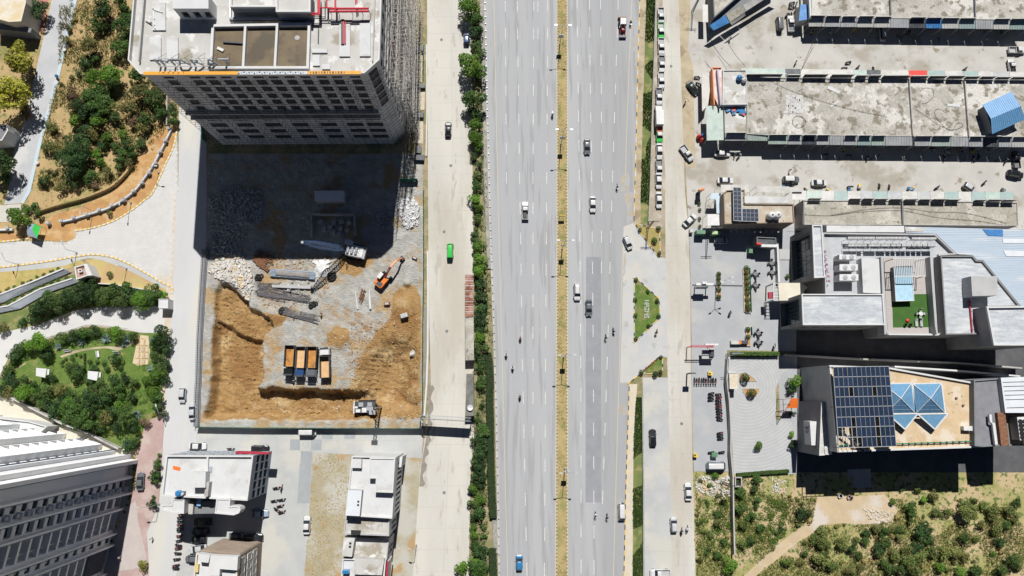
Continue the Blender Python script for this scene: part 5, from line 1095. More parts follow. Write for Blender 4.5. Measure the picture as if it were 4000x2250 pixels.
for y,x0,x1 in((362,580,1040),(366,1070,1250),(418,580,1255)):
 MB().bar(g('I',x0,y,ZM+.75),g('I',x1,y,ZM+.75),0.1).build('rail',M['steel'],rk);MB().bar(g('I',x0,y-14,ZM+.75),g('I',x1,y-14,ZM+.75),0.1).build('rail',M['steel'],rk)
 for k in range(int((x1-x0)/55)+1):p=g('I',x0+k*55,y,ZM+.75);MB().bar((p.x,p.y,ZM-.9),p,0.08).build('leg',M['steel'],rk)
for k,(y0,y1,x0,x1)in enumerate(((472,508,538,662),(545,592,540,678),(620,668,540,682))):
 z=ZM+2.2;o=thing('roof_unit',['first of three white boxy cooling units on the mall roof, farthest from the front wing','middle one of three white boxy cooling units on the mall roof','last of three white boxy cooling units, nearest the front wing'][k],'cooling unit',g('I',600,y1,ZM))
 P_=ring('I',[(x0,y0),(x1,y0),(x1,y1),(x0,y1)],z);slab('casing',P_,ZM-.6,z,M['white'],o)
 for fx in(.3,.75):c=P_[0].lerp(P_[1],fx).lerp(P_[3].lerp(P_[2],fx),.5);MB().lathe(c,[(0.62,0),(0.6,0.12),(0.15,0.14)],14).build('fan',M['steel'],o)
slab('white_plant_room',ring('I',[(705,500),(838,505),(850,765),(718,760)],ZM+1.6),ZM-.9,ZM+1.6,M['wroof'],None);tag(COL.objects[-1],'white flat plant room between the cooling units and the roof terrace','plant room')
sg2=thing('wall_sign','pink and grey vertical letters along the narrow rear wing of the mall','sign',g('I',440,560,ZM))
letters('cinemas',g('I',436,440,ZM+0.3),(0.06,-1,0),(-1,0,0.6),1.25,pmat('sign_pink',(0.5,0.2,0.32)),sg2,0.2,gap=3.2)
ter=thing('roof_terrace','roof terrace with deck, artificial lawn and pergola in the middle of the mall','terrace',g('I',1060,800,ZM))
ZD=ZM-0.86
slab('deck',ring('I',[(870,495),(1215,495),(1255,1076),(905,1078)],ZD+0.06),ZD,ZD+0.06,M['deck'],ter)
slab('turf',ring('I',[(936,772),(1200,770),(1212,1020),(944,1022)],ZD+0.1),ZD+0.05,ZD+0.1,M['turf'],ter)
MB().strip(ring('I',[(852,492),(880,1075)],ZM+1.8),0.5,ZD,ZM+2.2).build('side_wall',M['wall_g'],ter)
MB().strip(ring('I',[(1225,490),(1262,1010),(1275,1075)],ZM+1.4),0.4,ZD,ZM+1.6).build('side_wall',M['wall_g'],ter)
MB().strip(ring('I',[(905,1075),(1285,1078)],ZM),0.3,ZD,ZM+0.3).build('side_wall',M['wall_w'],ter)
ZB=ZD+1.7
bx_=thing('blue_pool_room','pale blue roofed box on the roof terrace lawn','pool room',g('I',1020,700,ZD))
P_=ring('I',[(946,562),(1086,556),(1102,822),(962,826)],ZB);slab('wall',inset(ccw(P_),.1),ZD,ZB-.1,M['wall_dg'],bx_);slab('roof',P_,ZB-.1,ZB,M['pool'],bx_);MB().wallring(P_,0.16,ZB-.001,ZB+.15).build('rim',M['white'],bx_)
pg=thing('pergola','white slatted pergola over the top end of the roof terrace','pergola',g('I',1060,570,ZD));ZP=ZD+4
for k in range(19):x=945+k*13;MB().bar(g('I',x,502,ZP),g('I',x+10,636,ZP),0.12).build('slat',M['white'],pg)
for y in(502,636):MB().bar(g('I',942+(y-502)*.07,y,ZP),g('I',1182+(y-502)*.07,y,ZP),0.18).build('beam',M['white'],pg)
for x,y in((945,505),(1180,505),(955,633),(1190,633)):p=g('I',x,y,ZP);MB().bar((p.x,p.y,ZD),p,0.14).build('post',M['dsteel'],pg)
def make_table(round_=True,top='white'):
 o=thing('dining_table','t','table')
 if round_:MB().lathe((0,0,0),[(0.3,0),(0.08,0.06),(0.06,0.68),(0.55,0.7),(0.55,0.75)],14).build('table_top',M[top],o)
 else:MB().box((0,0,0.73),(0.95,0.95,0.05)).build('table_top',M[top],o);[MB().box((x,y,.35),(.06,.06,.7)).build('leg',M['dsteel'],o)for x in(-.42,.42)for y in(-.42,.42)]
 return o
def make_chair(col):
 o=thing('outdoor_chair','c','chair');MB().box((0,0,0.44),(0.5,0.5,0.06)).build('seat',M[col],o);MB().box((0,-.24,.7),(.5,.05,.5)).build('backrest',M[col],o)
 for x in(-.22,.22):
  for y in(-.22,.22):MB().box((x,y,.21),(.05,.05,.42)).build('leg',M[col],o)
 return o
tw,td=make_table(True),make_table(False,'wall_dg');cg,ck=make_chair('wall_g'),make_chair('blackp')
place(tw,USED,g('I',1142,920,ZD+.1),0,'round white table on the roof terrace lawn')
for k,(dx,dy)in enumerate(((0,-28),(0,28),(-30,0),(30,0))):place(cg,USED,g('I',1142+dx,920+dy,ZD+.1),math.atan2(-dx,dy)*-1,'grey chair around the round white table on the terrace lawn','terrace chairs',1.1)
for k,x in enumerate((1115,1152)):
 o=thing('sun_lounger',['left grey sun lounger on the terrace lawn','right grey sun lounger on the terrace lawn'][k],'sun lounger',g('I',x,990,ZD+.1))
 q=g('I',x,990,ZD+.1);MB().box(q+Vector((0,-.2,.35)),(.65,1.3,.08)).build('seat',M['wall_g'],o);MB().box(q+Vector((0,.75,.5)),(.65,.7,.08),M=Matrix.Rotation(.5,3,'X')).build('backrest',M['wall_g'],o);[MB().box(q+Vector((a,b,.16)),(.06,.06,.32)).build('leg',M['white'],o)for a in(-.28,.28)for b in(-.7,.4)]
o=thing('bean_bag','round red pouffe on the terrace lawn','pouffe',g('I',1050,970,ZD+.1));MB().lathe(g('I',1050,970,ZD+.1),[(.3,0),(.45,.15),(.42,.35),(.1,.42)],14).build('cushion',M['red_s'],o,True)
for k,x in enumerate((1030,1068)):place(ck,USED,g('I',x,1005,ZD+.1),math.pi,'black chair below the red pouffe on the terrace lawn','black terrace chairs',1.2)
en_=thing('entrance_canopy','cream entrance canopy with an open frame in front of the mall','canopy',g('I',160,750,0));P_=ring('I',[(77,686),(255,686),(300,720),(250,772),(165,818),(85,820)],6)
slab('roof',P_,5.4,6,M['wall_cream'],en_)
for k in range(6):MB().bar(g('I',40,690+k*25,5.9),g('I',80,690+k*25,5.9),.12).build('frame_bar',M['white'],en_)
MB().bar(g('I',40,688,5.9),g('I',44,818,5.9),.15).build('frame_bar',M['white'],en_)
slab('red_panel',ring('I',[(5,755),(38,755),(38,803),(8,803)],5.2),4.4,5.2,M['crimson'],en_)
for x,y in((45,690),(45,815),(240,780)):p=g('I',x,y,5.4);MB().bar((p.x,p.y,0),p,.3).build('column',M['wall_w'],en_)
tag(MB().strip(ring('X1',[(1420,1005),(1440,1449)],1)+ring('X2',[(1450,420)],1),0.5,0,1.6).build('forecourt_wall',M['wall_w']),'white wall beside the café tables in front of the mall','wall')
tag(slab('paved_square',ring('X1',[(1465,1185),(1675,1188),(1665,1345),(1470,1345)],.2),0,.2,M['wall_g'],None),'pale square platform between the café wall and the mall glass','platform')
shp=building('dark_shop','dark flat shop with a red corner sign below the sandy corner building',ring('X1',[(1110,985),(1415,1000),(1425,1150),(1115,1100)],4.2),4.2,M['wall_dg'],M['dark_s'],0.4,0.2);slab('fascia',ring('X1',[(1185,1105),(1430,1108),(1430,1150),(1185,1145)],4.3),3.4,4.35,M['white'],shp);slab('red_sign',ring('X1',[(1108,1070),(1190,1090),(1188,1108),(1112,1105)],4.4),3.3,4.45,M['red_s'],shp)
# solar building
ZS=16.3
sb_=building('solar_building','wide building with a large solar array and glass pyramids on a sandy roof',multi(ZS,('X4',[(690,160),(1500,190)]),('X5',[(1052,390),(1172,1270)]),('X4',[(800,1335)])),ZS,M['wall_g'],M['sandroof'],0.6,0.4,win={'W':lambda L:[(L*.62,L*.66,5,11)]},parmat=M['wall_w'])
fb=building('front_block','lower grey block with a sign box in front of the solar building',ring('X4',[(582,652),(655,656),(725,1366),(553,1380)],12.5),12.5,M['wall_dg'],M['croof'],0.3,0.2,parmat=M['wall_w'])
pa=thing('solar_array','large rectangular solar array on the roof beside the glass pyramids','solar panels',g('X4',1150,700,ZS));zv=ZS+2.4
sk=[(3,2),(8,2),(3,5),(8,5),(0,6),(1,6),(2,6),(3,6),(8,6),(0,7),(1,7),(2,7),(3,7),(4,7),(8,7)]
cr_=[g('X4',740,185,zv),g('X4',1490,175,zv),g('X4',1590,1252,zv),g('X4',818,1275,zv)]
pvgrid(pa,cr_,12,8,sk)
for u in(0,.33,.66,1):
 for v in(0,.5,1):p=cr_[0].lerp(cr_[1],u).lerp(cr_[3].lerp(cr_[2],u),v);MB().bar((p.x,p.y,ZS-.6),p-Vector((0,0,.1)),.14).build('leg',M['dsteel'],pa)
M['skyl']=pmat('skylight_glass',(0.14,0.29,0.44),0.12,spec=0.8)
for k,dx in enumerate((-402,0)):
 o=thing('glass_pyramid',['left glass pyramid skylight with white ribs beside the solar array','right glass pyramid skylight with white ribs on the sandy roof'][k],'skylight',g('X5',450+dx,700,ZS));zb=ZS+0.3
 base=[g('X5',228+dx,412,zb),g('X5',612+dx,402,zb),g('X5',664+dx,808,zb),g('X5',262+dx,815,zb)];ap=g('X5',468+dx,606,zb+3.0);tip=g('X5',508+dx,1024,zb+.2)
 low=[base[3]+Vector((0,-.05,0)),base[2]+Vector((0,-.05,0)),tip]
 for i in range(4):a,b=base[i],base[(i+1)%4];mk('pane',[a,ap,b],[(0,1,2)],M['skyl'],o)
 up_=(base[2]+base[3])/2
 mk('pane',[low[0]+Vector((0,0,.9)),low[1]+Vector((0,0,.9)),tip+Vector((0,0,.4))],[(0,2,1)],M['skyl'],o)
 mk('skirt',[low[0],tip,low[1],low[0]+Vector((0,0,.9)),tip+Vector((0,0,.4)),low[1]+Vector((0,0,.9))],[(0,1,4,3),(1,2,5,4)],M['wall_dg'],o)
 rb=MB()
 for a in base:rb.bar(a,ap,.13)
 for i in range(4):rb.bar(base[i],base[(i+1)%4],.3,.2)
 t2=tip+Vector((0,0,.4));rb.bar(low[0]+Vector((0,0,.9)),t2,.3,.2);rb.bar(low[1]+Vector((0,0,.9)),t2,.3,.2);rb.bar(low[0]+Vector((0,0,.9)),low[1]+Vector((0,0,.9)),.3,.2)
 rb.build('rib',M['white'],o)
 thin=MB()
 for i in range(4):
  a,b=base[i],base[(i+1)%4]
  for f in(.25,.5,.75):thin.bar(a.lerp(ap,f)+Vector((0,0,.03)),b.lerp(ap,f)+Vector((0,0,.03)),.05);thin.bar(a.lerp(b,f)+Vector((0,0,.03)),ap.lerp((a+b)/2,.12)+Vector((0,0,.0)),.04)
 thin.build('glazing_bars',M['blue_l'],o)
er=building('plant_roof','dark grey plant roof right of the sandy roof',ring('X5',[(1050,362),(1412,332),(1472,800),(1425,1246),(1172,1262),(1060,1250)],17.5),17.5,M['wall_dg'],nmat('grey_plant_roof',(0.22,0.22,0.235),(0.18,0.18,0.2),0.4,fine=.1),0.4,.3)
building('metal_roofed_block','white ribbed metal roof at the right edge beside the plant roof',ring('X5',[(1412,330),(1900,312),(1900,802),(1474,802)],18.5),18.5,M['wall_g'],M['mroof_w'],0.0)
rb=MB()
for y in(390,447,507,565,625,735):rb.bar(g('X5',1440+(y-390)*.15,y,18.55),g('X5',1890,y-12,18.55),.1)
tag(rb.build('roof_ribs',M['dsteel']),'thin dark seams across the white ribbed metal roof at the right edge','roof seams')
clutter('rusty_roof','rusty brown strip of roof right of the plant roof','X5',[(1366,802),(1472,802),(1522,1240),(1418,1244)],18,'rust','roof',18)
clutter('duct','long white bent duct on the plant roof','X5',[(1258,825),(1290,825),(1298,935),(1335,940),(1372,1228),(1338,1230),(1300,950),(1265,920)],18.4,'white','duct',.6)
fan=thing('fan_unit','white cooling unit with five round black fans at the right edge','cooling unit',g('X5',1700,1000,16));P_=ring('X5',[(1632,862),(1850,850),(1860,1160),(1672,1172)],17.6);slab('casing',P_,15,17.6,M['white'],fan)
for k in range(5):
 for j in range(2):MB().lathe(g('X5',1676+k*7+j*62,922+k*53,17.6),[(.62,0),(.6,.08),(.12,.09)],14).build('fan',M['blackp'],fan)
building('edge_block','dark flat base block below the fan unit at the right edge',ring('X5',[(1475,806),(1900,806),(1900,1246),(1525,1246)],15),15,M['wall_dg'],M['sandroof'],0.5,.3)
gpz=thing('green_pipe','long green pipe on stands along the lower edge of the sandy roof','pipe',g('X5',500,1210,ZS));MB().tube(g('X5',0,1220,ZS),g('X5',400,1208,ZS),.12,8).build('pipe',M['greennet'],gpz);MB().tube(g('X5',400,1208,ZS),g('X5',1060,1185,ZS),.12,8).build('pipe',M['greennet'],gpz);MB().tube(g('X4',820,1245,ZS),g('X4',960,1232,ZS),.14,8).build('pipe',M['greennet'],gpz)
for k in range(11):MB().box(g('X5',90+k*85,1225-k*3,ZS-.4),(.2,.6,.5)).build('stand',M['dsteel'],gpz)
clutter('roof_unit_long','long white unit near the right end of the sandy roof','X5',[(912,985),(1030,982),(1032,1045),(915,1040)],ZS+.6,'white','unit',1.0)
for k,(x,y)in enumerate(((808,604),(900,702))):tag(MB().lathe(g('X5',x,y,ZS-.6),[(.3,0),(.3,.3),(.2,.3)],10).build('roof_vent',M['rust']),['upper small rusty roof vent on the sandy roof','lower small rusty roof vent on the sandy roof'][k],'vent')
ldr=thing('walkway_truss','dark steel truss leaning across the corner of the solar array','truss',g('X4',980,1160,ZS));a,b=g('X4',820,1020,ZS+1.6),g('X4',1150,1320,ZS+.6);MB().bar(a,b,.5,.15).build('deck',M['dsteel'],ldr)
for k in range(5):p=a.lerp(b,(k+.5)/5);MB().bar(p,p+Vector((.9,.3,.5)),.08).build('strut',M['white'],ldr);MB().bar(p,p-Vector((0,0,1.2)),.1).build('leg',M['steel'],ldr)
sx=thing('wall_sign','white advertisement box with purple lettering on the front block wall','sign',g('X4',420,1080,8))
P_=[g('X4',322,918,8.6),g('X4',515,920,10.4),g('X4',500,1240,10.4),g('X4',342,1216,8.6)]
slab('box',[g('X4',425,918,10.6),g('X4',516,918,10.6),g('X4',500,1240,10.6),g('X4',448,1240,10.6)],7.0,10.6,M['wall_w'],sx)
q=[g('X4',340,935,7.2),g('X4',424,935,10.2),g('X4',446,1222,10.2),g('X4',358,1216,7.2)]
mk('face',q+[x+Vector((.15,0,-.1))for x in q],[(0,1,2,3),(7,6,5,4),(0,4,5,1),(1,5,6,2),(2,6,7,3),(3,7,4,0)],M['wall_w'],sx)
uu=(q[1]-q[0]).normalized();dd=(q[3]-q[0]).normalized()
letters('50',q[0]+dd*.9+uu*.7+Vector((-.1,0,.06)),dd,uu,1.3,pmat('sign_purple',(0.12,0.07,0.22)),sx,.05)
letters('BILL',q[0]+dd*.7+uu*2.2+Vector((-.1,0,.06)),dd,uu,.6,M['sign_purple']if 'sign_purple' in M else M['blackp'],sx,.05)
oc=thing('orange_canopy','bright orange tilted canopy on a red frame beside the solar building','canopy',g('X3',1640,1030,0));q=[g('X3',1655,950,4.6),g('X3',1762,952,4.6),g('X3',1752,1102,3.8),g('X3',1578,1104,3.8)]
mk('cloth',q+[x-Vector((0,0,.1))for x in q],[(0,3,2,1),(4,5,6,7),(0,1,5,4),(1,2,6,5),(2,3,7,6),(3,0,4,7)],M['orange_s'],oc)
for a,b in(((1522,965),(1655,950)),((1522,965),(1540,1180)),((1540,1180),(1655,960)),((1520,1045),(1640,1040))):MB().bar(g('X3',*a,4.4),g('X3',*b,4.4),.12).build('frame_bar',M['rust'],oc)
for x,y in((1522,965),(1540,1175),(1760,955),(1752,1100)):p=g('X3',x,y,3.8);MB().bar((p.x,p.y,0),p,.12).build('post',M['rust'],oc)
tag(MB().strip(multi(2,('X3',[(660,330),(640,650),(680,1000),(705,1449)]),('L',[(1650,500),(1668,700),(1672,1000),(1680,1290)])),.35,0,2.2).build('boundary_wall',M['wall_c']),'long boundary wall beside the round paved court and the overgrown lot','wall')
tag(MB().strip(multi(1.5,('I',[(130,1230),(700,1262),(1400,1290),(1900,1330)])),.4,0,2.4).build('boundary_wall',M['wall_c']),'long wall along the dark alley between the mall and the solar building','wall')
tag(MB().strip(multi(2.5,('I',[(915,1320),(1400,1352),(1850,1392)])),.4,0,5).build('boundary_wall',M['wall_w']),'pale topped wall behind the glass pyramids in the alley','wall')
# vegetation
def leaf_mesh(name,quads,var,mat):
 v=[];f=[]
 for q in quads:b=len(v);v+=q;f.append(tuple(range(b,b+len(q))))
 me=bpy.data.meshes.new(name);me.from_pydata([tuple(x)for x in v],[],f);me.materials.append(mat)
 a=me.attributes.new('leafvar','FLOAT','FACE');a.data.foreach_set('value',var);me.update()
 return me
def rvec(rn):
 while True:
  v=Vector((rn.uniform(-1,1),rn.uniform(-1,1),rn.uniform(-1,1)))
  if 0.05<v.length<1:return v.normalized()
def leaf_quad(c,nrm,s,rn):
 t=nrm.cross(rvec(rn));t=t.normalized()if t.length>1e-3 else Vector((1,0,0));b=nrm.cross(t)
 l=s*rn.uniform(.75,1.3);w=l*rn.uniform(.45,.75)
 return[c-t*l*.5,c-b*w*.5+t*l*.05,c+t*l*.55,c+b*w*.5]
def crown_mesh(seed,R_,n,leaf,flat=0.75,nb=7,mat=None,gap=0.25,base=0.0):
 rn=random.Random(seed);blobs=[]
 for k in range(nb):
  a=rn.uniform(0,6.28);d=R_*rn.uniform(.25,.72)if k else 0
  blobs.append((Vector((math.cos(a)*d,math.sin(a)*d,R_*flat*rn.uniform(.35,.95)+base)),R_*rn.uniform(.30,.5)*(1.3 if k==0 else 1)))
 qs=[];vr=[];tot=sum(r*r for _,r in blobs)
 for c,r in blobs:
  cv=rn.uniform(-.15,.15)
  for i in range(int(n*r*r/tot)):
   d=rvec(rn)
   if d.z<-0.35:d.z=-d.z*.6;d.normalize()
   if noise.noise(c+d*2.3+Vector((seed,0,0)))<-gap:continue
   p=c+Vector((d.x,d.y,d.z*.85))*r*(1-abs(rn.gauss(0,.13)))*rn.uniform(.9,1.12)
   nn=(d+rvec(rn)*.75+Vector((0,0,.35))).normalized()
   qs.append(leaf_quad(p,nn,leaf,rn));vr.append(max(0,min(1,rn.random()+cv)))
 return qs,vr
def trunk_mesh(seed,h,r,spread):
 rn=random.Random(seed);mb=MB();mb.tube((0,0,-.1),(0,0,h*.5),r,7,r*.75);top=Vector((0,0,h*.5))
 for k in range(6):
  a=k*1.05+rn.uniform(-.3,.3);e=top+Vector((math.cos(a)*spread,math.sin(a)*spread,h*rn.uniform(.35,.6)));mb.tube(top-Vector((0,0,.1)),e,r*.5,5,r*.15)
  for j in range(2):mb.tube(top.lerp(e,.6),e+rvec(rn)*spread*.5,r*.25,4,r*.06)
 return mb
PROTO={}
def plant_proto(kind,matn,var):
 key=(kind,matn,var)
 if key in PROTO:return PROTO[key]
 spec=dict(tree=('tree',3.6,2300,.46,.85,10),shrub=('shrub',1.8,900,.34,.8,7),bush=('bush',.8,300,.24,.8,4),ball=('round_shrub',.7,420,.17,.9,1))[kind]
 nm,R_,n,leaf,flat,nb=spec
 root=thing(nm,'x',nm.replace('_',' '))
 tall=dict(tree=2.2,shrub=.7,bush=.1,ball=.05)[kind]
 if kind=='ball':
  rn=random.Random(var);qs=[];vr=[]
  for i in range(n):d=rvec(rn);d.z=abs(d.z)if d.z<-.5 else d.z;p=Vector((0,0,R_*.95))+d*R_*rn.uniform(.85,1.04);qs.append(leaf_quad(p,(d+rvec(rn)*.4).normalized(),leaf,rn));vr.append(rn.random())
 else:qs,vr=crown_mesh(sum(map(ord,matn))+var*17,R_,n,leaf,flat,nb,base=tall,gap=.25 if kind=='tree' else .15)
 me=leaf_mesh('crown',qs,vr,M[matn]);c=bpy.data.objects.new('crown',me);COL.objects.link(c);c.parent=root
 t=trunk_mesh(var,tall+R_*.9,dict(tree=.2,shrub=.08,bush=.04,ball=.05)[kind],R_*.55).build('trunk' if kind=='tree' else 'stem',M['bark']);t.parent=root
 KIDS[root.name]=[c,t];root['R']=R_
 PROTO[key]=root;return root
def plant(t,x,y,r,matn,label,group,kind=None,rn=random):
 """r: crown radius in tile pixels"""
 T=TILES[t];s=T[2]if len(T)>2 else 1.932
 rm=(g(t,x+r,y)-g(t,x-r,y)).length/2*(0.9 if t in 'ML' else 1.1)
 kind=kind or('tree' if rm>2.6 else 'shrub' if rm>1.15 else 'bush')
 pr=plant_proto(kind,matn,rn.randrange(3));R_=pr['R'];sc=rm/R_
 hc=dict(tree=4.2,shrub=1.6,bush=.6,ball=.6)[kind]*sc
 p=g(t,x,y,hc);q=Vector((p.x,p.y,0))
 if sdist(SITE,q.x,q.y)>0:q.z=site_h(q.x,q.y)
 o=place(pr,USED,q,rn.uniform(0,6.28),label,group);k=rn.uniform(.9,1.1);o.scale=(sc*k,sc/k,sc*rn.uniform(.85,1.1))
 return o
rn=random.Random(11)
G_A='trees and shrubs on the dry slope left of the tower'
def zone(t,lst,descs,group):
 for e in lst:
  x,y,r,m_=e[:4];plant(t,x,y,r,m_,descs[m_],group,e[4]if len(e)>4 else None,rn)
DA=dict(lf_dark='dark green tree or shrub on the dry slope left of the tower',lf_mid='mid green shrub on the dry slope left of the tower',lf_bright='bright green shrub on the dry slope left of the tower',lf_olive='olive green shrub on the dry slope left of the tower',lf_brown='brown leafless shrub on the dry slope left of the tower',lf_yellow='yellow green garden tree left of the residential road')
d,m_,b_,o_,y_,br='lf_dark','lf_mid','lf_bright','lf_olive','lf_yellow','lf_brown'
zone('A',[(770,70,78,d),(910,180,95,m_),(740,180,62,m_),(680,340,65,o_),(900,350,68,m_),(640,470,52,d),(820,545,90,b_),(860,600,70,m_),(700,600,72,b_),(790,690,62,m_),(1060,560,62,m_),(1180,600,60,o_),(1040,690,72,o_),(1150,720,72,m_),(660,750,82,m_),(610,820,72,d),(780,780,72,m_),(730,860,62,d),(560,910,58,b_),(640,970,55,d),(750,920,62,b_),(860,900,52,m_),(970,820,62,o_),(1200,800,62,m_),(1120,890,62,m_),(1080,960,52,o_),(560,1080,85,d),(500,1180,85,d),(620,1170,80,d),(560,1270,82,d),(740,1160,52,b_),(760,1220,45,b_),(820,1030,52,b_),(930,1010,42,b_),(950,1090,48,m_),(900,1150,48,m_),(680,1330,58,m_),(340,1360,46,m_),(540,1380,52,m_),(460,1410,48,o_),(920,30,62,m_),(590,555,30,d),(545,715,55,br),(1310,900,52,m_),(1300,820,40,m_),(400,970,46,o_),(370,1110,50,o_),(440,1130,52,o_),(700,1010,50,o_),(640,1000,45,br),(1000,920,45,br),(1040,1080,50,m_),(1000,1160,45,m_),(980,1220,40,o_),(850,1100,45,m_),(770,1090,45,d),(1230,860,50,m_),(300,1390,30,o_),(980,90,40,m_),(860,440,30,o_),(700,440,40,m_),(1200,680,45,o_),(500,300,35,o_),(520,210,30,o_),(900,1230,50,m_),(720,1400,40,br),(800,1300,45,o_),(560,800,40,o_)],DA,G_A)
DG=dict(lf_yellow='yellow green garden tree left of the residential road',lf_dark='dark garden tree left of the residential road',lf_brown='bare grey garden tree left of the residential road',lf_bright='bright green tree beside the end of the residential road',lf_mid='mid green shrub beside the end of the residential road')
zone('A',[(285,60,80,d),(130,450,122,y_),(75,720,150,y_),(180,850,62,br),(25,1250,105,d),(30,1330,60,d)],DG,'garden trees beside the residential road')
zone('E',[(140,190,80,b_),(270,130,52,m_),(200,120,40,m_)],DG,'garden trees beside the residential road')
for x,y in scatter(ring('A',[(480,60),(980,60),(960,480),(1270,800),(1270,930),(1050,1250),(900,1380),(300,1440),(330,1050),(440,560)]),60,rn):
 mm=rn.choice(['lf_olive','lf_mid','lf_olive','lf_straw','lf_brown']);pr=plant_proto('bush',mm,rn.randrange(3));s_=rn.uniform(.5,1.3)
 place(pr,USED,(x,y,0),rn.uniform(0,6),'small low bush among the taller shrubs on the dry slope','small bushes on the dry slope',s_)
DH=dict(lf_dark='dark tree in the tall hedge above the access road',lf_mid='mid green tree in the tall hedge above the access road',lf_bright='bright green tree in the tall hedge above the access road',lf_olive='olive green tree in the tall hedge above the access road')
zone('E',[(620,760,85,d),(700,720,62,d),(780,790,72,m_),(850,740,62,d),(900,800,78,m_),(980,770,62,d),(1040,800,75,b_),(1110,780,70,m_),(1180,760,62,m_),(1230,770,45,b_),(480,790,72,d),(420,840,70,m_),(330,860,78,d),(270,900,62,d),(360,800,52,m_),(560,830,62,m_),(250,960,50,d),(1090,850,48,b_),(30,1020,48,o_),(160,980,40,d),(650,690,50,d),(940,730,50,m_),(830,830,55,b_),(720,800,60,m_),(1150,830,40,m_)],DH,'tall hedge above the access road')
DP=dict(lf_dark='dark green tree or shrub bordering the small park',lf_mid='mid green tree or shrub bordering the small park',lf_bright='bright green tree or shrub bordering the small park',lf_olive='olive green shrub bordering the small park',lf_yellow='yellow green shrub at the edge of the small park',lf_brown='brown shrub at the edge of the small park')
G_P='trees and shrubs of the small park'
zone('E',[(300,1140,82,b_),(230,1150,62,b_),(350,1220,62,d),(150,1190,52,d),(110,1240,52,d),(480,1090,52,m_),(560,1090,52,d),(650,1060,52,m_),(720,1050,46,d),(860,1050,64,b_),(900,1100,52,m_),(1010,1075,42,m_),(1220,1080,72,d),(1180,1150,52,m_),(1250,1170,52,d),(1190,1250,58,m_),(1240,1290,52,d),(1200,1330,52,m_),(1180,1400,62,b_),(1240,1420,46,d),(1110,1420,52,b_),(70,1330,45,m_),(40,1400,50,d),(870,1265,48,d),(560,1290,42,m_),(520,1320,36,m_),(600,1340,42,d),(580,1385,52,m_),(700,1330,36,d),(850,1415,46,d),(940,1410,48,d),(400,1400,36,d),(180,1430,50,m_),(90,1430,50,d),(660,1430,50,m_),(1010,1440,40,m_)],DP,G_P)
for x,y,r in((680,1280,16),(735,1280,13),(785,1290,18),(810,1332,20),(910,1325,18),(465,1290,10),(480,1275,10),(500,1262,10),(545,1240,11),(575,1225,10),(610,1235,12),(470,1310,10),(640,1225,10),(640,1245,10),(640,1265,10),(640,1290,10),(640,1315,10),(640,1340,10),(540,1335,12),(555,1375,12),(830,160,20),(830,620,20)):plant('E',x,y,r,'lf_mid' if x%20 else 'lf_dark','small clipped round shrub in the park beds' if y>1000 else('small shrub in the soil strip above the white square' if y<300 else 'small shrub in the dry bed below the white square'),'clipped shrubs in the park' if y>1000 else None,'ball',rn)
zone('J',[(190,60,72,b_),(280,110,62,m_),(340,150,62,d),(60,60,52,o_),(20,40,50,d),(400,200,64,d),(520,170,85,b_),(560,230,92,m_),(650,130,72,d),(700,60,62,m_),(620,300,80,m_),(780,110,62,d),(830,60,62,m_),(800,260,62,o_),(860,200,62,d),(940,250,72,m_),(920,160,52,b_),(1000,100,42,d),(1170,50,62,b_),(1190,130,62,m_),(1210,210,50,m_),(970,470,55,d),(1020,420,42,m_),(870,330,52,d),(740,330,52,d),(760,20,62,m_),(900,60,62,m_),(450,40,62,o_),(350,50,62,m_),(1090,280,40,br),(560,100,60,m_),(470,110,60,d),(260,30,55,m_),(720,200,60,m_),(500,300,40,m_),(1000,300,60,d),(420,290,30,m_)],DP,G_P)
for x,y,r in((700,310,20),(840,370,16),(1055,370,18),(1160,235,18),(690,300,12)):plant('J',x,y,r,'lf_yellow','small yellow shrub at the edge of the small park',G_P,'bush',rn)
def agave_proto():
 if 'agave' in PROTO:return PROTO['agave']
 root=thing('agave','a','plant');rn2=random.Random(5);qs=[];vr=[]
 for i in range(34):
  a=i*2.4;L=rn2.uniform(.8,1.25);el=rn2.uniform(.15,1.1);d=Vector((math.cos(a)*math.cos(el),math.sin(a)*math.cos(el),math.sin(el)));s=Vector((-math.sin(a),math.cos(a),0))*.13
  qs.append([Vector((0,0,.1))-s*.6,d*L*.5-s,d*L,d*L*.5+s]);vr.append(rn2.random())
 me=leaf_mesh('rosette',qs,vr,M['lf_agave']);c=bpy.data.objects.new('rosette',me);COL.objects.link(c);c.parent=root
 KIDS[root.name]=[c];PROTO['agave']=root;return root
for t,x,y,r,lb in(('E',800,1110,45,'park'),('E',960,1110,45,'park'),('E',620,1130,40,'park'),('E',440,1165,36,'park'),('E',1150,1120,30,'park'),('E',60,1395,40,'park'),('E',1130,1330,30,'park'),('J',1030,230,42,'park'),('J',965,455,50,'drive'),('E',435,870,30,'hedge'),('E',930,1150,30,'park')):
 p=g(t,x,y,.5);place(agave_proto(),USED,(p.x,p.y,.1),rn.uniform(0,6),'grey blue spiky agave %s'%dict(park='in the border of the small park',drive='at the tip of the park beside the red drive',hedge='below the tall hedge above the access road')[lb],'agaves in the park border' if lb=='park' else None,(g(t,x+r,y)-g(t,x,y)).length/1.05)
zone('J',[(1200,540,20,m_),(1182,610,35,m_),(1165,680,46,d),(1180,705,42,m_),(1155,850,17,m_),(1150,905,40,d),(1085,1365,42,y_),(1200,575,20,o_)],dict(lf_mid='mid green shrub on the narrow bed between red drive and side road',lf_dark='dark shrub on the narrow bed between red drive and side road',lf_yellow='yellow green shrub at the lower end of the red drive',lf_olive='olive shrub on the narrow bed beside the red drive'),'shrubs between the red drive and the side road')
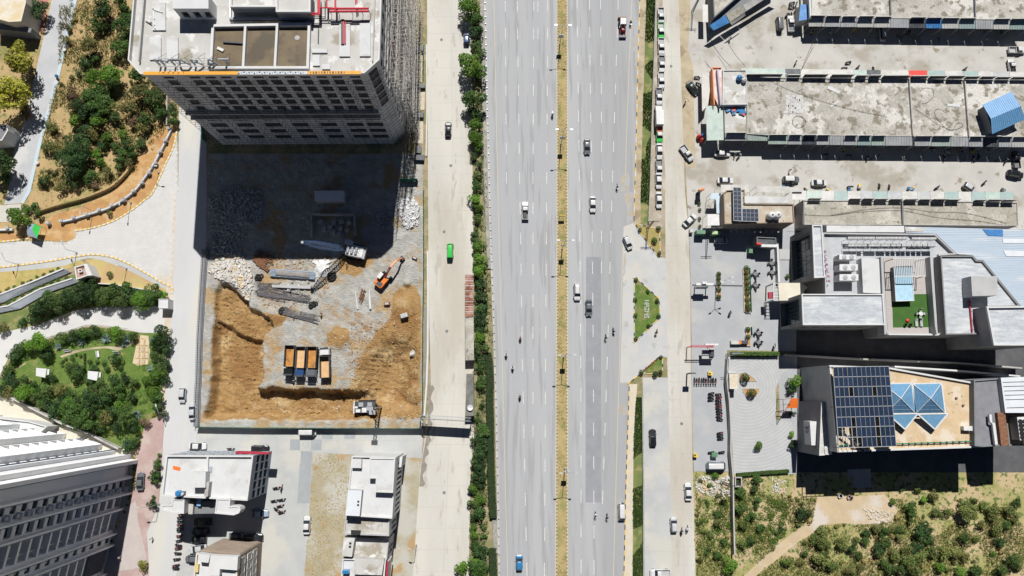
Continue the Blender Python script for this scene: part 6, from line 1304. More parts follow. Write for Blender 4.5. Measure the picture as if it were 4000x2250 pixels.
for x,y in[(1010,560+28*k)for k in range(9)]+[(985,840),(975,870),(955,915),(935,965),(905,1040),(880,1080),(860,1130),(840,1185),(1045,480),(1050,440),(1065,400)]:plant('J',x,y,13,rn.choice(['lf_olive','lf_yellow','lf_mid']),'small shrub in the planted edge along the apartment block','shrubs edging the apartment block','bush',rn)
DS=dict(lf_dark='dark green tree in the strip between frontage road and highway',lf_mid='mid green tree in the strip between frontage road and highway',lf_bright='bright green tree in the strip between frontage road and highway',lf_olive='olive tree in the strip between frontage road and highway')
G_S='trees between the frontage road and the highway'
zone('B',[(1620,50,88,b_),(1640,130,70,m_),(1655,225,62,d),(1625,490,105,b_),(1650,560,60,m_),(1640,760,85,m_),(1640,850,62,d),(1650,940,62,b_),(1650,1030,66,b_),(1660,1100,52,b_),(1650,1170,36,m_),(1685,1250,30,d),(1670,1330,40,m_),(1670,1400,42,m_),(1650,350,50,m_),(1680,400,50,m_)],DS,G_S)
zone('F',[(1660,50,52,b_),(1668,120,46,b_),(1675,200,36,m_),(1652,310,40,m_),(1670,430,56,b_),(1670,520,62,b_),(1685,610,62,b_),(1690,700,52,d),(1690,790,52,d),(1700,880,58,d),(1690,970,58,d),(1690,1100,56,b_),(1690,1180,62,m_),(1700,1320,50,m_),(1690,1410,46,m_),(1660,375,36,m_),(1690,1040,50,d),(1690,1250,40,d)],DS,G_S)
zone('K',[(1690,20,46,m_),(1700,170,26,d),(1665,270,32,m_),(1690,340,62,m_),(1680,420,58,d),(1690,500,62,d),(1690,590,62,d),(1685,680,66,d),(1640,800,52,b_),(1700,860,52,b_),(1645,900,46,m_),(1680,970,58,d),(1640,1075,32,b_),(1650,1140,36,b_),(1720,1090,26,m_),(1720,1150,26,m_),(1700,1260,62,d),(1640,1350,62,b_),(1540,1400,62,b_),(1680,1400,72,m_),(1720,1430,52,m_),(1690,740,50,d),(1650,1210,36,m_)],DS,G_S)
def hedge(label,line,w,h,matn,dens=26,leaf=.22,cat='hedge'):
 qs=[];vr=[];rn2=random.Random(9);L=0
 root=thing('hedge',label,cat,line[0])
 for a,b in zip(line,line[1:]):
  d=Vector((b.x-a.x,b.y-a.y,0));ln_=d.length;d.normalize();nn=Vector((-d.y,d.x,0))
  for i in range(int(ln_*dens)):
   u=rn2.uniform(0,ln_);k=rn2.random()
   if k<.5:p=Vector((a.x,a.y,0))+d*u+nn*rn2.uniform(-w/2,w/2)+Vector((0,0,h+rn2.gauss(0,.06)));nr=Vector((0,0,1))
   else:s=1 if k<.75 else-1;p=Vector((a.x,a.y,0))+d*u+nn*s*(w/2+rn2.gauss(0,.06))+Vector((0,0,rn2.uniform(.05,h)));nr=nn*s
   qs.append([x-off(root)for x in leaf_quad(p,(nr+rvec(rn2)*.5).normalized(),leaf,rn2)]);vr.append(rn2.random())
 me=leaf_mesh('foliage',qs,vr,M[matn]);o=bpy.data.objects.new('foliage',me);COL.objects.link(o);o.parent=root
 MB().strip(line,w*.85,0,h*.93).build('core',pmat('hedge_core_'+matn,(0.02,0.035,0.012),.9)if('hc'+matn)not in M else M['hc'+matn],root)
 return root
hedge('long dark clipped hedge beside the lower left edge of the highway',smooth_line(multi(0,('F',[(1752,1215),(1762,1330),(1768,1449)]),('K',[(1765,100),(1770,400),(1775,700),(1785,900),(1790,1005)]))),1.9,1.5,'lf_hedge',90,.26)
hedge('short dark clipped hedge at the bottom beside the highway',ring('K',[(1785,1235),(1792,1449),(1794,1600)]),1.9,1.5,'lf_hedge',90,.26)
hedge('clipped green hedge along the top of the round paved court',ring('X3',[(715,245),(1100,250),(1465,250)],1),1.0,1.5,'lf_bright',80,.2)
hedge('thin clipped hedge along the bottom of the round paved court',multi(0,('L',[(1690,684),(1932,664)]),('M',[(150,655)])),.9,1.0,'lf_bright',80,.2)
DM=dict(lf_scrub='green shrub in the overgrown lot at lower right',lf_dark='dark green shrub in the overgrown lot at lower right',lf_mid='mid green shrub in the overgrown lot at lower right',lf_bright='bright green shrub in the overgrown lot at lower right',lf_olive='olive shrub in the overgrown lot at lower right')
zone('M',[(265,985,66,d),(95,1095,32,d),(410,1125,60,'lf_scrub'),(400,1190,58,'lf_scrub'),(340,1170,46,'lf_scrub'),(440,1200,42,'lf_scrub'),(400,1330,72,'lf_scrub'),(420,1290,52,m_),(280,1285,36,m_),(150,1340,46,'lf_scrub'),(570,1200,62,'lf_scrub'),(640,1240,52,d),(690,1280,46,m_),(660,1170,36,'lf_scrub'),(740,1130,42,d),(730,1200,46,m_),(820,1090,46,'lf_scrub'),(870,1120,52,m_),(900,1180,62,m_),(830,1240,58,d),(850,1280,46,'lf_scrub'),(920,1090,42,'lf_scrub'),(990,1110,42,m_),(1000,1160,42,'lf_scrub'),(1090,930,62,m_),(1080,1000,48,m_),(1250,840,52,'lf_scrub'),(1010,790,30,m_),(1130,800,36,'lf_scrub'),(940,900,36,b_),(1180,1080,58,d),(1170,1130,74,d),(1220,1170,52,m_),(1280,960,46,'lf_scrub'),(1370,970,46,'lf_scrub'),(1520,970,88,'lf_scrub'),(1500,920,62,'lf_scrub'),(1640,920,48,'lf_scrub'),(1690,970,62,'lf_scrub'),(1700,1020,52,'lf_scrub'),(1830,960,58,'lf_scrub'),(1810,1080,48,m_),(1730,1090,62,'lf_scrub'),(1760,1190,54,d),(1480,1160,52,m_),(1575,1165,38,'lf_scrub'),(1400,1260,62,'lf_scrub'),(1330,1280,58,'lf_scrub'),(1250,1260,62,'lf_scrub'),(1120,1240,62,d),(1050,1250,52,'lf_scrub'),(1150,1310,72,'lf_scrub'),(1050,1340,72,'lf_scrub'),(960,1300,58,'lf_scrub'),(900,1380,62,m_),(980,1400,62,m_),(1100,1400,68,'lf_scrub'),(1300,1390,52,b_),(1480,1310,48,o_),(1560,1390,62,m_),(1450,1420,52,b_),(1700,1280,32,b_),(1840,1340,62,m_),(1760,1380,58,m_),(1890,1370,52,'lf_scrub'),(1900,1320,42,'lf_scrub'),(1860,1020,42,'lf_scrub'),(1880,890,42,m_),(240,1340,40,o_),(480,1390,50,m_),(600,1400,45,o_),(700,1390,40,o_),(1600,1060,40,o_),(1180,880,40,b_)],DM,'shrubs of the overgrown lot')
zone('L',[(1535,690,38,b_),(1490,770,28,b_),(1640,1350,84,b_),(1555,1300,42,m_),(1720,800,62,m_),(1740,930,64,m_),(1800,1000,52,m_),(1760,1060,52,'lf_scrub'),(1820,780,42,m_),(1850,735,50,m_),(1560,1050,46,'lf_scrub'),(1540,980,42,m_),(1800,1190,46,m_),(1850,890,46,m_),(1600,880,35,m_),(1480,900,30,m_),(1420,1050,30,m_),(1500,1150,36,m_),(1590,1190,40,m_),(1480,1260,36,m_),(1740,1200,50,'lf_scrub'),(1880,1090,45,m_)],DM,'shrubs of the overgrown lot')
for x,y in scatter(ring('S',[(2715,1850),(2860,1850),(2862,1900),(3060,1900),(3980,1960),(3980,2240),(2720,2240)]),110,rn):
 if inside(TRACK,x,y):continue
 mm=rn.choice(['lf_scrub','lf_scrub','lf_straw','lf_olive']);place(plant_proto('bush',mm,rn.randrange(3)),USED,(x,y,0),rn.uniform(0,6),'small low bush in the overgrown lot at lower right','small bushes of the overgrown lot',rn.uniform(.5,1.3))
plant('L',1862,462,46,'lf_bright','small bright tree standing in the round paved court',None,'shrub',rn)
plant('X3',1700,660,120,'lf_bright','leafy tree in the planter beside the solar building',None,None,rn);plant('X3',1660,800,80,'lf_dark','dark shrub below the leafy tree beside the solar building',None,None,rn)
plant('X4',185,1110,50,'lf_bright','bright shrub in front of the sign wall of the solar building',None,None,rn);plant('X4',190,1220,60,'lf_dark','dark shrub below the bright one at the sign wall',None,None,rn);plant('X4',190,810,45,'lf_dark','potted dark plant under the orange canopy',None,None,rn)
plant('X3',925,625,66,'lf_dark','round dark shrub in the upper half of the oval bed',None,'ball',rn);plant('X3',1030,865,66,'lf_dark','round dark shrub in the lower half of the oval bed',None,'ball',rn)
for x,y,r in((935,660,15),(1025,750,13),(930,810,15),(1095,820,15),(930,930,14),(1105,935,14),(1030,1010,14),(935,1105,15)):plant('H',x,y,r,'lf_mid','small round shrub on the edge of the triangular grass island','shrubs of the triangular island','ball',rn)
for x,y,r in((965,285,14),(1105,275,17),(1075,365,22),(1110,465,15)):plant('H',x,y,r,'lf_mid','small round shrub on the pointed bed above the slip road','shrubs of the pointed bed','ball',rn)
for x,y,r in((975,1360,17),(1080,1375,20),(1120,1360,17),(1125,1245,13)):plant('H',x,y,r,'lf_dark','small round shrub on the lower grass corner of the slip road','shrubs of the lower corner','ball',rn)
for y in(285,350,430,525,640):plant('X2',512,y,36,'lf_dark' if y%2 else 'lf_mid','round shrub in the narrow planter of the mall forecourt','shrubs of the narrow planter','ball',rn)
for y in(190,260,345,420,505,580,680,770,830):plant('X2',945+(y-190)*.04,y,40,'lf_mid' if y%20 else 'lf_olive','shrub in the long planter of the mall forecourt','shrubs of the long planter','ball',rn)
for y in(1150,1270):plant('X2',970,y,36,'lf_mid','round shrub in the lower planter of the mall forecourt','shrubs of the lower planter','ball',rn)
for x,y in((205,462),(215,560),(210,700),(215,820)):plant('X1',x,y,26,'lf_mid','small shrub along the verge in front of the corner building','verge shrubs','ball',rn)
plant('X2',1590,305,50,'lf_bright','bright shrub beside the mall entrance canopy',None,None,rn)
def tufts(name,polys,n,matn,hh=.35,label=None):
 qs=[];vr=[];rn2=random.Random(len(name))
 for poly in polys:
  for x,y in scatter(poly,n,rn2):
   if noise.noise(Vector((x*.12,y*.12,4)))<-.12 or inside(TRACK,x,y):continue
   for k in range(3):a=rn2.uniform(0,6.28);r=rn2.uniform(.12,.4);d=Vector((math.cos(a),math.sin(a),0));s=Vector((-d.y,d.x,0))*.07;c=Vector((x,y,0));qs.append([c-s,c+s,c+d*r+Vector((0,0,hh*rn2.uniform(.4,1.2)))]);vr.append(rn2.random())
 o=bpy.data.objects.new(name,leaf_mesh(name,qs,vr,M[matn]));COL.objects.link(o);o['kind']='stuff';tag(o,label,'grass')
POL_A=ring('A',[(450,-60),(990,-60),(970,480),(1280,760),(1280,930),(1080,1250),(900,1390),(280,1440),(320,1050),(440,560)])
POL_M=ring('S',[(2715,1850),(2860,1850),(2862,1920),(3080,1940),(4010,1960),(4010,2260),(2720,2260)])
tufts('dry_grass',[POL_A,POL_M],9000,'lf_straw',.45,'dry straw coloured grass on the scrubby lots');tufts('green_grass',[POL_A,POL_M,POL_M],7000,'lf_scrub',.5,'sparse green grass on the scrubby lots')
tufts('ditch_weeds',[ring('S',DL[0]+DW[0][::-1]),ring('S',DL[1]+DW[1][::-1])],5500,'lf_mid',.5,'green weeds filling the roadside ditch')
tufts('lot_grass',[ring('K',[(440,530),(720,530),(650,1449),(360,1449)])],900,'lf_straw',.2,'thin dry grass on the vacant lot')
def clumps(name,polys,n,matn,label):
 qs=[];vr=[];r2=random.Random(21)
 for poly in polys:
  for x,y in scatter(poly,n,r2):
   if inside(TRACK,x,y):continue
   R1=r2.uniform(.35,.95);cv=r2.uniform(-.3,.3)
   for k in range(int(30*R1)+8):d=rvec(r2);p=Vector((x+d.x*R1,y+d.y*R1*r2.uniform(.7,1.1),.05+abs(d.z)*R1*.8));qs.append(leaf_quad(p,(d+rvec(r2)*.7+Vector((0,0,.5))).normalized(),.24,r2));vr.append(max(0,min(1,r2.random()+cv)))
 o=bpy.data.objects.new(name,leaf_mesh(name,qs,vr,M[matn]));COL.objects.link(o);o['kind']='stuff';tag(o,label,'undergrowth')
clumps('undergrowth',[POL_M,POL_M,ring('S',[(3080,2000),(4010,1990),(4010,2260),(3080,2260)])],120,'lf_scrub','yellow green undergrowth between the shrubs of the overgrown lot')
clumps('slope_undergrowth',[POL_A],230,'lf_mid','green undergrowth between the shrubs of the dry slope')
clumps('slope_weeds',[POL_A],150,'lf_olive','olive weeds between the shrubs of the dry slope')
clumps('strip_undergrowth',[ring('S',[(1850,0),(1880,0),(1898,700),(1912,1050),(1925,1450),(1850,1450),(1852,700)]),ring('S',[(1852,1500),(1900,1500),(1912,2240),(1835,2240),(1842,1850)])],260,'lf_dark','dark undergrowth below the trees beside the highway')
clumps('park_undergrowth',[ring('J',[(20,30),(1240,30),(1210,200),(1090,250),(960,480),(700,350),(480,260),(150,100)]),ring('E',[(40,1380),(130,1200),(420,1090),(700,1020),(1010,1070),(900,1120),(500,1150),(200,1260)])],190,'lf_mid','green undergrowth under the trees of the small park')
clumps('hedge_undergrowth',[ring('E',[(220,940),(560,690),(1260,770),(1200,850),(560,890),(300,980)])],260,'lf_dark','dark undergrowth in the tall hedge')
clumps('plot_grass',[ring('L',[(1690,700),(1900,720),(1930,1000),(1900,1300),(1700,1280)]),ring('M',[(0,860),(150,900),(130,1150),(0,1230)]),ring('L',[(1390,860),(1650,900),(1650,1280),(1400,1300)])],130,'lf_bright','bright yellow green growth beside the boundary wall of the overgrown lot')
# vehicles
def loft(secs):
 """secs: list of (x, [(y,z)...]) rings, closed at both ends"""
 n_=len(secs[0][1]);v=[(x,y,z)for x,r in secs for y,z in r];f=[]
 for k in range(len(secs)-1):
  for i in range(n_):j=(i+1)%n_;f.append((k*n_+i,k*n_+j,(k+1)*n_+j,(k+1)*n_+i))
 f+=[tuple(range(n_-1,-1,-1)),tuple((len(secs)-1)*n_+i for i in range(n_))]
 return MB().add(v,f)
def sec(hw,zb,zt):return[(-hw*.9,zb),(-hw,zb+.15),(-hw,zt-.22),(-hw*.94,zt-.06),(-hw*.78,zt),(hw*.78,zt),(hw*.94,zt-.06),(hw,zt-.22),(hw,zb+.15),(hw*.9,zb)][::-1]
WHEEL=None
def wheels(root,xs,y,r=.31,w=.22):
 for x in xs:
  for s in(-1,1):
   o=MB().tube((x,s*(y-w/2),r),(x,s*(y+w/2),r),r,12).build('wheel',M['rubber'],root);MB().tube((x,s*(y+w/2+.005),r),(x,s*(y+w/2+.01),r),r*.6,10).build('rim',M['alu'],o)
VP={}
def q4(name,a,b,c,d,mat,root,th=.03):
 a,b,c,d=map(Vector,(a,b,c,d));n_=(b-a).cross(d-a).normalized()*th
 return mk(name,[a+n_,b+n_,c+n_,d+n_,a-n_,b-n_,c-n_,d-n_],[(0,1,2,3),(7,6,5,4),(0,4,5,1),(1,5,6,2),(2,6,7,3),(3,7,4,0)],mat,root)
def car_proto(kind,col,extra=None):
 key=(kind,col,extra)
 if key in VP:return VP[key]
 paint=M['car_'+col];pre=dict(sedan='car',hatch='car',suv='suv',van='van',pickup='pickup_truck')[kind]
 root=thing('parked_'+pre if False else pre,'v',pre.replace('_',' ').replace('suv','car'))
 P=dict(sedan=(4.5,.88,.93,1.43,-1.75,-1.0,.35,1.15),hatch=(3.8,.84,.95,1.5,-1.8,-1.5,.35,1.05),suv=(4.6,.92,1.05,1.72,-2.15,-1.85,.5,1.2),van=(4.4,.86,1.1,1.85,-2.12,-2.0,1.3,1.85),pickup=(5.0,.9,1.05,1.7,-.35,-.15,.75,1.35))[kind]
 L,hw,zb,zr,br_,rr_,rf,bf=P;h2=L/2
 hood=zb-.02 if kind!='van' else zb-.1
 if kind=='pickup':
  loft([(-.4,sec(hw,.35,zb)),(1.3,sec(hw,.32,zb-.02)),(2.2,sec(hw*.95,.34,zb-.12)),(h2,sec(hw*.78,.42,zb-.35))]).build('body',paint,root)
  bed=MB();bed.box((-1.45,0,.55),(2.1,hw*1.9,.12))
  for s in(-1,1):bed.box((-1.45,s*hw*.95,.82),(2.1,.1,.6))
  bed.box((-2.46,0,.82),(.1,hw*1.9,.6));bed.box((-.45,0,.85),(.08,hw*1.9,.65));bd_=bed.build('bed',paint,root)
  MB().box((-1.45,0,.63),(1.95,hw*1.78,.03)).build('bed_floor',M['wall_dg']if extra!='clean' else M['wall_g'],bd_)
  if extra=='load':MB().box((-1.4,.1,.95),(1.5,.9,.5),.1).build('cargo',M['blackp'],bd_)
  if extra=='redload':MB().box((-1.45,0,.95),(1.8,1.5,.5)).build('cargo',M['red_s'],bd_)
  fr_=MB();[fr_.bar((x,s*hw*.93,1.1),(x,s*hw*.93,1.75),.05)for x in(-.5,-1.45,-2.4)for s in(-1,1)];[fr_.bar((-.5,s*hw*.93,1.75),(-2.4,s*hw*.93,1.75),.05)for s in(-1,1)]
  if extra in('rails','redload'):fr_.build('rail',M['dsteel'],bd_)
 else:
  loft([(-h2,sec(hw*.74,.40,zb-.12)),(-h2+.12,sec(hw*.9,.33,zb-.03)),(-h2+.7,sec(hw,.28,zb)),(0,sec(hw,.26,zb)),(h2-1.3,sec(hw,.28,hood)),(h2-.35,sec(hw*.92,.3,hood-(.14 if kind!='van' else .05))),(h2-.05,sec(hw*.74,.36,hood-(.3 if kind!='van' else .25)))]).build('body',paint,root)
 w0,w1=hw*.88,hw*.72;z0=zb-.03
 q4('windshield',(bf,-w0,z0),(bf,w0,z0),(rf,w1,zr-.03),(rf,-w1,zr-.03),M['glass'],root)
 q4('rear_window',(br_,w0,z0),(br_,-w0,z0),(rr_,-w1,zr-.03),(rr_,w1,zr-.03),M['glass'],root)
 for s in(-1,1):q4('side_window',(br_,s*w0,z0),(bf,s*w0,z0),(rf,s*w1,zr-.03),(rr_,s*w1,zr-.03),M['glass'],root)
 if kind=='sedan' and extra=='roofwhite':pass
 xs=[rr_-.05,rr_+.12,(rr_+rf)/2,rf-.12,rf+.06];v=[]
 rows_=[[(x,y*w1*1.03,zr+(.045 if 0<i<4 else 0)*(1-(y*y)*.8))for y in(-1,-.6,0,.6,1)]for i,x in enumerate(xs)]
 v=[p for r_ in rows_ for p in r_];nn=len(v);v+=[(x,y,z-.06)for x,y,z in v]
 f=[(i*5+j,(i+1)*5+j,(i+1)*5+j+1,i*5+j+1)for i in range(4)for j in range(4)];f+=[tuple(k+nn for k in q[::-1])for q in f]
 rim_=[0,1,2,3,4,9,14,19,24,23,22,21,20,15,10,5];f+=[(rim_[i],rim_[(i+1)%16],rim_[(i+1)%16]+nn,rim_[i]+nn)for i in range(16)]
 mk('roof',v,f,M['car_white']if extra=='silverroof' or(kind=='pickup' and col=='green')else paint,root,True)
 for s in(-1,1):
  MB().box((h2-.12,s*hw*.62,.66 if kind!='pickup' else .72),(.1,.32,.14)).build('headlight',M['white'],root);MB().box((-h2+.06,s*hw*.68,.75),(.1,.25,.16)).build('tail_light',M['car_red'],root);MB().box((bf-.25,s*(hw+.08),z0+.06),(.14,.16,.12)).build('mirror',paint,root)
 wheels(root,(-h2+.8,h2-.8),hw*.93,.33 if kind in('suv','pickup')else .3)
 if extra=='rack':[MB().bar((-1.4,s*.5,zr+.12),(.2,s*.5,zr+.12),.06).build('roof_rail',M['dsteel'],root)for s in(-1,1)]
 VP[key]=root;return root
def vehicle(kind,col,t,x,y,deg,label,group=None,extra=None,sc=1.0):
 p=g(t,x,y,.8);z=site_h(p.x,p.y)if sdist(SITE,p.x,p.y)>.5 else .03
 return place(car_proto(kind,col,extra),USED,(p.x,p.y,z),R(deg),label,group,sc)
V=[('sedan','grey','C',567,1105,-90,'grey sedan driving down the highway above the two white cars'),('pickup','white','H',100,140,90,'white pickup carrying dark cargo, driving up the left carriageway','load'),('sedan','white','H',610,93,-90,'white sedan driving down the right carriageway beside the median lamp'),('suv','white','H',492,755,-90,'white estate car beside the dark grey sedan on the highway','rack'),('sedan','grey','H',580,875,-90,'dark grey sedan on the dark asphalt patch'),('hatch','silver','H',875,385,-69,'silver hatchback turning off into the slip road'),('hatch','blue','L',55,1348,90,'blue hatchback at the bottom of the left carriageway'),('van','white','L',828,968,-90,'white van stopped at the right edge of the lower highway'),('sedan','black','B',1450,975,90,'black sedan on the frontage road beside the tower'),('van','green','F',1465,445,90,'bright green van on the frontage road'),('hatch','navy','B',1588,290,90,'dark blue car parked under the roadside trees at the top'),('hatch','silver','J',1375,87,-90,'white hatchback driving on the side road left of the excavation'),('sedan','silver','J',1452,205,94,'silver sedan parked at the corner of the excavation fence'),('sedan','white','J',1490,470,0,'white sedan crossing above the white roofed block'),('sedan','grey','J',1058,735,92,'dark grey sedan on the red paved drive'),('van','white','K',390,365,0,'white van parked below the green site fence'),('suv','black','K',32,490,0,'black car parked at the top right corner of the white roofed block'),('sedan','white','K',382,1065,90,'white sedan parked beside the vacant lot'),('suv','black','Y3',555,838,180,'dark car in the deepest shade, topmost in the parking court'),('sedan','black','Y3',530,945,180,'dark car second from the top in the shaded parking court'),('hatch','black','Y3',510,1040,180,'dark car third from the top in the shaded parking court'),('hatch','grey','Y3',940,1000,0,'grey car in the shade above the brown block'),('suv','black','Y3',1135,1015,0,'black car in the shade above the right corner of the brown block'),('sedan','lblue','Y3',1200,742,0,'pale blue sedan at the right edge of the shaded parking court'),('sedan','silver','Y3',498,1145,190,'silver sedan half out of the shade above the brown block'),('hatch','grey','Y3',440,1258,180,'grey car tucked beside the left wall of the brown block'),('sedan','white','C',1113,1140,-90,'white sedan below the truck with the red load in the parked row'),('sedan','white','C',1108,1365,-90,'white sedan below the last pickup in the parked row'),('sedan','white','H',1110,62,-90,'white sedan at the lower end of the parked row'),('pickup','silver','C',1320,1157,-57,'silver pickup parked askew beside the service road','clean'),('sedan','dgreen','C',1365,665,-55,'black green sedan parked askew before the small pale roofed shop'),('sedan','white','C',1588,1157,0,'white sedan below the green canopy'),('sedan','white','C',1612,1362,0,'white sedan above the sandy corner building'),('van','grey','D',88,178,90,'dark silver van parked left of the blue kiosk'),('pickup','white','D',172,178,90,'white pickup with a dark bed beside the blue kiosk'),('van','silver','D',865,255,-90,'silver van half under the awnings of the top market row'),('suv','grey','D',175,1355,0,'dark car with a silver roof in the lower market lane','silverroof'),('sedan','white','D',390,1380,0,'white sedan beside the dark car in the lower market lane'),('suv','black','D',1868,1315,-12,'black car at the right edge of the lower market lane'),('pickup','white','D',1880,378,0,'white pickup at the right edge of the upper market lane','clean'),('pickup','white','D',1840,505,92,'small loaded truck at the right end of the upper market lane','load'),('hatch','silver','D',1522,1418,-35,'silver hatchback parked askew before the lower market row'),('pickup','black','D',1872,1205,90,'small dark pickup beside the awnings at the right edge'),('sedan','white','H',1343,212,42,'white sedan turning in front of the corner building'),('hatch','silver','H',1580,367,0,'silver hatchback in the shade below the sandy corner building'),('sedan','black','L',1063,405,90,'black sedan parked in the lower parking lane'),('sedan','white','L',1330,812,90,'white car driving up beside the overgrown lot'),('hatch','silver','L',1222,1062,90,'silver car in the middle of the lower service road'),('pickup','white','L',1118,1428,180,'white pickup turning at the bottom of the parking lane','clean'),('van','lblue','L',1542,618,0,'long pale van parked at the lower end of the motorbike yard','silverroof',1.15)]
for e in V:vehicle(*e[:7],None,*(e[7:]))
for k,(x,y,c,ex,lb)in enumerate(((1125,120,'silver','clean','topmost pickup of the parked row, pale with an empty bed'),(1125,232,'green','clean','green cabbed pickup in the parked row'),(1127,350,'white','clean','white pickup third from the top of the parked row'),(1130,482,'white','rails','white pickup fourth from the top of the parked row'),(1127,605,'white','clean','white pickup fifth from the top of the parked row'),(1110,728,'white','rails','white pickup just above the box truck in the parked row'),(1112,1012,'green','redload','small green truck with a red load in the parked row'),(1110,1268,'white','rails','white pickup with a dark bed between two white sedans in the parked row'))):
 vehicle('pickup',c,'C',x,y,-90,lb,'pickups parked along the ditch',ex)
bt=thing('box_truck','white box truck in the row of parked pickups','truck',g('C',1107,870,0));c=g('C',1107,875,1.2);c.z=0
MB().box(c+Vector((0,-1.0,1.7)),(2.1,4.2,2.3)).build('cargo_box',M['white'],bt);cb_=loft([(-.9,sec(.95,.5,2.0)),(.3,sec(.95,.5,1.9)),(.8,sec(.85,.55,1.2))])
cb_.v=[(c.x+y,c.y+2.2+x,z)for x,y,z in cb_.v];cb_.build('cab',M['white'],bt);q4('windshield',c+Vector((-.8,2.75,1.3)),c+Vector((.8,2.75,1.3)),c+Vector((.75,2.45,1.9)),c+Vector((-.75,2.45,1.9)),M['glass'],bt)
MB().box(c+Vector((0,-.6,.55)),(1.6,5.4,.2)).build('chassis',M['dsteel'],bt)
for dy in(-2.2,1.9):
 for s in(-1,1):MB().tube(c+Vector((s*.75,dy,.42)),c+Vector((s*1.0,dy,.42)),.42,12).build('wheel',M['rubber'],bt)
def dump_truck(t,x,y,rz,cabm,bedm,label):
 p=gs(t,x,y);o=thing('dump_truck',label,'truck',p,'dump trucks on the gravel platform');
 def P(a,b,c_):v=Matrix.Rotation(rz,3,'Z')@Vector((a,b,c_));return p+v
 def B(nm,c_,d,m_,par=None):return MB().box(P(*c_),d,rz).build(nm,m_,par or o)
 B('chassis',(0,0,.85),(8.2,1.0,.3),M['dsteel'])
 bed=MB();f_=MB()
 for s in(-1,1):bed.box(P(-1.15,s*1.2,1.95),(5.6,.12,1.5),rz)
 bed.box(P(-3.9,0,1.85),(.12,2.4,1.3),rz);bed.box(P(1.6,0,2.1),(.12,2.4,1.8),rz);bed.box(P(-1.15,0,1.15),(5.5,2.4,.15),rz)
 for s in(-1,1):
  for k in range(7):bed.box(P(-3.6+k*.82,s*1.29,1.9),(.12,.1,1.4),rz)
 b_ob=bed.build('bed',M['dsteel'],o);B('bed_floor',(-1.15,0,1.26),(5.4,2.25,.1),bedm,b_ob)
 cab=loft([(-.9,sec(1.2,.6,2.75)),(.55,sec(1.2,.6,2.7)),(.95,sec(1.12,.6,1.7)),(1.0,sec(1.05,.65,1.3))]);cab.v=[tuple(P(a+2.9,b,c_))for a,b,c_ in cab.v];cab.build('cab',cabm,o)
 q4('windshield',P(3.84,-1.0,1.75),P(3.84,1.0,1.75),P(3.5,.98,2.62),P(3.5,-.98,2.62),M['glass'],o)
 B('visor',(3.65,0,2.82),(.4,2.2,.12),M['dsteel']);B('bumper',(3.98,0,.75),(.2,2.4,.4),M['steel'])
 for s in(-1,1):B('headlight',(4.0,s*.85,1.05),(.12,.35,.2),M['white']);B('mirror',(3.4,s*1.38,2.2),(.1,.2,.4),M['dsteel'])
 for xx in(-3.0,-1.7,2.9):
  for s in(-1,1):MB().tube(P(xx,s*.85,.55),P(xx,s*1.22,.55),.55,14).build('wheel',M['rubber'],o)
for a in(('F',270,1275,-R(91),M['car_black'],M['bedload'],'leftmost dump truck with an orange stained bed and dark cab'),('F',352,1285,-R(91),M['car_navy'],M['bedload2'],'blue cabbed dump truck with a pale dusty bed'),('F',436,1285,-R(91),M['car_grey'],M['bedload'],'grey cabbed dump truck between the blue and the white one'),('F',535,1290,R(93),M['car_white'],M['bedload2'],'white cabbed dump truck facing the other way, rightmost of four')):dump_truck(*a)
def at_local(p,rz):return lambda a,b,c:p+Matrix.Rotation(rz,3,'Z')@Vector((a,b,c))
p=gs('F',965,665);rz=math.atan2((g('F',1110,490)-g('F',965,665)).y,(g('F',1110,490)-g('F',965,665)).x);P=at_local(p,rz)
ex=thing('excavator','orange crawler excavator with its arm raised','excavator',p)
for s in(-1,1):
 tr_=loft([(-2.0,[(-.3,.25),(-.3,.6),(.3,.6),(.3,.25)]),(-1.7,[(-.3,0),(-.3,.85),(.3,.85),(.3,0)]),(1.7,[(-.3,0),(-.3,.85),(.3,.85),(.3,0)]),(2.0,[(-.3,.25),(-.3,.6),(.3,.6),(.3,.25)])]);tr_.v=[tuple(P(a,b+s*1.15,c))for a,b,c in tr_.v];tr_.build('track',M['rubber'],ex)
MB().box(P(0,0,.8),(2.2,2.0,.4),rz).build('undercarriage',M['dsteel'],ex)
bdy=loft([(-2.4,sec(1.1,1.05,1.9)),(-2.0,sec(1.35,1.0,2.1)),(.6,sec(1.35,1.0,2.0)),(1.0,sec(1.3,1.0,1.5))]);bdy.v=[tuple(P(*v))for v in bdy.v];bo=bdy.build('body',M['car_orange'],ex);MB().box(P(-1.5,-.2,2.12),(1.1,1.5,.08),rz).build('engine_grille',M['dsteel'],bo)
MB().box(P(.3,.85,2.25),(1.6,1.0,1.7),rz).build('cab',M['dsteel'],ex);MB().box(P(.3,.85,3.14),(1.65,1.05,.08),rz).build('cab_roof',M['white'],ex)
MB().bar(P(.6,-.2,1.7),P(3.6,-.2,4.6),.5,.6).build('boom',M['car_red'],ex);MB().bar(P(3.5,-.2,4.6),P(6.2,-.2,3.6),.4,.5).build('boom',M['car_orange'],ex);MB().bar(P(6.1,-.2,3.8),P(7.4,-.2,1.2),.35,.4).build('stick',M['car_orange'],ex);MB().box(P(7.6,-.2,.7),(.9,1.1,.9),rz).build('bucket',M['dsteel'],ex);MB().tube(P(1.0,-.2,2.2),P(2.9,-.2,4.3),.12).build('ram',M['alu'],ex)
p=gs('F',730,455);rz=math.atan2((g('F',360,382)-g('F',730,455)).y,(g('F',360,382)-g('F',730,455)).x);P=at_local(p,rz)
crn=thing('crawler_crane','white crawler crane with a long blue lattice boom','crane',p)
for s in(-1,1):MB().box(P(-.3,s*1.7,.55),(5.2,.9,1.1),rz).build('track',M['rubber'],crn)
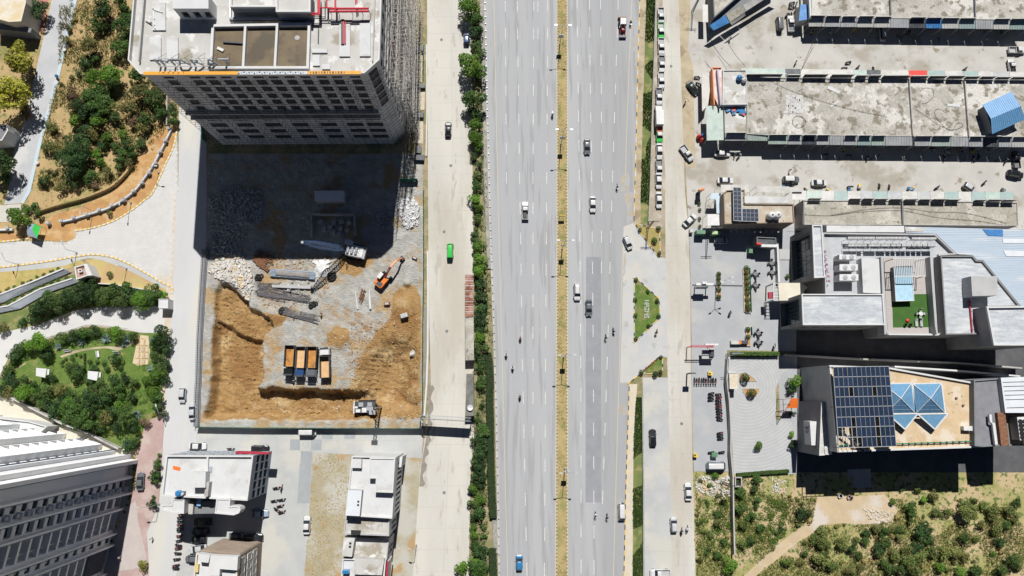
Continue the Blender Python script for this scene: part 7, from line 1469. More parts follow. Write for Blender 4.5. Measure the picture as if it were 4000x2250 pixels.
MB().box(P(0,0,1.0),(3.0,2.6,.6),rz).build('undercarriage',M['dsteel'],crn)
hz_=loft([(-3.4,sec(1.5,1.35,2.9)),(-2.2,sec(1.6,1.35,3.0)),(.8,sec(1.5,1.35,2.9)),(1.3,sec(1.3,1.35,2.3))]);hz_.v=[tuple(P(*v))for v in hz_.v];hz_.build('housing',M['white'],crn);MB().box(P(.9,-1.9,2.5),(1.8,1.2,2.1),rz).build('cab',M['white'],crn);MB().box(P(-3.6,0,2.0),(.8,3.2,1.3),rz).build('counterweight',M['wall_g'],crn)
for k in range(3):MB().tube(P(-1.6+k*1.1,-.9,3.15),P(-1.6+k*1.1,.9,3.15),.4,12).build('winch',M['steel'],crn)
M['boomblue']=pmat('crane_boom_blue',(0.035,0.075,0.17),.5);lt=MB();tip_=g('F',350,380,14);base_=P(1.5,0,1.9);ax=(tip_-base_).normalized();sd2=Vector((-ax.y,ax.x,0)).normalized();up2=ax.cross(sd2)*-1 if ax.cross(sd2).z<0 else ax.cross(sd2)
LB=(tip_-base_).length;wf=lambda u:.28+.45*min(1,u/.2,(1-u)/.25)
cor=lambda u,i:base_+ax*LB*u+sd2*wf(u)*(1 if i in(0,1)else-1)+up2*wf(u)*(1 if i in(0,3)else-1)
NB=18
for k in range(NB):
 u0,u1=k/NB,(k+1)/NB
 for i in range(4):lt.bar(cor(u0,i),cor(u1,i),.14);lt.bar(cor(u0,i),cor(u1,(i+1)%4),.07);lt.bar(cor(u0,i),cor(u0,(i+1)%4),.07)
lt.build('lattice_boom',M['boomblue'],crn);MB().box(tip_,(.6,.6,.4),rz).build('boom_head',M['wall_g'],crn)
for s in(-.5,.5):MB().tube(P(-2.6,s,3.4),tip_,.04,4).build('stay',M['cable'],crn)
p=gs('K',850,175);P=at_local(p,0)
rig=thing('drilling_rig','white drilling rig with a tall mast in the orange pit','drilling rig',p)
for s in(-1,1):MB().box(P(0,s*1.5,.5),(5.0,.8,1.0)).build('track',M['rubber'],rig)
MB().box(P(-.6,0,1.7),(5.6,3.0,1.4)).build('housing',M['dsteel'],rig)
for k,(a,b,c,d_)in enumerate(((-3.0,0,2.2,.5),(-1.5,.7,2.6,1.1),(-.6,-.7,2.6,1.2),(.8,.8,2.5,1.0),(-2.2,-.9,2.5,.8))):MB().box(P(a,b,c),(1.2,d_,.7)).build('machinery',M['white']if k%2==0 else M['steel'],rig)
MB().box(P(-3.3,0,2.0),(.3,3.2,1.6)).build('counterweight',M['white'],rig);MB().box(P(1.6,-1.3,2.4),(1.6,1.1,1.8)).build('cab',M['steel'],rig)
ms=MB();top_=P(3.4,0,16)
for sx_,sy_ in((-.35,-.35),(.35,-.35),(.35,.35),(-.35,.35)):ms.bar(P(3.4+sx_,sy_,.8),top_+Vector((sx_,sy_,0)),.14)
for k in range(15):
 z=1+k;ms.bar(P(3.05,-.35,z),P(3.75,-.35,z+1),.08);ms.bar(P(3.05,.35,z),P(3.75,.35,z+1),.08);ms.bar(P(3.05,-.35,z),P(3.05,.35,z+1),.08)
ms.build('mast',M['dsteel'],rig);MB().bar(P(1.0,0,2.5),P(3.2,0,9.5),.22).build('mast_strut',M['dsteel'],rig);MB().box(top_+Vector((0,0,.2)),(1.6,.9,.5)).build('mast_head',M['steel'],rig);MB().tube(P(3.9,0,.2),P(3.9,0,12),.16,8).build('drill_rod',M['steel'],rig)
p=g('C',835,200,1.0);p.z=.03;P=at_local(p,-R(90))
tr=thing('tractor','red tractor with a white canopy, loader and rear blade on the highway','tractor',p)
hb_=loft([(-.2,sec(.4,.7,1.45)),(1.3,sec(.38,.7,1.4)),(1.5,sec(.33,.75,1.25))]);hb_.v=[tuple(P(*v))for v in hb_.v];hb_.build('bonnet',M['car_red'],tr)
MB().box(P(-.9,0,1.0),(1.5,.8,.5),-R(90)).build('rear_body',M['dsteel'],tr);MB().box(P(-.9,0,2.35),(1.9,1.6,.12),-R(90)).build('canopy',M['white'],tr);MB().box(P(-.9,0,1.35),(.5,.5,.25),-R(90)).build('seat',M['blackp'],tr)
for s in(-1,1):
 MB().tube(P(-1.2,s*.75,.75),P(-1.2,s*1.1,.75),.75,16).build('rear_wheel',M['rubber'],tr);MB().tube(P(1.1,s*.65,.45),P(1.1,s*.9,.45),.45,14).build('front_wheel',M['rubber'],tr);MB().bar(P(-.2,s*.7,1.1),P(2.6,s*.7,.7),.14).build('loader_arm',M['car_red'],tr)
 for a in(-1.7,-.1):MB().bar(P(a,s*.7,1.2),P(a,s*.7,2.3),.07).build('canopy_post',M['dsteel'],tr)
MB().box(P(2.9,0,.5),(.6,2.0,.6),-R(90)).build('bucket',M['dsteel'],tr);MB().box(P(-2.9,0,.5),(.35,2.4,.6),-R(90)).build('rear_blade',M['rust'],tr);MB().bar(P(-1.6,0,.8),P(-2.8,0,.6),.2).build('hitch',M['dsteel'],tr)
# motorbikes and people
MOTO={}
def moto_proto(col):
 if col in MOTO:return MOTO[col]
 o=thing('motorbike','m','motorbike')
 for x in(-.62,.66):
  w=MB().tube((x,-.06,.3),(x,.06,.3),.3,12).build('wheel',M['rubber'],o)
 MB().tube((-.62,0,.35),(.1,0,.5),.09,6).tube((.1,0,.5),(.55,0,.95),.06,6).tube((.66,0,.3),(.52,0,.98),.05,6).box((0,0,.42),(.5,.26,.3)).build('frame',M['dsteel'],o)
 loft([(-.05,[(-.1,.72),(-.14,.85),(.14,.85),(.1,.72)]),(.2,[(-.15,.7),(-.17,.92),(.17,.92),(.15,.7)]),(.45,[(-.08,.75),(-.1,.9),(.1,.9),(.08,.75)])]).build('tank',M['car_'+col],o)
 MB().box((-.38,0,.82),(.75,.26,.12)).build('seat',M['blackp'],o);MB().box((-.85,0,.62),(.3,.2,.08)).build('mudguard',M['car_'+col],o);MB().bar((.48,-.38,1.02),(.48,.38,1.02),.05).build('handlebar',M['alu'],o);MB().box((.68,0,.9),(.14,.2,.18)).build('headlight',M['alu'],o)
 MOTO[col]=o;return o
def skin_person(pose,shirt,trou):
 J=dict(pelvis=(0,0,.95),chest=(0,0,1.32),neck=(0,0,1.5),head=(0,.02,1.62),crown=(0,.02,1.76),shl=(-.19,0,1.43),ell=(-.26,.02,1.15),hal=(-.24,.12,.9),shr=(.19,0,1.43),elr=(.26,.02,1.15),har=(.24,.12,.9),hil=(-.1,0,.9),knl=(-.11,.03,.5),anl=(-.11,-.02,.09),tol=(-.12,.16,.04),hir=(.1,0,.9),knr=(.11,.03,.5),anr=(.11,-.02,.09),tor=(.12,.16,.04))
 if pose=='walk':J.update(knl=(-.11,.18,.52),anl=(-.11,.24,.1),tol=(-.11,.42,.07),knr=(.11,-.08,.5),anr=(.11,-.32,.14),tor=(.11,-.2,.04),hal=(-.26,-.2,.95),ell=(-.27,-.1,1.16),har=(.26,.28,1.0),elr=(.27,.12,1.16))
 if pose=='ride':J.update(pelvis=(0,0,.95),chest=(0,.12,1.3),neck=(0,.17,1.46),head=(0,.21,1.58),crown=(0,.22,1.72),shl=(-.19,.14,1.4),ell=(-.32,.38,1.2),hal=(-.34,.66,1.08),shr=(.19,.14,1.4),elr=(.32,.38,1.2),har=(.34,.66,1.08),hil=(-.1,.02,.92),knl=(-.24,.42,.78),anl=(-.22,.3,.36),tol=(-.22,.46,.3),hir=(.1,.02,.92),knr=(.24,.42,.78),anr=(.22,.3,.36),tor=(.22,.46,.3))
 names=list(J);idx={n:i for i,n in enumerate(names)}
 E_=[('pelvis','chest'),('chest','neck'),('neck','head'),('head','crown'),('chest','shl'),('shl','ell'),('ell','hal'),('chest','shr'),('shr','elr'),('elr','har'),('pelvis','hil'),('hil','knl'),('knl','anl'),('anl','tol'),('pelvis','hir'),('hir','knr'),('knr','anr'),('anr','tor')]
 rad=dict(pelvis=.15,chest=.17,neck=.07,head=.105,crown=.085,shl=.085,ell=.06,hal=.045,shr=.085,elr=.06,har=.045,hil=.11,knl=.075,anl=.055,tol=.045,hir=.11,knr=.075,anr=.055,tor=.045)
 me=bpy.data.meshes.new('p');me.from_pydata([J[n]for n in names],[(idx[a],idx[b])for a,b in E_],[]);ob=bpy.data.objects.new('p',me);COL.objects.link(ob)
 md=ob.modifiers.new('s','SKIN');ob.modifiers.new('u','SUBSURF').levels=1
 for i,n in enumerate(names):me.skin_vertices[0].data[i].radius=(rad[n],rad[n]);me.skin_vertices[0].data[i].use_root=(n=='pelvis')
 dg=bpy.context.evaluated_depsgraph_get();m2=bpy.data.meshes.new_from_object(ob.evaluated_get(dg));bpy.data.objects.remove(ob);bpy.data.meshes.remove(me)
 m2.materials.clear();[m2.materials.append(x)for x in(M[shirt],M[trou],M['skin'],M['blackp'])]
 hd_=Vector(J['neck']);hn=[Vector(J['hal']),Vector(J['har'])];an=[Vector(J['anl']),Vector(J['anr'])]
 for pl in m2.polygons:
  c=pl.center;k=0
  if c.z>hd_.z+.02:k=2
  elif min((c-h).length for h in hn)<.09:k=2
  elif min((c-a).length for a in an)<.13 and c.z<.45:k=3
  elif c.z<.95 and abs(c.x)<.3:k=1
  pl.material_index=k;pl.use_smooth=True
 root=thing('person','p','person');b=bpy.data.objects.new('body',m2);COL.objects.link(b);b.parent=root
 h=MB().lathe(Vector(J['head'])+Vector((0,-.015,.02)),[(.112,0),(.118,.05),(.1,.12),(.05,.165)],12).build('hair',M['hair']if pose!='ride' else M['car_'+random.choice(['red','black','white','navy'])],root,True)
 KIDS[root.name]=[b,h];return root
PPL={(ps,i):skin_person(ps,sh,tr_)for ps,i,sh,tr_ in(('stand',0,'car_white','wall_g'),('stand',1,'car_navy','car_black'),('walk',0,'wall_g','car_grey'),('walk',1,'cloth_w','cloth_w'),('ride',0,'car_grey','car_black'),('ride',1,'cloth_w','wall_dg'),('ride',2,'car_navy','car_black'))}
def person(ps,i,loc,rz,label,group=None):return place(PPL[(ps,i)],USED,loc,rz,label,group)
def moto(t,x,y,deg,label,group=None,col='black',rider=None):
 p=g(t,x,y,.6);z=.035
 place(moto_proto(col),USED,(p.x,p.y,z),R(deg),label,group)
 if rider is not None:
  d=Vector((math.cos(R(deg)),math.sin(R(deg)),0));person('ride',rider[0],(p.x-d.x*.3,p.y-d.y*.3,z-.08),R(deg)-math.pi/2,rider[1])
for t,x,y,a,lb,c,r,rl in(('C',305,865,90,'motorbike beside the median high on the left carriageway','black',0,'rider in grey beside the median on the left carriageway'),('C',895,175,-90,'motorbike beside the tractor','black',0,'rider beside the tractor'),('C',793,1412,-90,'motorbike above the slip road junction','black',1,'rider in white above the slip road junction'),('H',63,1105,90,'red motorbike on the left carriageway','red',0,'rider of the red motorbike on the left carriageway'),('H',5,1328,90,'motorbike near the left edge of the highway below the red one','black',1,'rider in white near the left edge of the highway'),('H',707,1100,-90,'motorbike beside the dark asphalt patch','black',0,'rider beside the dark asphalt patch'),('H',767,1050,-80,'motorbike nearer the highway edge, beside another rider','black',2,'dark clothed rider nearer the highway edge'),('H',1088,1060,-110,'motorbike below the triangular island','black',0,'rider below the triangular island'),('L',60,97,90,'motorbike on the lower left carriageway','black',0,'rider on the lower left carriageway'),('L',630,990,-90,'blue motorbike below the dark asphalt patch','blue',1,'rider of the blue motorbike in white'),('L',717,1005,-90,'dark motorbike beside the stopped white van','black',0,'rider in grey beside the stopped white van'),('F',1888,1230,90,'motorbike at the left edge of the highway beside the sheds','black',1,'rider in white beside the sheds'),('L',1280,1112,80,'motorbike beside the silver car on the service road','black',2,'rider in navy beside the silver car'),('L',1322,1095,75,'pale motorbike right of the silver car on the service road','silver',1,'rider in white right of the silver car'),('X2',690,895,60,'motorbike crossing the mall forecourt','black',0,'rider crossing the mall forecourt'),('X3',1385,130,60,'motorbike at the shaded corner of the forecourt','black',1,'rider in white at the shaded corner of the forecourt')):
 moto(t,x,y,a,lb,None,c,(r,rl))
for k,(x,y)in enumerate(((310,750),(297,785),(297,828),(297,872),(293,910),(293,932),(290,993),(283,1045),(275,1098),(272,1132),(267,1188),(255,1255),(245,1325),(243,1358))):moto('Y3',x,y,180+rn.uniform(-12,12),'motorbike parked in the long row left of the shaded parking court','motorbikes left of the parking court','red' if k%3==0 else 'black')
for k,(x,y,a)in enumerate(((1388,447,10),(1448,455,80),(1450,580,10),(1432,650,15),(1395,697,-30),(1450,720,20),(1365,592,10))):moto('Y3',x,y,a,'motorbike parked loosely right of the white roofed block','motorbikes right of the white roofed block','red' if k%2 else 'black')
for k in range(10):moto('X3',135+k*37,680+(k%2)*8,-90+rn.uniform(-6,6),'motorbike parked in the row at the top of the motorbike yard','top row of the motorbike yard','red' if k%4==1 else 'black')
for x,y in((405,862),(400,912),(400,962)):moto('X3',x,y,10,'motorbike in the group of three left of the long column','three motorbikes left of the column','black')
for k,(x,y)in enumerate(((515,880),(525,922),(518,968),(520,1015),(525,1055),(525,1092),(530,1135),(535,1180),(530,1222),(540,1275))):moto('X3',x,y,5+rn.uniform(-6,6),'motorbike parked in the long column of the motorbike yard','long column of the motorbike yard','red' if k in(1,2,4,5,8)else 'black')
for x,y in((1575,365),(1575,385),(1578,408)):moto('L',x,y,8,'motorbike in the lower group of three in the motorbike yard','lower three of the motorbike yard','red' if y==365 else 'black')
for x,y in((1508,512),(1587,510)):moto('L',x,y,8,'motorbike near the bottom fence of the motorbike yard','motorbikes at the bottom fence','black')
for k,(x,y,a)in enumerate(((165,100,10),(210,70,60),(180,50,0),(150,112,30),(185,20,10),(215,28,70))):moto('D',x,y,a,'motorbike in the cluster beside the blue kiosk','motorbikes beside the blue kiosk','black')
for k,(x,y,a)in enumerate(((210,470,60),(610,468,10),(580,512,0),(680,502,40),(795,522,90),(1490,515,30))):moto('D',x,y,a,'motorbike before the upper awnings of the middle market row','motorbikes in the upper market lane','black')
for k,(x,y,a)in enumerate(((440,1165,10),(615,1172,0),(755,1190,60),(1330,1190,90),(1480,1195,20),(1550,1190,80),(1590,1180,80),(1795,1215,60))):moto('D',x,y,a,'motorbike at the shade edge of the middle market row','motorbikes along the shaded shop fronts','black')
for k,(x,y,a)in enumerate(((1635,1375,40),(840,1405,85),(915,1412,80),(625,1408,0),(1280,1410,30),(180,1400,90))):moto('D',x,y,a,'motorbike in the lower market lane before the awnings','motorbikes in the lower market lane','red' if k==2 else 'black')
for x,y,a,lb in((1400,580,0,'upper motorbike before the small pale roofed shop'),(1410,632,-30,'lower motorbike before the small pale roofed shop'),(1305,775,60,'motorbike on the dirt shoulder below the black green sedan'),(1680,1170,80,'motorbike right of the white sedan below the green canopy'),(1712,1180,50,'outer motorbike right of the white sedan below the green canopy')):moto('C',x,y,a,lb)
moto('J',1740,487,0,'motorbike parked above the white roofed block')
for t,x,y,ps,i,a,lb in(('F',690,552,'walk',0,40,'person walking below the crawler crane'),('F',497,920,'stand',1,0,'person in dark clothes beside the lower rebar bundle'),('F',265,738,'stand',0,0,'person in white at the steel beam'),('F',290,942,'stand',0,90,'person in white standing on the lower rebar bundle'),('F',290,1425,'stand',0,0,'person in white below the leftmost dump truck'),('J',900,1308,'walk',1,120,'person in white walking on the pale forecourt'),('J',1145,1165,'walk',0,200,'person walking at the lower end of the red drive'),('D',165,1285,'walk',0,160,'person walking in the lower market lane'),('L',835,900,'stand',1,0,'person standing behind the stopped white van'),('D',845,1165,'stand',1,0,'person at the shade edge of the middle market row'),('D',1645,300,'walk',0,30,'person crossing the upper market lane'),('C',1645,290,'walk',0,10,'person walking below the wedge shaped building'),('D',1300,300,'stand',1,0,'person at the shade edge of the top market row'),('L',845,990,'stand',0,0,'person in front of the stopped white van')):
 p=gs(t,x,y)if t=='F' else g(t,x,y,.8);person(ps,i,(p.x,p.y,p.z if t=='F' else .035),R(a),lb)
# excavation furniture
def rocks(name,polys,n,s0,s1,mat,label,parent=None):
 mb=MB();r2=random.Random(n)
 for poly in polys:
  for x,y in scatter(poly,n,r2):
   s=r2.uniform(s0,s1)*(1.6 if r2.random()<.08 else 1);z=(site_h(x,y)if sdist(SITE,x,y)>0 else 0)+s*.25
   Q=Matrix.Rotation(r2.uniform(0,6),3,'Z')@Matrix.Rotation(r2.uniform(-.5,.5),3,'X');vs=[]
   for i,j,k in((-1,-1,-1),(1,-1,-1),(1,1,-1),(-1,1,-1),(-.7,-.8,1),(.8,-.6,1),(.6,.8,1),(-.8,.6,1)):vs.append(Vector((x,y,z))+Q@Vector((i*s*.5*r2.uniform(.6,1.2),j*s*.45*r2.uniform(.6,1.2),k*s*.32*r2.uniform(.6,1.3))))
   mb.add(vs,[(3,2,1,0),(4,5,6,7),(0,1,5,4),(1,2,6,5),(2,3,7,6),(3,0,4,7)])
 o=mb.build(name,mat);o['kind']='stuff';tag(o,label,'rubble');return o
rocks('rubble',[ring('E',[(1570,600),(1660,480),(1830,470),(1900,620),(1905,720),(1880,830),(1780,700),(1640,650)])],950,.35,.8,M['rock'],'pale heap of broken stone at the upper left of the excavation')
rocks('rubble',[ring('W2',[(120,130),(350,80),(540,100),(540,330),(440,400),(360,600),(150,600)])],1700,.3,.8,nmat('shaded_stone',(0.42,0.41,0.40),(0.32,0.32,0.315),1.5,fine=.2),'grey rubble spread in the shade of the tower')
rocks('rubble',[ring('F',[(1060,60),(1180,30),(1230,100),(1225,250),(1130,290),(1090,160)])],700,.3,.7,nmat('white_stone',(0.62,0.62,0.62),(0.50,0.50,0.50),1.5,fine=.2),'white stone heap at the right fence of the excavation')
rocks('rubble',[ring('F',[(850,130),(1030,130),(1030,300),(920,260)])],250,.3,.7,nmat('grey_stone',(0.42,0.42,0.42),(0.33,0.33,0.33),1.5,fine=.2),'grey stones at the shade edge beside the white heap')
rocks('soil_clods',[ring('F',[(700,1000),(1240,900),(1240,1440),(700,1440)]),ring('K',[(-200,40),(1230,20),(1230,260),(-220,260)]),ring('W3',[(140,180),(300,200),(480,500),(480,810),(130,810)])],900,.12,.34,nmat('soil_clod',(0.42,0.26,0.11),(0.32,0.19,0.08),1.5,fine=.2),'brown clods of soil on the excavated slopes')
rocks('loose_stones',[ring('F',[(0,900),(500,820),(1230,900),(1230,1290),(700,1400),(60,1440)]),ring('K',[(-200,60),(600,60),(1230,0),(1230,250),(-200,250)])],150,.15,.34,M['rock'],'scattered stones on the excavated ground')
rocks('lot_rubble',[ring('L',[(1380,700),(1640,700),(1650,850),(1560,880),(1390,800)])],380,.2,.6,M['rock'],'pale rubble at the corner of the overgrown lot')
rocks('lot_stones',[ring('M',[(20,700),(130,720),(140,830),(30,830)]),ring('M',[(700,930),(960,960),(930,1060),(780,1060)])],120,.15,.45,M['rock'],'stones on the trodden soil of the overgrown lot')
bld=thing('boulder','single grey boulder on the orange slope','boulder',gs('F',1185,1222));me=bpy.data.meshes.new('b');bm_=bmesh.new();bmesh.ops.create_icosphere(bm_,subdivisions=2,radius=1.05)
for v in bm_.verts:v.co*=.8+.35*noise.noise(v.co*1.4);v.co.z*=.7
bm_.to_mesh(me);bm_.free();me.materials.append(nmat('boulder_stone',(0.5,0.49,0.46),(0.4,0.39,0.37),1,fine=.15));bo=bpy.data.objects.new('stone',me);COL.objects.link(bo);bo.parent=bld;bo.location=(0,0,.4)
def bundle(label,t,a,b,n,w,r,mat,cat='rebar',name='rebar_bundle',h=.3):
 p,q=gs(t,*a),gs(t,*b);d=(q-p);d.z=0;d.normalize();s=Vector((-d.y,d.x,0));o=thing(name,label,cat,p);r2=random.Random(n)
 for k in range(n):
  u=(k/max(1,n-1)-.5)*w;e=r2.uniform(-.06,.06)*w*3;MB().tube(p+s*u+d*r2.uniform(-1,1)+Vector((0,0,h+r2.uniform(0,.15))),q+s*(u+e)+d*r2.uniform(-1.5,.5)+Vector((0,0,h+r2.uniform(0,.15))),r,5).build('bar',mat,o)
 for f in(.15,.5,.85):c=p.lerp(q,f);MB().box(c+Vector((0,0,h*.4)),(.25,w+.5,h*.8),math.atan2(d.y,d.x)).build('sleeper',M['bark'],o)
bundle('upper bundle of long rebar below the tarpaulin','F',(10,735),(400,810),12,2.2,.07,M['rebar']);bundle('dense bundle of rebar beside the black tyres','F',(20,770),(405,820),9,.8,.09,M['rebar']);bundle('lower bundle of rebar near the platform','F',(195,895),(475,965),13,1.7,.07,M['rebar']);bundle('single thin rebar left of the lower bundle','F',(0,770),(255,835),2,.3,.06,M['rebar']);bundle('fine rebar lying above the long bundle','F',(0,695),(200,710),6,.9,.05,M['rebar'])
bundle('rusty steel tubes at the shade edge','F',(10,470),(140,530),7,2.0,.12,M['rust'],'steel tubes','tube_pile');bundle('short rusty augers below the steel tubes','F',(5,520),(95,580),5,1.4,.2,M['rust'],'augers','auger_pile');bundle('brown planks left of the white pipe','F',(790,820),(818,735),4,.8,.14,M['rust'],'planks','plank_pile')
o=thing('steel_beam','long grey steel beam below the tarpaulin stack','beam',gs('F',285,717));MB().bar(gs('F',128,712)+Vector((0,0,.45)),gs('F',438,724)+Vector((0,0,.45)),.75,.5).build('beam',M['wall_g'],o)
for x in(245,325):MB().box(gs('F',x,722)+Vector((0,0,.2)),(.4,1.6,.4)).build('block',M['white'],o)
o=thing('white_pipe','bent white pipe standing near the excavator','pipe',gs('F',862,800));MB().tube(gs('F',860,738)+Vector((0,0,.3)),gs('F',858,790)+Vector((0,0,.3)),.2,8).tube(gs('F',858,790)+Vector((0,0,.3)),gs('F',865,885)+Vector((0,0,.3)),.3,8).build('pipe',M['white'],o)
o=thing('white_pipe','thin white pipe left of the brown planks','pipe',gs('F',755,820));MB().tube(gs('F',752,755)+Vector((0,0,.3)),gs('F',768,885)+Vector((0,0,.3)),.16,8).build('pipe',M['white'],o)
tp=thing('covered_stack','long stack of pipes under a grey tarpaulin','stack',gs('F',280,620));A=gs('F',130,575);A2=gs('F',440,600);Dn=gs('F',435,675);D0=gs('F',125,650);vs=[];fs=[];nx_,ny_=30,9
for j in range(ny_+1):
 for i in range(nx_+1):
  u,v=i/nx_,j/ny_;p=A.lerp(A2,u).lerp(D0.lerp(Dn,u),v);e=min(u*8,(1-u)*8,v*3,(1-v)*3,1);vs.append((p.x,p.y,p.z+1.25*sstep(e)+.14*noise.noise(Vector((p.x*1.3,p.y*2.2,0)))))
for j in range(ny_):
 for i in range(nx_):a=j*(nx_+1)+i;fs.append((a,a+nx_+1,a+nx_+2,a+1))
mk('tarpaulin',vs,fs,M['tarp'],tp,True)
for k in range(6):MB().tube(A.lerp(D0,.15+k*.13)+Vector((-.5,0,.7)),A2.lerp(Dn,.15+k*.13)+Vector((.4,0,.7)),.16,6).build('pipe',M['car_lblue'],tp)
ws=thing('white_sacks','pile of white sheeting between tarpaulin and crane shadow','sheeting',gs('F',495,570));vs=[];fs=[];c0=gs('F',495,575)
for j in range(13):
 for i in range(13):
  u,v=i/12*2-1,j/12*2-1;rr=1-min(1,math.hypot(u,v)+.25*noise.noise(Vector((u*3,v*3,2))));vs.append((c0.x+u*1.9,c0.y+v*2.4,c0.z+.7*sstep(rr*2)+.2*noise.noise(Vector((u*4,v*4,0)))*(rr>0)-.03))
for j in range(12):
 for i in range(12):a=j*13+i;fs.append((a,a+1,a+14,a+13))
mk('sheet',vs,fs,M['white'],ws,True);
for sx_ in(-1,1):MB().box(gs('F',495+sx_*45,530)+Vector((0,0,.2)),(1.4,.9,.25),sx_*.5).build('fold',M['white'],ws)
tyre=None
for k,(x,y,n_,lb)in enumerate(((575,640,9,'black tyres heaped below the crane boom shadow'),(437,860,5,'black tyres heaped right of the long rebar'),(28,652,5,'black tyres left of the tarpaulin'),(205,905,4,'black tyres at the left end of the lower rebar bundle'))):
 for j in range(n_):
  dx,dy=(j%3-1)*17+rn.uniform(-4,4),(j//3-1)*17+rn.uniform(-4,4);p=gs('F',x+dx,y+dy)
  if tyre is None:
   tyre=thing('tyre','x','tyre');v=[];f=[]
   for a in range(14):
    for b in range(6):A_1,B_1=a/14*6.283,b/6*6.283;v.append(((.4+.17*math.cos(B_1))*math.cos(A_1),(.4+.17*math.cos(B_1))*math.sin(A_1),.17+.17*math.sin(B_1)))
   for a in range(14):
    for b in range(6):f.append((a*6+b,((a+1)%14)*6+b,((a+1)%14)*6+(b+1)%6,a*6+(b+1)%6))
   t_=mk('ring',v,f,M['rubber'],tyre,True)
  place(tyre,USED,(p.x,p.y,p.z+.25*(j%2)),0,lb,'tyre heap %s'%['below the boom','by the rebar','by the tarpaulin','by the lower bundle'][k],1.1)
for lb,x,y,w,d_,h,m_,a,nm,ct in(('white boxy generator on the orange heap',1122,935,1.8,1.1,1.3,'white_s',.3,'generator','generator'),('rusty block on the gravel beside the heap',990,845,1.6,.8,.7,'rust',.1,'steel_block','block'),('dark tray of scrap near the right fence',1198,500,1.4,.6,.4,'rust',-.4,'scrap_tray','scrap')):
 p=gs('F',x,y);o=thing(nm,lb,ct,p);MB().box(p+Vector((0,0,h/2+.1)),(w,d_,h),a).build('casing',M[m_],o);MB().box(p+Vector((0,0,.08)),(w*1.05,d_*1.1,.16),a).build('skid',M['dsteel'],o);MB().box(p+Vector((0,0,h+.13)),(w*.6,d_*.6,.06),a).build('lid',M['steel'],o)
fr_=thing('formwork_enclosure','three sided concrete enclosure in the shade of the tower','enclosure',g('F',590,260));MB().strip(ring('F',[(425,340),(430,178),(745,178),(755,335)]),.5,-.3,1.4).build('wall',M['wall_c'],fr_)
for k,(x,y)in enumerate(((490,230),(592,237),(650,228),(703,240),(515,282),(560,270),(587,305),(638,282),(693,292),(630,320))):p=gs('F',x,y);tag(MB().box(p+Vector((0,0,.35)),(1.2,1.2,.7),rn.uniform(-.5,.5)).build('concrete_block',M['wall_c']),'square concrete block inside the shaded enclosure','block','blocks in the shaded enclosure')
sh_=building('site_cabin','flat roofed site cabin deep in the tower shade',ring('F',[(440,-10),(665,-10),(665,65),(440,65)],2.8),2.8,M['wall_g'],M['mroof_w'],0.0)
# fences and walls
def net_fence(label,line,h,mat,step=2.4):
 o=thing('site_fence',label,'fence',line[0]);L_=along(line,step)
 for(p,a),(q,b)in zip(L_,L_[1:]):MB().bar(Vector((p.x,p.y,h/2+.05)),Vector((q.x,q.y,h/2+.05)),.05,h).build('panel',mat,o)if False else MB().box(((p.x+q.x)/2,(p.y+q.y)/2,h/2+.05),((q-p).length-.04,.06,h),math.atan2((q-p).y,(q-p).x)).build('panel',mat,o)
 for p,a in L_:MB().bar((p.x,p.y,0),(p.x,p.y,h+.15),.1).build('post',M['steel'],o)
 return o
net_fence('green netting fence along the right side of the excavation',multi(0,('F',[(1266,0),(1268,350),(1268,640),(1262,1000),(1258,1449)]),('K',[(1260,0),(1262,330)])),2.0,M['greennet'])
net_fence('dark green sheet fence along the bottom of the excavation',multi(0,('J',[(1500,322)]),('K',[(0,330),(600,332),(1262,334)])),2.3,nmat('green_sheet_fence',(0.05,0.16,0.12),(0.04,0.12,0.09),.8,fine=.15))
net_fence('green netting fence beside the tower scaffolding at the top',ring('B',[(1205,60),(1208,330)]),2.0,M['greennet']);net_fence('thin green fence below the scaffolding',ring('B',[(1268,360),(1262,640)]),1.8,M['greennet']);net_fence('green fence across the shaded edge of the excavation',ring('B',[(1090,1368),(1265,1366)]),2.2,M['greennet'])
net_fence('short bright green net at the lower left foot of the tower',ring('A',[(1545,955),(1560,1120)]),2.6,M['greennet'])
rf=thing('rebar_wall','dark cage of starter bars along the left edge of the excavation','rebar cage',g('E',1540,800));ln_=multi(0,('E',[(1555,440),(1545,600),(1532,800),(1515,1100),(1505,1449)]),('J',[(1500,40),(1492,320)]));mb=MB()
for p,a in along(ln_,.45):
 for s in(-.45,.45):mb.tube((p.x+s,p.y,0),(p.x+s,p.y,1.8),.035,4,caps=False)
 mb.tube((p.x-.6,p.y,1.6),(p.x+.6,p.y,1.6),.03,4,caps=False)
for z in(.5,1.0,1.5):
 for s in(-.45,.45):
  for a,b in zip(ln_,ln_[1:]):mb.tube((a.x+s,a.y,z),(b.x+s,b.y,z),.04,4,caps=False)
mb.build('bars',M['rebar'],rf)['kind']='stuff';MB().strip(ln_,1.2,0,.5).build('kicker',nmat('grey_kicker',(0.30,0.31,0.33),(0.25,0.26,0.28),.8,fine=.1),rf)
tag(MB().strip(multi(0,('F',[(1298,450),(1300,800),(1298,1200),(1290,1449)]),('K',[(1290,0),(1272,240)])),.45,0,.7).build('low_wall',M['wall_w']),'low white wall between the green net fence and the frontage road','wall')
tag(MB().strip(ring('E',[(690,690),(860,700),(1080,735),(1270,765)]),.25,0,.9).build('low_wall',M['wall_w']),'low white wall between the dry bed and the tall hedge','wall')
tag(MB().strip(multi(0,('J',[(110,100),(480,290),(700,375),(920,485)])),.4,0,1.8).build('park_wall',M['wall_c']),'pale wall between the small park and the apartment yard','wall')
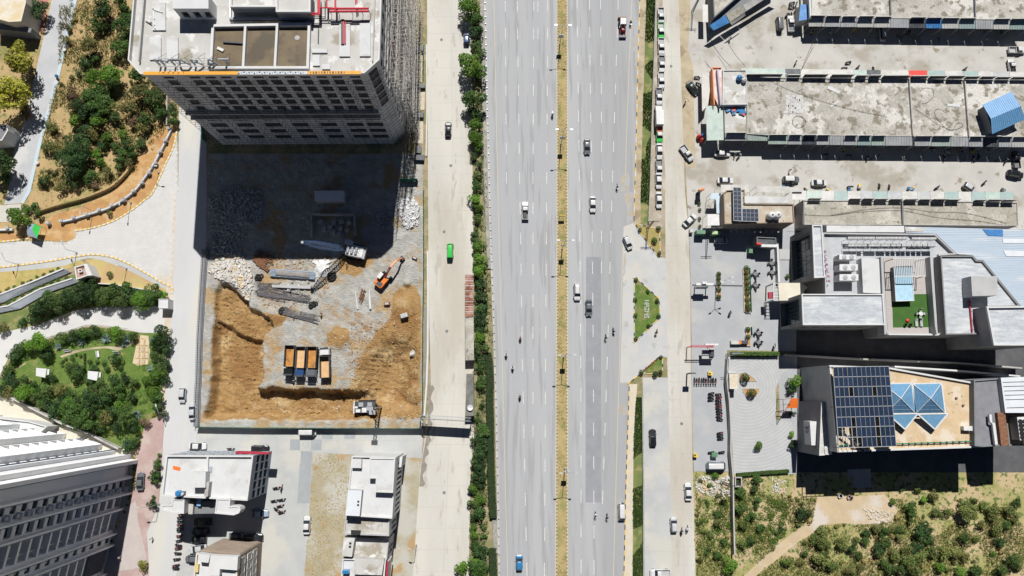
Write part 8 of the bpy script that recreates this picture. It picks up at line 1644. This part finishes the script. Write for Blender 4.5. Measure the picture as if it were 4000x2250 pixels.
pf=thing('post_fence','curved white wall with square posts above the white paved square','fence',g('E',700,150));ln_=smooth_line(multi(0,('A',[(1300,985),(1260,1070),(1215,1160),(1160,1260),(1100,1350),(1030,1440)]),('E',[(930,70),(830,125),(740,155),(650,182),(560,210),(470,230)])))
MB().strip(ln_,.45,0,.9).build('wall',nmat('bluish_white_wall',(0.50,0.54,0.58),(0.44,0.48,0.52),.8),pf)
for t,x,y in(('A',1275,970),('A',1250,1062),('A',1210,1145),('A',1175,1232),('A',1125,1305),('A',1072,1380),('A',1010,1442),('E',935,60),('E',848,102),('E',752,135),('E',658,170),('E',560,195),('E',465,220),('E',365,235),('E',60,275)):p=g(t,x,y,.8);pc=MB().box((p.x,p.y,.7),(.8,.8,1.4),.4).build('post',M['wall_g'],pf);MB().box((p.x,p.y,1.44),(.4,.4,.08),.4).build('cap',M['wall_c'],pc)
tag(MB().strip(ring('E',[(-80,300),(0,290),(110,288)]),.5,0,.9).build('low_wall',M['wall_w']),'short white wall at the left edge beside the green canopy','wall')
tag(MB().strip(ring('A',[(1283,740),(1280,960)]),.3,0,1.8).build('boundary_wall',M['wall_c']),'straight pale wall left of the tower foot','wall')
bk=thing('earth_bank','dark steep earth bank above the orange track','bank',g('E',500,80));ln_=smooth_line(multi(0,('A',[(1010,1250),(950,1330),(860,1410)]),('E',[(760,10),(620,60),(430,110),(280,160)])));MB().strip(ln_,.5,0,1.3).build('bank',M['scrub'],bk)
tag(MB().strip(ring('S',[(1878,-120),(1882,0),(1900,750),(1912,1050)]),1.1,0,.5).build('stone_bank',M['stone']),'sloping grey stone pitching along the upper left of the highway','stone bank')
tag(MB().strip(ring('S',[(1931,1990),(1936,2090),(1939,2160)]),1.3,0,.5).build('stone_bank',M['stone']),'short piece of grey stone pitching at the bottom left of the highway','stone bank')
pr_=thing('parapet','pale highway parapet with small dark posts beside the planting strip','parapet',g('S',1900,600));ln_=smooth_line(ring('S',[(1889,-60),(1893,0),(1911,750),(1935,1500),(1950,2250),(1953,2330)]),10);MB().strip(ln_,.45,0,.55).build('coping',nmat('parapet_concrete',(0.48,0.46,0.42),(0.38,0.36,0.32),.8,fine=.12),pr_)
pm2=None
for p,a in along(ln_,2.15):
 if pm2 is None:o=MB().box((0,0,.45),(.3,.2,.9)).build('rail_post',M['steel'],None);pm2=o.data
 else:o=bpy.data.objects.new('rail_post',pm2);COL.objects.link(o)
 o.parent=pr_;o.location=Vector((p.x+.1,p.y,0))-off(pr_);o.rotation_euler=(0,0,a+math.pi/2)
# street furniture
def offs(h):return Vector((-SDIR.x/SDIR.z*h,-SDIR.y/SDIR.z*h,0))
def lamp(base,label,h=10.0,double=True,dirs=None,group=None,sign=False):
 b=Vector((base[0],base[1],0));o=thing('street_lamp',label,'lamp',b,group);MB().tube(b,b+Vector((0,0,h)),.13 if h>7.5 else .07,8,.06).build('pole',M['steel'],o);MB().box(b+Vector((0,0,.2)),(.4,.4,.4)).build('base',M['wall_g'],o)
 for d in(dirs or((-1,0),(1,0))[:2 if double else 1]):
  e=b+Vector((d[0]*1.9,d[1]*1.9,h+.5));MB().tube(b+Vector((0,0,h)),e,.06,6).build('arm',M['steel'],o);MB().box(e,(.75,.32,.14),math.atan2(d[1],d[0])).build('lamp_head',M['alu'],o)
 if sign:q=b+Vector((.0,-.2,5));sg_=MB().box(q,(1.25,.1,1.6)).build('sign_panel',M['car_lblue'],o);MB().box(q+Vector((0,.07,0)),(1.35,.04,1.7)).build('frame',M['white'],sg_)
for k,(t,x,y)in enumerate((('C',350,528),('C',352,1286),('H',353,639),('L',353,18),('L',347,869))):
 p=g(t,x,y)-offs(10.4);lamp((g('S',2196,1000).x,p.y),['topmost double lamp on the median, carrying a small sign','second median lamp from the top','median lamp in the middle, beside the dark asphalt patch','fourth median lamp from the top','lowest median lamp, nearest the bottom edge'][k],sign=True)
yb_=thing('median_board','small yellow sign on two posts on the median beside the white sedan','sign',g('H',378,190));MB().box(g('H',378,180,2.0)+Vector((0,0,0)),(1.6,.12,1.0)).build('panel',M['yellow_s'],yb_);[MB().bar(g('H',x,182,2)-Vector((0,0,2)),g('H',x,182,2),.08).build('post',M['steel'],yb_)for x in(362,394)]
for k,(y,r_)in enumerate(((400,0),(720,0),(1090,0),(1150,0),(1500,0))):pass
tufts('median_grass',[[Vector((p.x,p.y,0))for p in ring('S',ML+MRR[::-1])]],3500,'lf_straw',.35,'dry grass tufts on the median strip')
def lamp1(t,sx_,sy_,label,h=7.0,d=(1,0)):p=g(t,sx_,sy_)-offs(h);lamp((p.x,p.y),label,h,False,(d,))
lamp1('E',685,245,'slim lamp in the soil strip above the white square, left one',5,(0,-1));lamp1('E',972,180,'slim lamp in the soil strip above the white square, right one',5,(0,-1));lamp1('A',1180,1400,'slim lamp beside the curved white wall',5,(1,0));lamp1('E',120,650,'slim lamp on the dry lawn at the left edge',5,(-.4,1));lamp1('E',560,560,'slim lamp above the planter walls',5,(-.4,1));lamp1('E',940,670,'square topped lamp post in the dry bed',4.5,(.1,0));lamp1('J',1180,1040,'white lamp at the lower end of the narrow bed',6,(-1,.1));lamp1('J',1250,325,'lamp at the top of the red drive',5,(-.3,1));lamp1('K',1195,1350,'lamp beside the frontage road at the bottom',6,(-.5,.2));lamp1('K',1275,408,'lamp at the corner of the excavation fence',5,(-.3,.4))
lamp(tuple((g('X2',450,840)-offs(9))[:2]),'three armed lamp in the narrow planter of the mall forecourt',9,True,((-.7,-.4),(.7,-.4),(.7,.3)))
def lattice(label,base,h,w,mat,lean=(0,0)):
 b=Vector((base[0],base[1],0));o=thing('lattice_pole',label,'pole',b);mb=MB();tp_=b+Vector((lean[0],lean[1],h))
 C=lambda u,i:b.lerp(tp_,u)+Vector(((-1,1,1,-1)[i]*w*(1-.5*u),(-1,-1,1,1)[i]*w*(1-.5*u),0));N=int(h/1.1)
 for k in range(N):
  for i in range(4):mb.bar(C(k/N,i),C((k+1)/N,i),.09);mb.bar(C(k/N,i),C((k+1)/N,(i+1)%4),.05)
 mb.build('mast',mat,o);
 for z in(.9,.97):MB().bar(b.lerp(tp_,z)+Vector((-1.5,0,0)),b.lerp(tp_,z)+Vector((1.5,0,0)),.1).build('cross_arm',mat,o)
 return o
lattice('tall lattice power pole beside the corner building',g('X1',330,960)[:2],9,.3,M['dsteel']);lattice('tall lattice power pole above the motorbike yard',(g('X3',640,270)[0],g('X3',640,270)[1]),9,.3,M['steel']);lattice('lattice power pole on the pointed bed above the slip road',(g('H',1020,275))[:2],8,.25,M['dsteel']);lattice('lattice power pole at the corner of the overgrown lot',(g('L',1578,740))[:2],8,.3,M['dsteel']);lattice('lattice pole left of the wedge shaped building',(g('C',1360,90))[:2],8,.25,M['dsteel'])
gt=thing('truss_gantry','steel truss gantry across the frontage road, with an added dark panel for the shadow strip','gantry',g('K',1440,260));a,b=g('K',1230,245,5.2),g('K',1620,268,5.2);mb=MB();N=14
for k in range(N):
 p,q=a.lerp(b,k/N),a.lerp(b,(k+1)/N)
 for dy in(-.4,.4):
  for z in(0,.9):mb.bar(p+Vector((0,dy,z)),q+Vector((0,dy,z)),.1)
  mb.bar(p+Vector((0,dy,0 if k%2 else .9)),q+Vector((0,dy,.9 if k%2 else 0)),.07)
 mb.bar(p+Vector((0,-.4,.9)),q+Vector((0,.4,.9)),.07)
mb.build('truss',M['steel'],gt)
for e in(a,b):
 for dy in(-.4,.4):MB().bar((e.x,e.y+dy,0),(e.x,e.y+dy,5.3),.2).build('post',M['dsteel'],gt)
c=(a+b)/2;MB().box((c.x,c.y-.5,4.3),((b-a).length-.4,.1,3.0),math.atan2((b-a).y,(b-a).x)).build('banner',M['dark_s'],gt)  # dark panel added for the shadow strip under the truss, not a real banner
s1_=thing('rusty_shed','long shed with a rusty striped sheet roof beside the frontage road','shed',g('F',1610,780));P_=ring('F',[(1578,622),(1640,622),(1643,940),(1578,942)],2.8);slab('wall',inset(ccw(P_),.2),0,2.6,M['wall_g'],s1_);slab('roof',P_,2.6,2.72,M['brickrust'],s1_)
for k in range(24):y=628+k*13.2;MB().bar(g('F',1578,y,2.78),g('F',1642,y,2.78),.16,.1).build('sheet_rib',M['brickrust']if k%3 else M['white_s'],s1_)
s2_=building('grey_shed','long grey stained shed below the rusty roofed one',ring('F',[(1578,948),(1642,946),(1645,1268),(1580,1270)],3),3.0,M['wall_g'],M['oroof2'],0);s3_=building('dark_shed','dark roofed shed with a white dish near the gantry',multi(3,('F',[(1588,1372),(1642,1370)]),('K',[(1645,240),(1578,245)])),3.0,M['brickrust'],nmat('dark_stained_roof',(0.12,0.12,0.115),(0.2,0.195,0.18),.6,fine=.2),0);tag(MB().lathe(g('K',1617,180,3),[(.2,0),(.25,.3),(.75,.55),(.7,.57),(.15,.4)],16).build('satellite_dish',M['white']),'white round dish on the dark roofed shed','dish')
wkb=building('white_guard_box','white square guard box at the mouth of the access road',ring('E',[(1197,806),(1268,806),(1268,877),(1195,877)],3),3.0,M['wall_w'],M['wroof'],0.15,.12)
gb=building('entry_lodge','small lodge with an orange brown roof at the end of the planter walls',ring('E',[(560,565),(640,542),(665,630),(575,662)],4),4,M['wall_w'],M['brickrust'],.4,.3);MB().wallring(ring('E',[(588,582),(615,578),(620,602),(592,608)],4.3),.2,3.5,4.3).build('hatch',M['white'],gb);slab('side_wall',ring('E',[(640,542),(655,540),(697,628),(665,632)],4),0,4,M['wall_w'],gb)
for k,(q1,q2,lb)in enumerate((([(-120,835),(0,775),(230,685),(480,580)],[(530,605),(250,725),(30,830),(-120,880)],'upper sloping grey terrace wall above the tall hedge'),([(-120,890),(60,862),(300,735),(545,655)],[(590,680),(360,760),(150,880),(-120,935)],'lower sloping grey terrace wall above the tall hedge'))):
 o=thing('terrace_wall',lb,'wall',g('E',250,700));U=ring('E',q1,1.5-k*.3);D=ring('E',q2,.5);vs=U+D[::-1]+[Vector((p.x,p.y,-.05))for p in U]+[Vector((p.x,p.y,-.05))for p in D[::-1]];n4=4;fs=[(i+4,i+5,i+1,i)for i in range(3)]+[(8,9,1,0),(9,10,2,1),(10,11,3,2)][0:0]+[(i,i+1,i+9,i+8)for i in range(3)]+[(i+12,i+13,i+5,i+4)for i in range(3)]+[(3,7,15,11),(0,8,12,4)]
 mk('slope',vs,fs,nmat('slate_slope_%d'%k,(0.36,0.385,0.43),(0.30,0.33,0.37),.5,fine=.06),o);MB().strip([p+Vector((0,.1,0))for p in U],.35,0,1.6-k*.3).build('coping',M['wall_w'],o)
 for j,(p,a)in enumerate(along(U,2.0)):place(plant_proto('bush',['lf_mid','lf_bright','lf_olive'][j%3],j%3),USED,(p.x,p.y+.9,.5),j,'leafy shrub in the planter behind the %s terrace wall'%['upper','lower'][k],'planter shrubs of the terrace walls',.95)
ct_=thing('green_canopy','small sagging green and grey canopy at the left edge of the white square','canopy',g('E',260,300));q=[g('E',205,250,2.6),g('E',258,240,3.0),g('E',310,262,2.4),g('E',278,352,2.6),g('E',205,325,2.3)];mk('cloth',q+[sum(q,Vector())/5+Vector((0,0,.5))],[(0,4,5),(4,3,5),(1,0,5)],M['car_lblue'],ct_);mk('cloth',[q[1],q[2],q[3],sum(q,Vector())/5+Vector((0,0,.5))],[(1,0,3),(2,1,3)],M['car_green'],ct_)
for p in q:MB().bar((p.x,p.y,0),p,.08).build('post',M['steel'],ct_)
h1=building('villa','cream roofed villa at the top left corner',ring('A',[(-60,-60),(195,-60),(195,20),(160,160),(65,165),(-60,130)],7),7,M['wall_cream'],nmat('ochre_roof',(0.58,0.47,0.30),(0.62,0.58,0.5),.4),.5,.3);slab('lower_roof',ring('A',[(-60,130),(45,160),(240,215),(230,245),(-60,215)],4),0,4,M['wall_dg'],h1)
sheet('villa_drive',ring('A',[(222,-60),(372,-60),(335,235),(245,225),(240,120)]),nmat('red_brick_drive',(0.44,0.19,0.17),(0.38,0.16,0.14),.5,fine=.1),.02)
h2=building('villa','dark roofed villa at the left edge',ring('A',[(-100,935),(55,940),(60,985),(15,1060),(-100,1070)],5),5,M['wall_w'],M['wall_dg'],.4,.3);sheet('villa_drive',ring('A',[(60,965),(122,968),(95,1110),(20,1085)]),nmat('pink_brick_drive',(0.50,0.33,0.34),(0.45,0.29,0.3),.5,fine=.1),.02)
tag(MB().lathe(g('A',490,380,.3),[(.45,0),(.45,.35),(.4,.4),(.05,.4)],14).build('manhole',M['wall_w']),'upper round white manhole beside the residential road','manhole');tag(MB().lathe(g('A',285,1232,.3),[(.45,0),(.45,.35),(.4,.4),(.05,.4)],14).build('manhole',M['wall_w']),'lower round white manhole beside the residential road','manhole')
bn_=thing('blue_bin','small blue bin beside the residential road','bin',g('A',428,575));MB().box(g('A',428,575,.5)*1.0,(.6,.6,.9)).build('bin',M['car_blue'],bn_);MB().box(g('A',428,575,.98),(.66,.66,.08)).build('lid',M['car_navy'],bn_)
for k,(x,y,lb)in enumerate(((312,1362,'left'),(702,1385,'right'))):
 o=thing('park_shelter','%s square white shelter roof in the small park'%lb,'shelter',g('E',x,y));P_=[g('E',x-38,y-35,2.6),g('E',x+42,y-28,2.6),g('E',x+30,y+40,2.6),g('E',x-40,y+25,2.6)];slab('roof',P_,2.55,2.68,M['wroof'],o)
 for p in P_:MB().bar((p.x,p.y,0),(p.x,p.y,2.55),.12).build('post',M['steel'],o)
 MB().box(g('E',x+52,y,.45),(.5,1.7,.1)).build('bench_seat',M['white'],o)
for k,(x,y,a,lb)in enumerate(((517,1198,.15,'left'),(748,1223,1.8,'tilted middle'),(887,1212,0,'right'))):
 p=g('E',x,y);o=thing('park_bench','%s white bench beside the worn park path'%lb,'bench',p);MB().box(p+Vector((0,0,.45)),(1.7,.5,.08),a).build('seat',M['white'],o);MB().box(p+Matrix.Rotation(a,3,'Z')@Vector((0,.25,.75)),(1.7,.08,.5),a).build('backrest',M['white'],o);[MB().box(p+Matrix.Rotation(a,3,'Z')@Vector((s*.7,0,.22)),(.1,.45,.44),a).build('leg',M['wall_c'],o)for s in(-1,1)]
sw=thing('swing_frame','yellow and brown climbing frame on the sand patch','swing frame',g('E',1080,1210));M['swy']=pmat('swing_paint',(0.55,0.33,0.08));
for y in(1110,1160,1210,1260,1300):
 for x in(1055,1095):p=g('E',x,y);MB().bar(p,p+Vector((0,0,2.1)),.09).build('post',M['swy'],sw)
 MB().bar(g('E',1055,y,2.1),g('E',1095,y,2.1),.09).build('beam',M['swy'],sw)
for x in(1055,1095):MB().bar(g('E',x,1110,2.1),g('E',x,1300,2.1),.09).build('beam',M['swy'],sw)
def island(label,pts_,mat,mats=None,hk=.16):
 o=thing('traffic_island',label,'traffic island',sum(pts_,Vector())/len(pts_));p=ccw(pts_);slab('bed',inset(p,.2),0,.13,mat,o);kerb_blocks(o,[*p,p[0]],.9,mats or[M['kerbg'],M['kerby'],M['kerbg'],M['kerbk']],.26,hk);return o
isl=island('triangular grass island with white stone lettering beside the slip road',ring('H',[(922,650),(945,655),(1110,805),(1118,945),(945,1115),(922,1128)]),M['lawn'])
island('pointed planted bed above the slip road',ring('H',[(928,238),(1020,262),(1112,278),(1118,480),(1100,485),(960,300)]),nmat('bed_soil',(0.34,0.26,0.1),(0.26,0.24,0.08),.5,fine=.2));island('small grass corner with red flowers below the slip road',ring('H',[(985,1355),(1120,1240),(1135,1245),(1135,1365),(1010,1370)]),M['lawn'])
kc=thing('kerb','yellow kerb running diagonally into the slip road','kerb',g('H',900,1420));kerb_blocks(kc,ring('H',[(885,1440),(985,1358),(1112,1240)]),1.1,[M['kerby'],M['kerbk']])
for k,(x,y)in enumerate([(995+i*12,1345-i*10)for i in range(9)]):plant('H',x,y,9,'lf_flower','red flowering plant along the grass corner below the slip road','red flowers of the grass corner','bush',rn)
st_=MB();r2=random.Random(4);gl={'N':['X...X','XX..X','X.X.X','X..XX','X...X'],'A':['.XXX.','X...X','XXXXX','X...X','X...X'],'Z':['XXXXX','...X.','..X..','.X...','XXXXX'],'M':['X...X','XX.XX','X.X.X','X...X','X...X'],'S':['.XXXX','X....','.XXX.','....X','XXXX.']}
sl=thing('stone_lettering','white stones laid out as letters on the triangular grass island','lettering',g('H',1015,880))
for k,ch in enumerate('NAZMS'):
 mb=MB()
 for r_ in range(5):
  for c_ in range(5):
   if gl[ch][r_][c_]=='X':
    p=g('H',1031-r_*7.2,820+k*28+c_*5.0,.15);mb.lathe(p+Vector((r2.uniform(-.05,.05),r2.uniform(-.05,.05),0)),[(.11,0),(.13,.08),(.05,.15)],6)
 mb.build('letter',M['white'],sl)
for q,lb in(([(835,552),(930,560),(1000,585),(1060,630),(1108,682),(835,684)],'upper half of the oval planting bed in the paved court'),([(885,792),(1150,792),(1145,850),(1110,905),(1050,940),(980,935),(920,890),(890,840)],'lower half of the oval planting bed in the paved court')):
 o=thing('planting_bed',lb,'planting bed',g('X3',*q[0]));P_=ring('X3',q);slab('soil',inset(ccw(P_),.12),0,.12,M['soil'],o);MB().wallring(P_,.14,0,.2).build('rim',M['wall_c'],o)
gh=building('gatehouse','cream stone roofed gatehouse left of the oval bed',ring('X3',[(680,548),(820,546),(820,800),(688,802)],3.2),3.2,M['wall_w'],nmat('cream_stone',(0.62,0.56,0.44),(0.52,0.44,0.33),1.5,fine=.15,fsc=3),.15,.15)
for q,lb in(([(480,260),(535,265),(552,640),(545,690),(475,690),(470,300)],'narrow planter with round shrubs in the mall forecourt'),([(885,200),(930,170),(985,190),(1008,890),(950,905),(905,870)],'long planter with round shrubs in the mall forecourt'),([(935,1125),(970,1105),(1005,1115),(1012,1420),(935,1420)],'lower planter of the mall forecourt')):
 o=thing('planter',lb,'planter',g('X2',*q[0]));P_=ring('X2',q);slab('soil',inset(ccw(P_),.15),0,.3,M['soil'],o);MB().wallring(P_,.16,0,.42).build('rim',M['kerbg'],o)
gf=thing('green_screen','thin green screen along the long planter','screen',g('X2',990,500));MB().strip(ring('X2',[(985,195),(1010,890)]),.12,0,1.1).build('screen',M['greennet'],gf);gf2=thing('green_screen','short green screen along the lower planter','screen',g('X2',1015,1180));MB().strip(ring('X2',[(1012,1120),(1022,1250)]),.12,0,1.1).build('screen',M['greennet'],gf2)
for k,(x,y)in enumerate(((1335,120),(1340,262),(1078,288),(1080,465),(1122,1215),(1125,1360))):
 lb=['uppermost','second','third','fourth','fifth','lowest'][k];place(td,USED,g('X2',x,y,0)+Vector((0,0,.03)),.1*k,'dark café table, %s of six in the mall forecourt'%lb)
 for dx,dy in((0,-50),(48,0),(-48,5),(5,50)):place(ck,USED,g('X2',x+dx,y+dy)+Vector((0,0,.03)),math.atan2(-dx,dy)*-1+.2*k,'black chair at the %s café table of the forecourt'%lb,'café chairs of the forecourt',1.15)
gs_=thing('sign_gate','white sign gate over the drain line in the mall forecourt','sign',g('X2',290,470));MB().box(g('X2',290,445,4.0),(4.6,.6,.5)).build('sign_box',M['white'],gs_);MB().box(g('X2',285,425,4.6),(1.2,.6,.9)).build('sign_top',M['white'],gs_);MB().box(g('X2',245,500,3.0),(2.8,.3,2.2)).build('panel',M['dark_s'],gs_)
for x in(200,380):p=g('X2',x,450,4);MB().bar((p.x,p.y,0),p,.25).build('post',M['white'],gs_)
tag(MB().strip(ring('X2',[(95,458),(430,462),(700,466),(885,470)]),.35,.01,.06).build('drain_grate',M['dsteel']),'dark drain grate line across the mall forecourt','drain')
rs=thing('red_truss_sign','red truss sign with white boards at the edge of the motorbike yard','sign',g('X3',250,130));mb=MB();a,b=g('X3',65,132,5),g('X3',440,132,5)
for k in range(14):
 p,q=a.lerp(b,k/14),a.lerp(b,(k+1)/14)
 for dy in(-.25,.25):mb.bar(p+Vector((0,dy,0)),q+Vector((0,dy,0)),.1)
 mb.bar(p+Vector((0,-.25,0)),q+Vector((0,.25,0)),.07);mb.bar(p+Vector((0,0,-.5)),q+Vector((0,0,-.5)),.1)
mb.build('truss',M['redpipe'],rs);MB().box(g('X3',400,105,4.6),(3.4,.5,.6)).build('board',M['white'],rs);MB().box(g('X3',340,250,2.2),(3.2,2.6,.15)).build('board',M['wall_g'],rs);MB().box(g('X3',400,240,2.6),(1.2,1.8,.6)).build('unit',M['dsteel'],rs)
for x in(90,420):p=g('X3',x,132,4.8);MB().bar((p.x,p.y,0),p,.2).build('post',M['redpipe'],rs)
bd2=thing('billboard','tall dark billboard casting a long shadow beside the motorbike yard','billboard',g('X3',90,570));MB().box(g('X3',95,555,5.5),(1.6,.3,1.6)).build('panel',M['dark_s'],bd2);p=g('X3',95,555,5);MB().tube((p.x,p.y,0),p,.18,8).build('pole',M['dsteel'],bd2)
yb2=thing('yellow_bin','yellow box at the top row of the motorbike yard','bin',g('X3',375,565));MB().box(g('X3',375,562,.5),(1.1,.9,1.0)).build('box',M['yellow_s'],yb2);MB().box(g('X3',375,562,1.02),(.5,.4,.08)).build('lid',M['dsteel'],yb2)
yb3=thing('yellow_bin','yellow bin at the lower left corner of the motorbike yard','bin',g('L',1382,540));MB().box(g('L',1382,538,.6),(1.0,.9,1.2)).build('box',M['yellow_s'],yb3);MB().box(g('L',1382,538,1.22),(.5,.4,.08)).build('lid',M['dsteel'],yb3)
gbx=thing('green_bin','dark green box at the lower fence of the motorbike yard','bin',g('L',1525,535));MB().box(g('L',1525,533,.7),(1.4,1.2,1.4)).build('box',M['green_c'],gbx);MB().box(g('L',1525,533,1.42),(1.2,1.0,.06)).build('lid',M['lf_hedge']if False else M['green_c'],gbx)
o=thing('platform_bin','pair of dark low cabinets with an orange end at the lower planter','cabinet',g('X3',830,75));MB().box(g('X3',770,75,.6),(2.4,.9,1.1)).build('cabinet',M['white_s'],o);MB().box(g('X3',900,70,.6),(2.2,.9,1.1)).build('cabinet',M['dsteel'],o);MB().box(g('X3',838,72,.6),(.7,.8,1.2)).build('end',M['orange_p'],o)
wl=thing('water_trough','square concrete trough at the corner of the overgrown lot','trough',g('L',1708,738));MB().wallring(ring('L',[(1682,702),(1735,702),(1737,778),(1682,778)],1.2),.25,0,1.3).build('wall',M['wall_c'],wl);slab('base',inset(ccw(ring('L',[(1682,702),(1735,702),(1737,778),(1682,778)],1.2)),.26),0,.1,M['void'],wl)
tag(slab('concrete_pad',ring('M',[(600,645),(775,640),(778,782),(648,786),(640,700),(600,698)],.15),0,.15,M['wall_c'],None),'rough concrete pad in the deep shade behind the solar building','pad')
for k,(x,y)in enumerate(((545,845),(622,855))):o=thing('scrap_heap',['left small heap of white scrap at the shade edge of the lot','right small heap of pink scrap at the shade edge of the lot'][k],'scrap',g('M',x,y));[MB().box(g('M',x+rn.uniform(-18,18),y+rn.uniform(-10,10),.3),(.6,.5,.5),rn.uniform(0,3)).build('scrap',M['white_s']if k==0 else M['paver_red'],o)for _ in range(7)]
for k,(q,lb)in enumerate((([(1200,345),(1266,342),(1265,382),(1202,380)],'uppermost'),([(1190,640),(1275,632),(1275,660),(1195,668)],'second'),([(1186,840),(1265,845),(1262,885),(1188,880)],'third'),([(1200,1096),(1246,1096),(1246,1155),(1202,1152)],'fourth'),([(1184,1170),(1270,1166),(1268,1208),(1190,1205)],'lowest'))):
 o=thing('black_skip','%s black sheeted skip between the scaffolding and the frontage road'%lb,'skip',g('B',*q[0]));P_=ring('B',q,1.2);slab('body',P_,.1,1.2,M['dark_s'],o);slab('base',inset(ccw(P_),.2),0,.12,M['dsteel'],o)
for q,lb in(([(1190,395),(1256,390),(1250,620),(1195,615)],'upper pale slab beside the scaffolding'),([(1195,680),(1275,675),(1270,830),(1195,825)],'middle pale slab beside the scaffolding'),([(1200,895),(1262,890),(1262,1085),(1200,1080)],'lower pale slab beside the scaffolding'),([(1118,112),(1150,112),(1150,195),(1120,198)],'small pale slab near the top beside the scaffolding')):
 o=tag(slab('concrete_slab',ring('B',q,.15),0,.15,nmat('sandy_slab',(0.52,0.46,0.36),(0.46,0.41,0.33),.5,fine=.1),None),lb,'slab')
tag(MB().strip(ring('B',[(1288,340),(1292,800),(1285,1180)]),.3,0,.5).build('low_wall',M['wall_w']),'thin pale kerb wall along the frontage road beside the tower','wall')
mb=MB();r2=random.Random(31)
for x,y in scatter(ring('F',[(0,440),(560,470),(640,620),(520,780),(420,900),(150,900),(0,860)]),170,r2):
 z=site_h(x,y);L_=r2.uniform(.3,1.5);mb.box((x,y,z+.1),(L_,r2.uniform(.1,.5),r2.uniform(.06,.25)),r2.uniform(0,3.1))
tag(mb.build('site_debris',nmat('mixed_debris',(0.46,0.44,0.40),(0.22,0.17,0.12),1.2,(0.34,0.2,0.1),.6,.56,.05,fine=.2)),'scattered offcuts and slabs around the tarpaulin and rebar','debris')['kind']='stuff'
for k in range(26):
 row=k%3;x=r2.uniform(60,1850);y=[1130,240,1425][row]+r2.uniform(-12,18);p=g('D',x,y);o=thing('goods_stack','small stack of boxed goods at the shade edge of the %s market lane'%['middle','upper','lower'][row],'goods',p,'goods in the %s market lane'%['middle','upper','lower'][row])
 for j in range(4):MB().box(p+Vector((r2.uniform(-.5,.5),r2.uniform(-.4,.4),.3+.25*(j%2))),(r2.uniform(.4,.9),r2.uniform(.3,.7),r2.uniform(.4,.7)),r2.uniform(0,3)).build('box',M[r2.choice(['white_s','wall_brown','dark_s','car_blue','wall_g','yellow_s','ybeige'])],o)
for k in range(7):
 t_,x,y=[('B',1400,300),('B',1470,1250),('F',1420,300),('F',1440,1050),('K',1420,820),('C',1200,500),('L',1280,300)][k];p=g(t_,x,y);tag(MB().lathe(p+Vector((0,0,.02)),[(.42,0),(.42,.025),(.05,.03)],14).build('manhole_cover',M['wall_dg']),['round manhole cover on the frontage road beside the tower roof','round manhole cover on the frontage road below the black sedan','round manhole cover on the frontage road above the green van','round manhole cover on the frontage road beside the rusty shed','round manhole cover on the lower frontage road','round manhole cover on the service road beside the pickups','round manhole cover on the service road beside the motorbike yard'][k],'manhole')
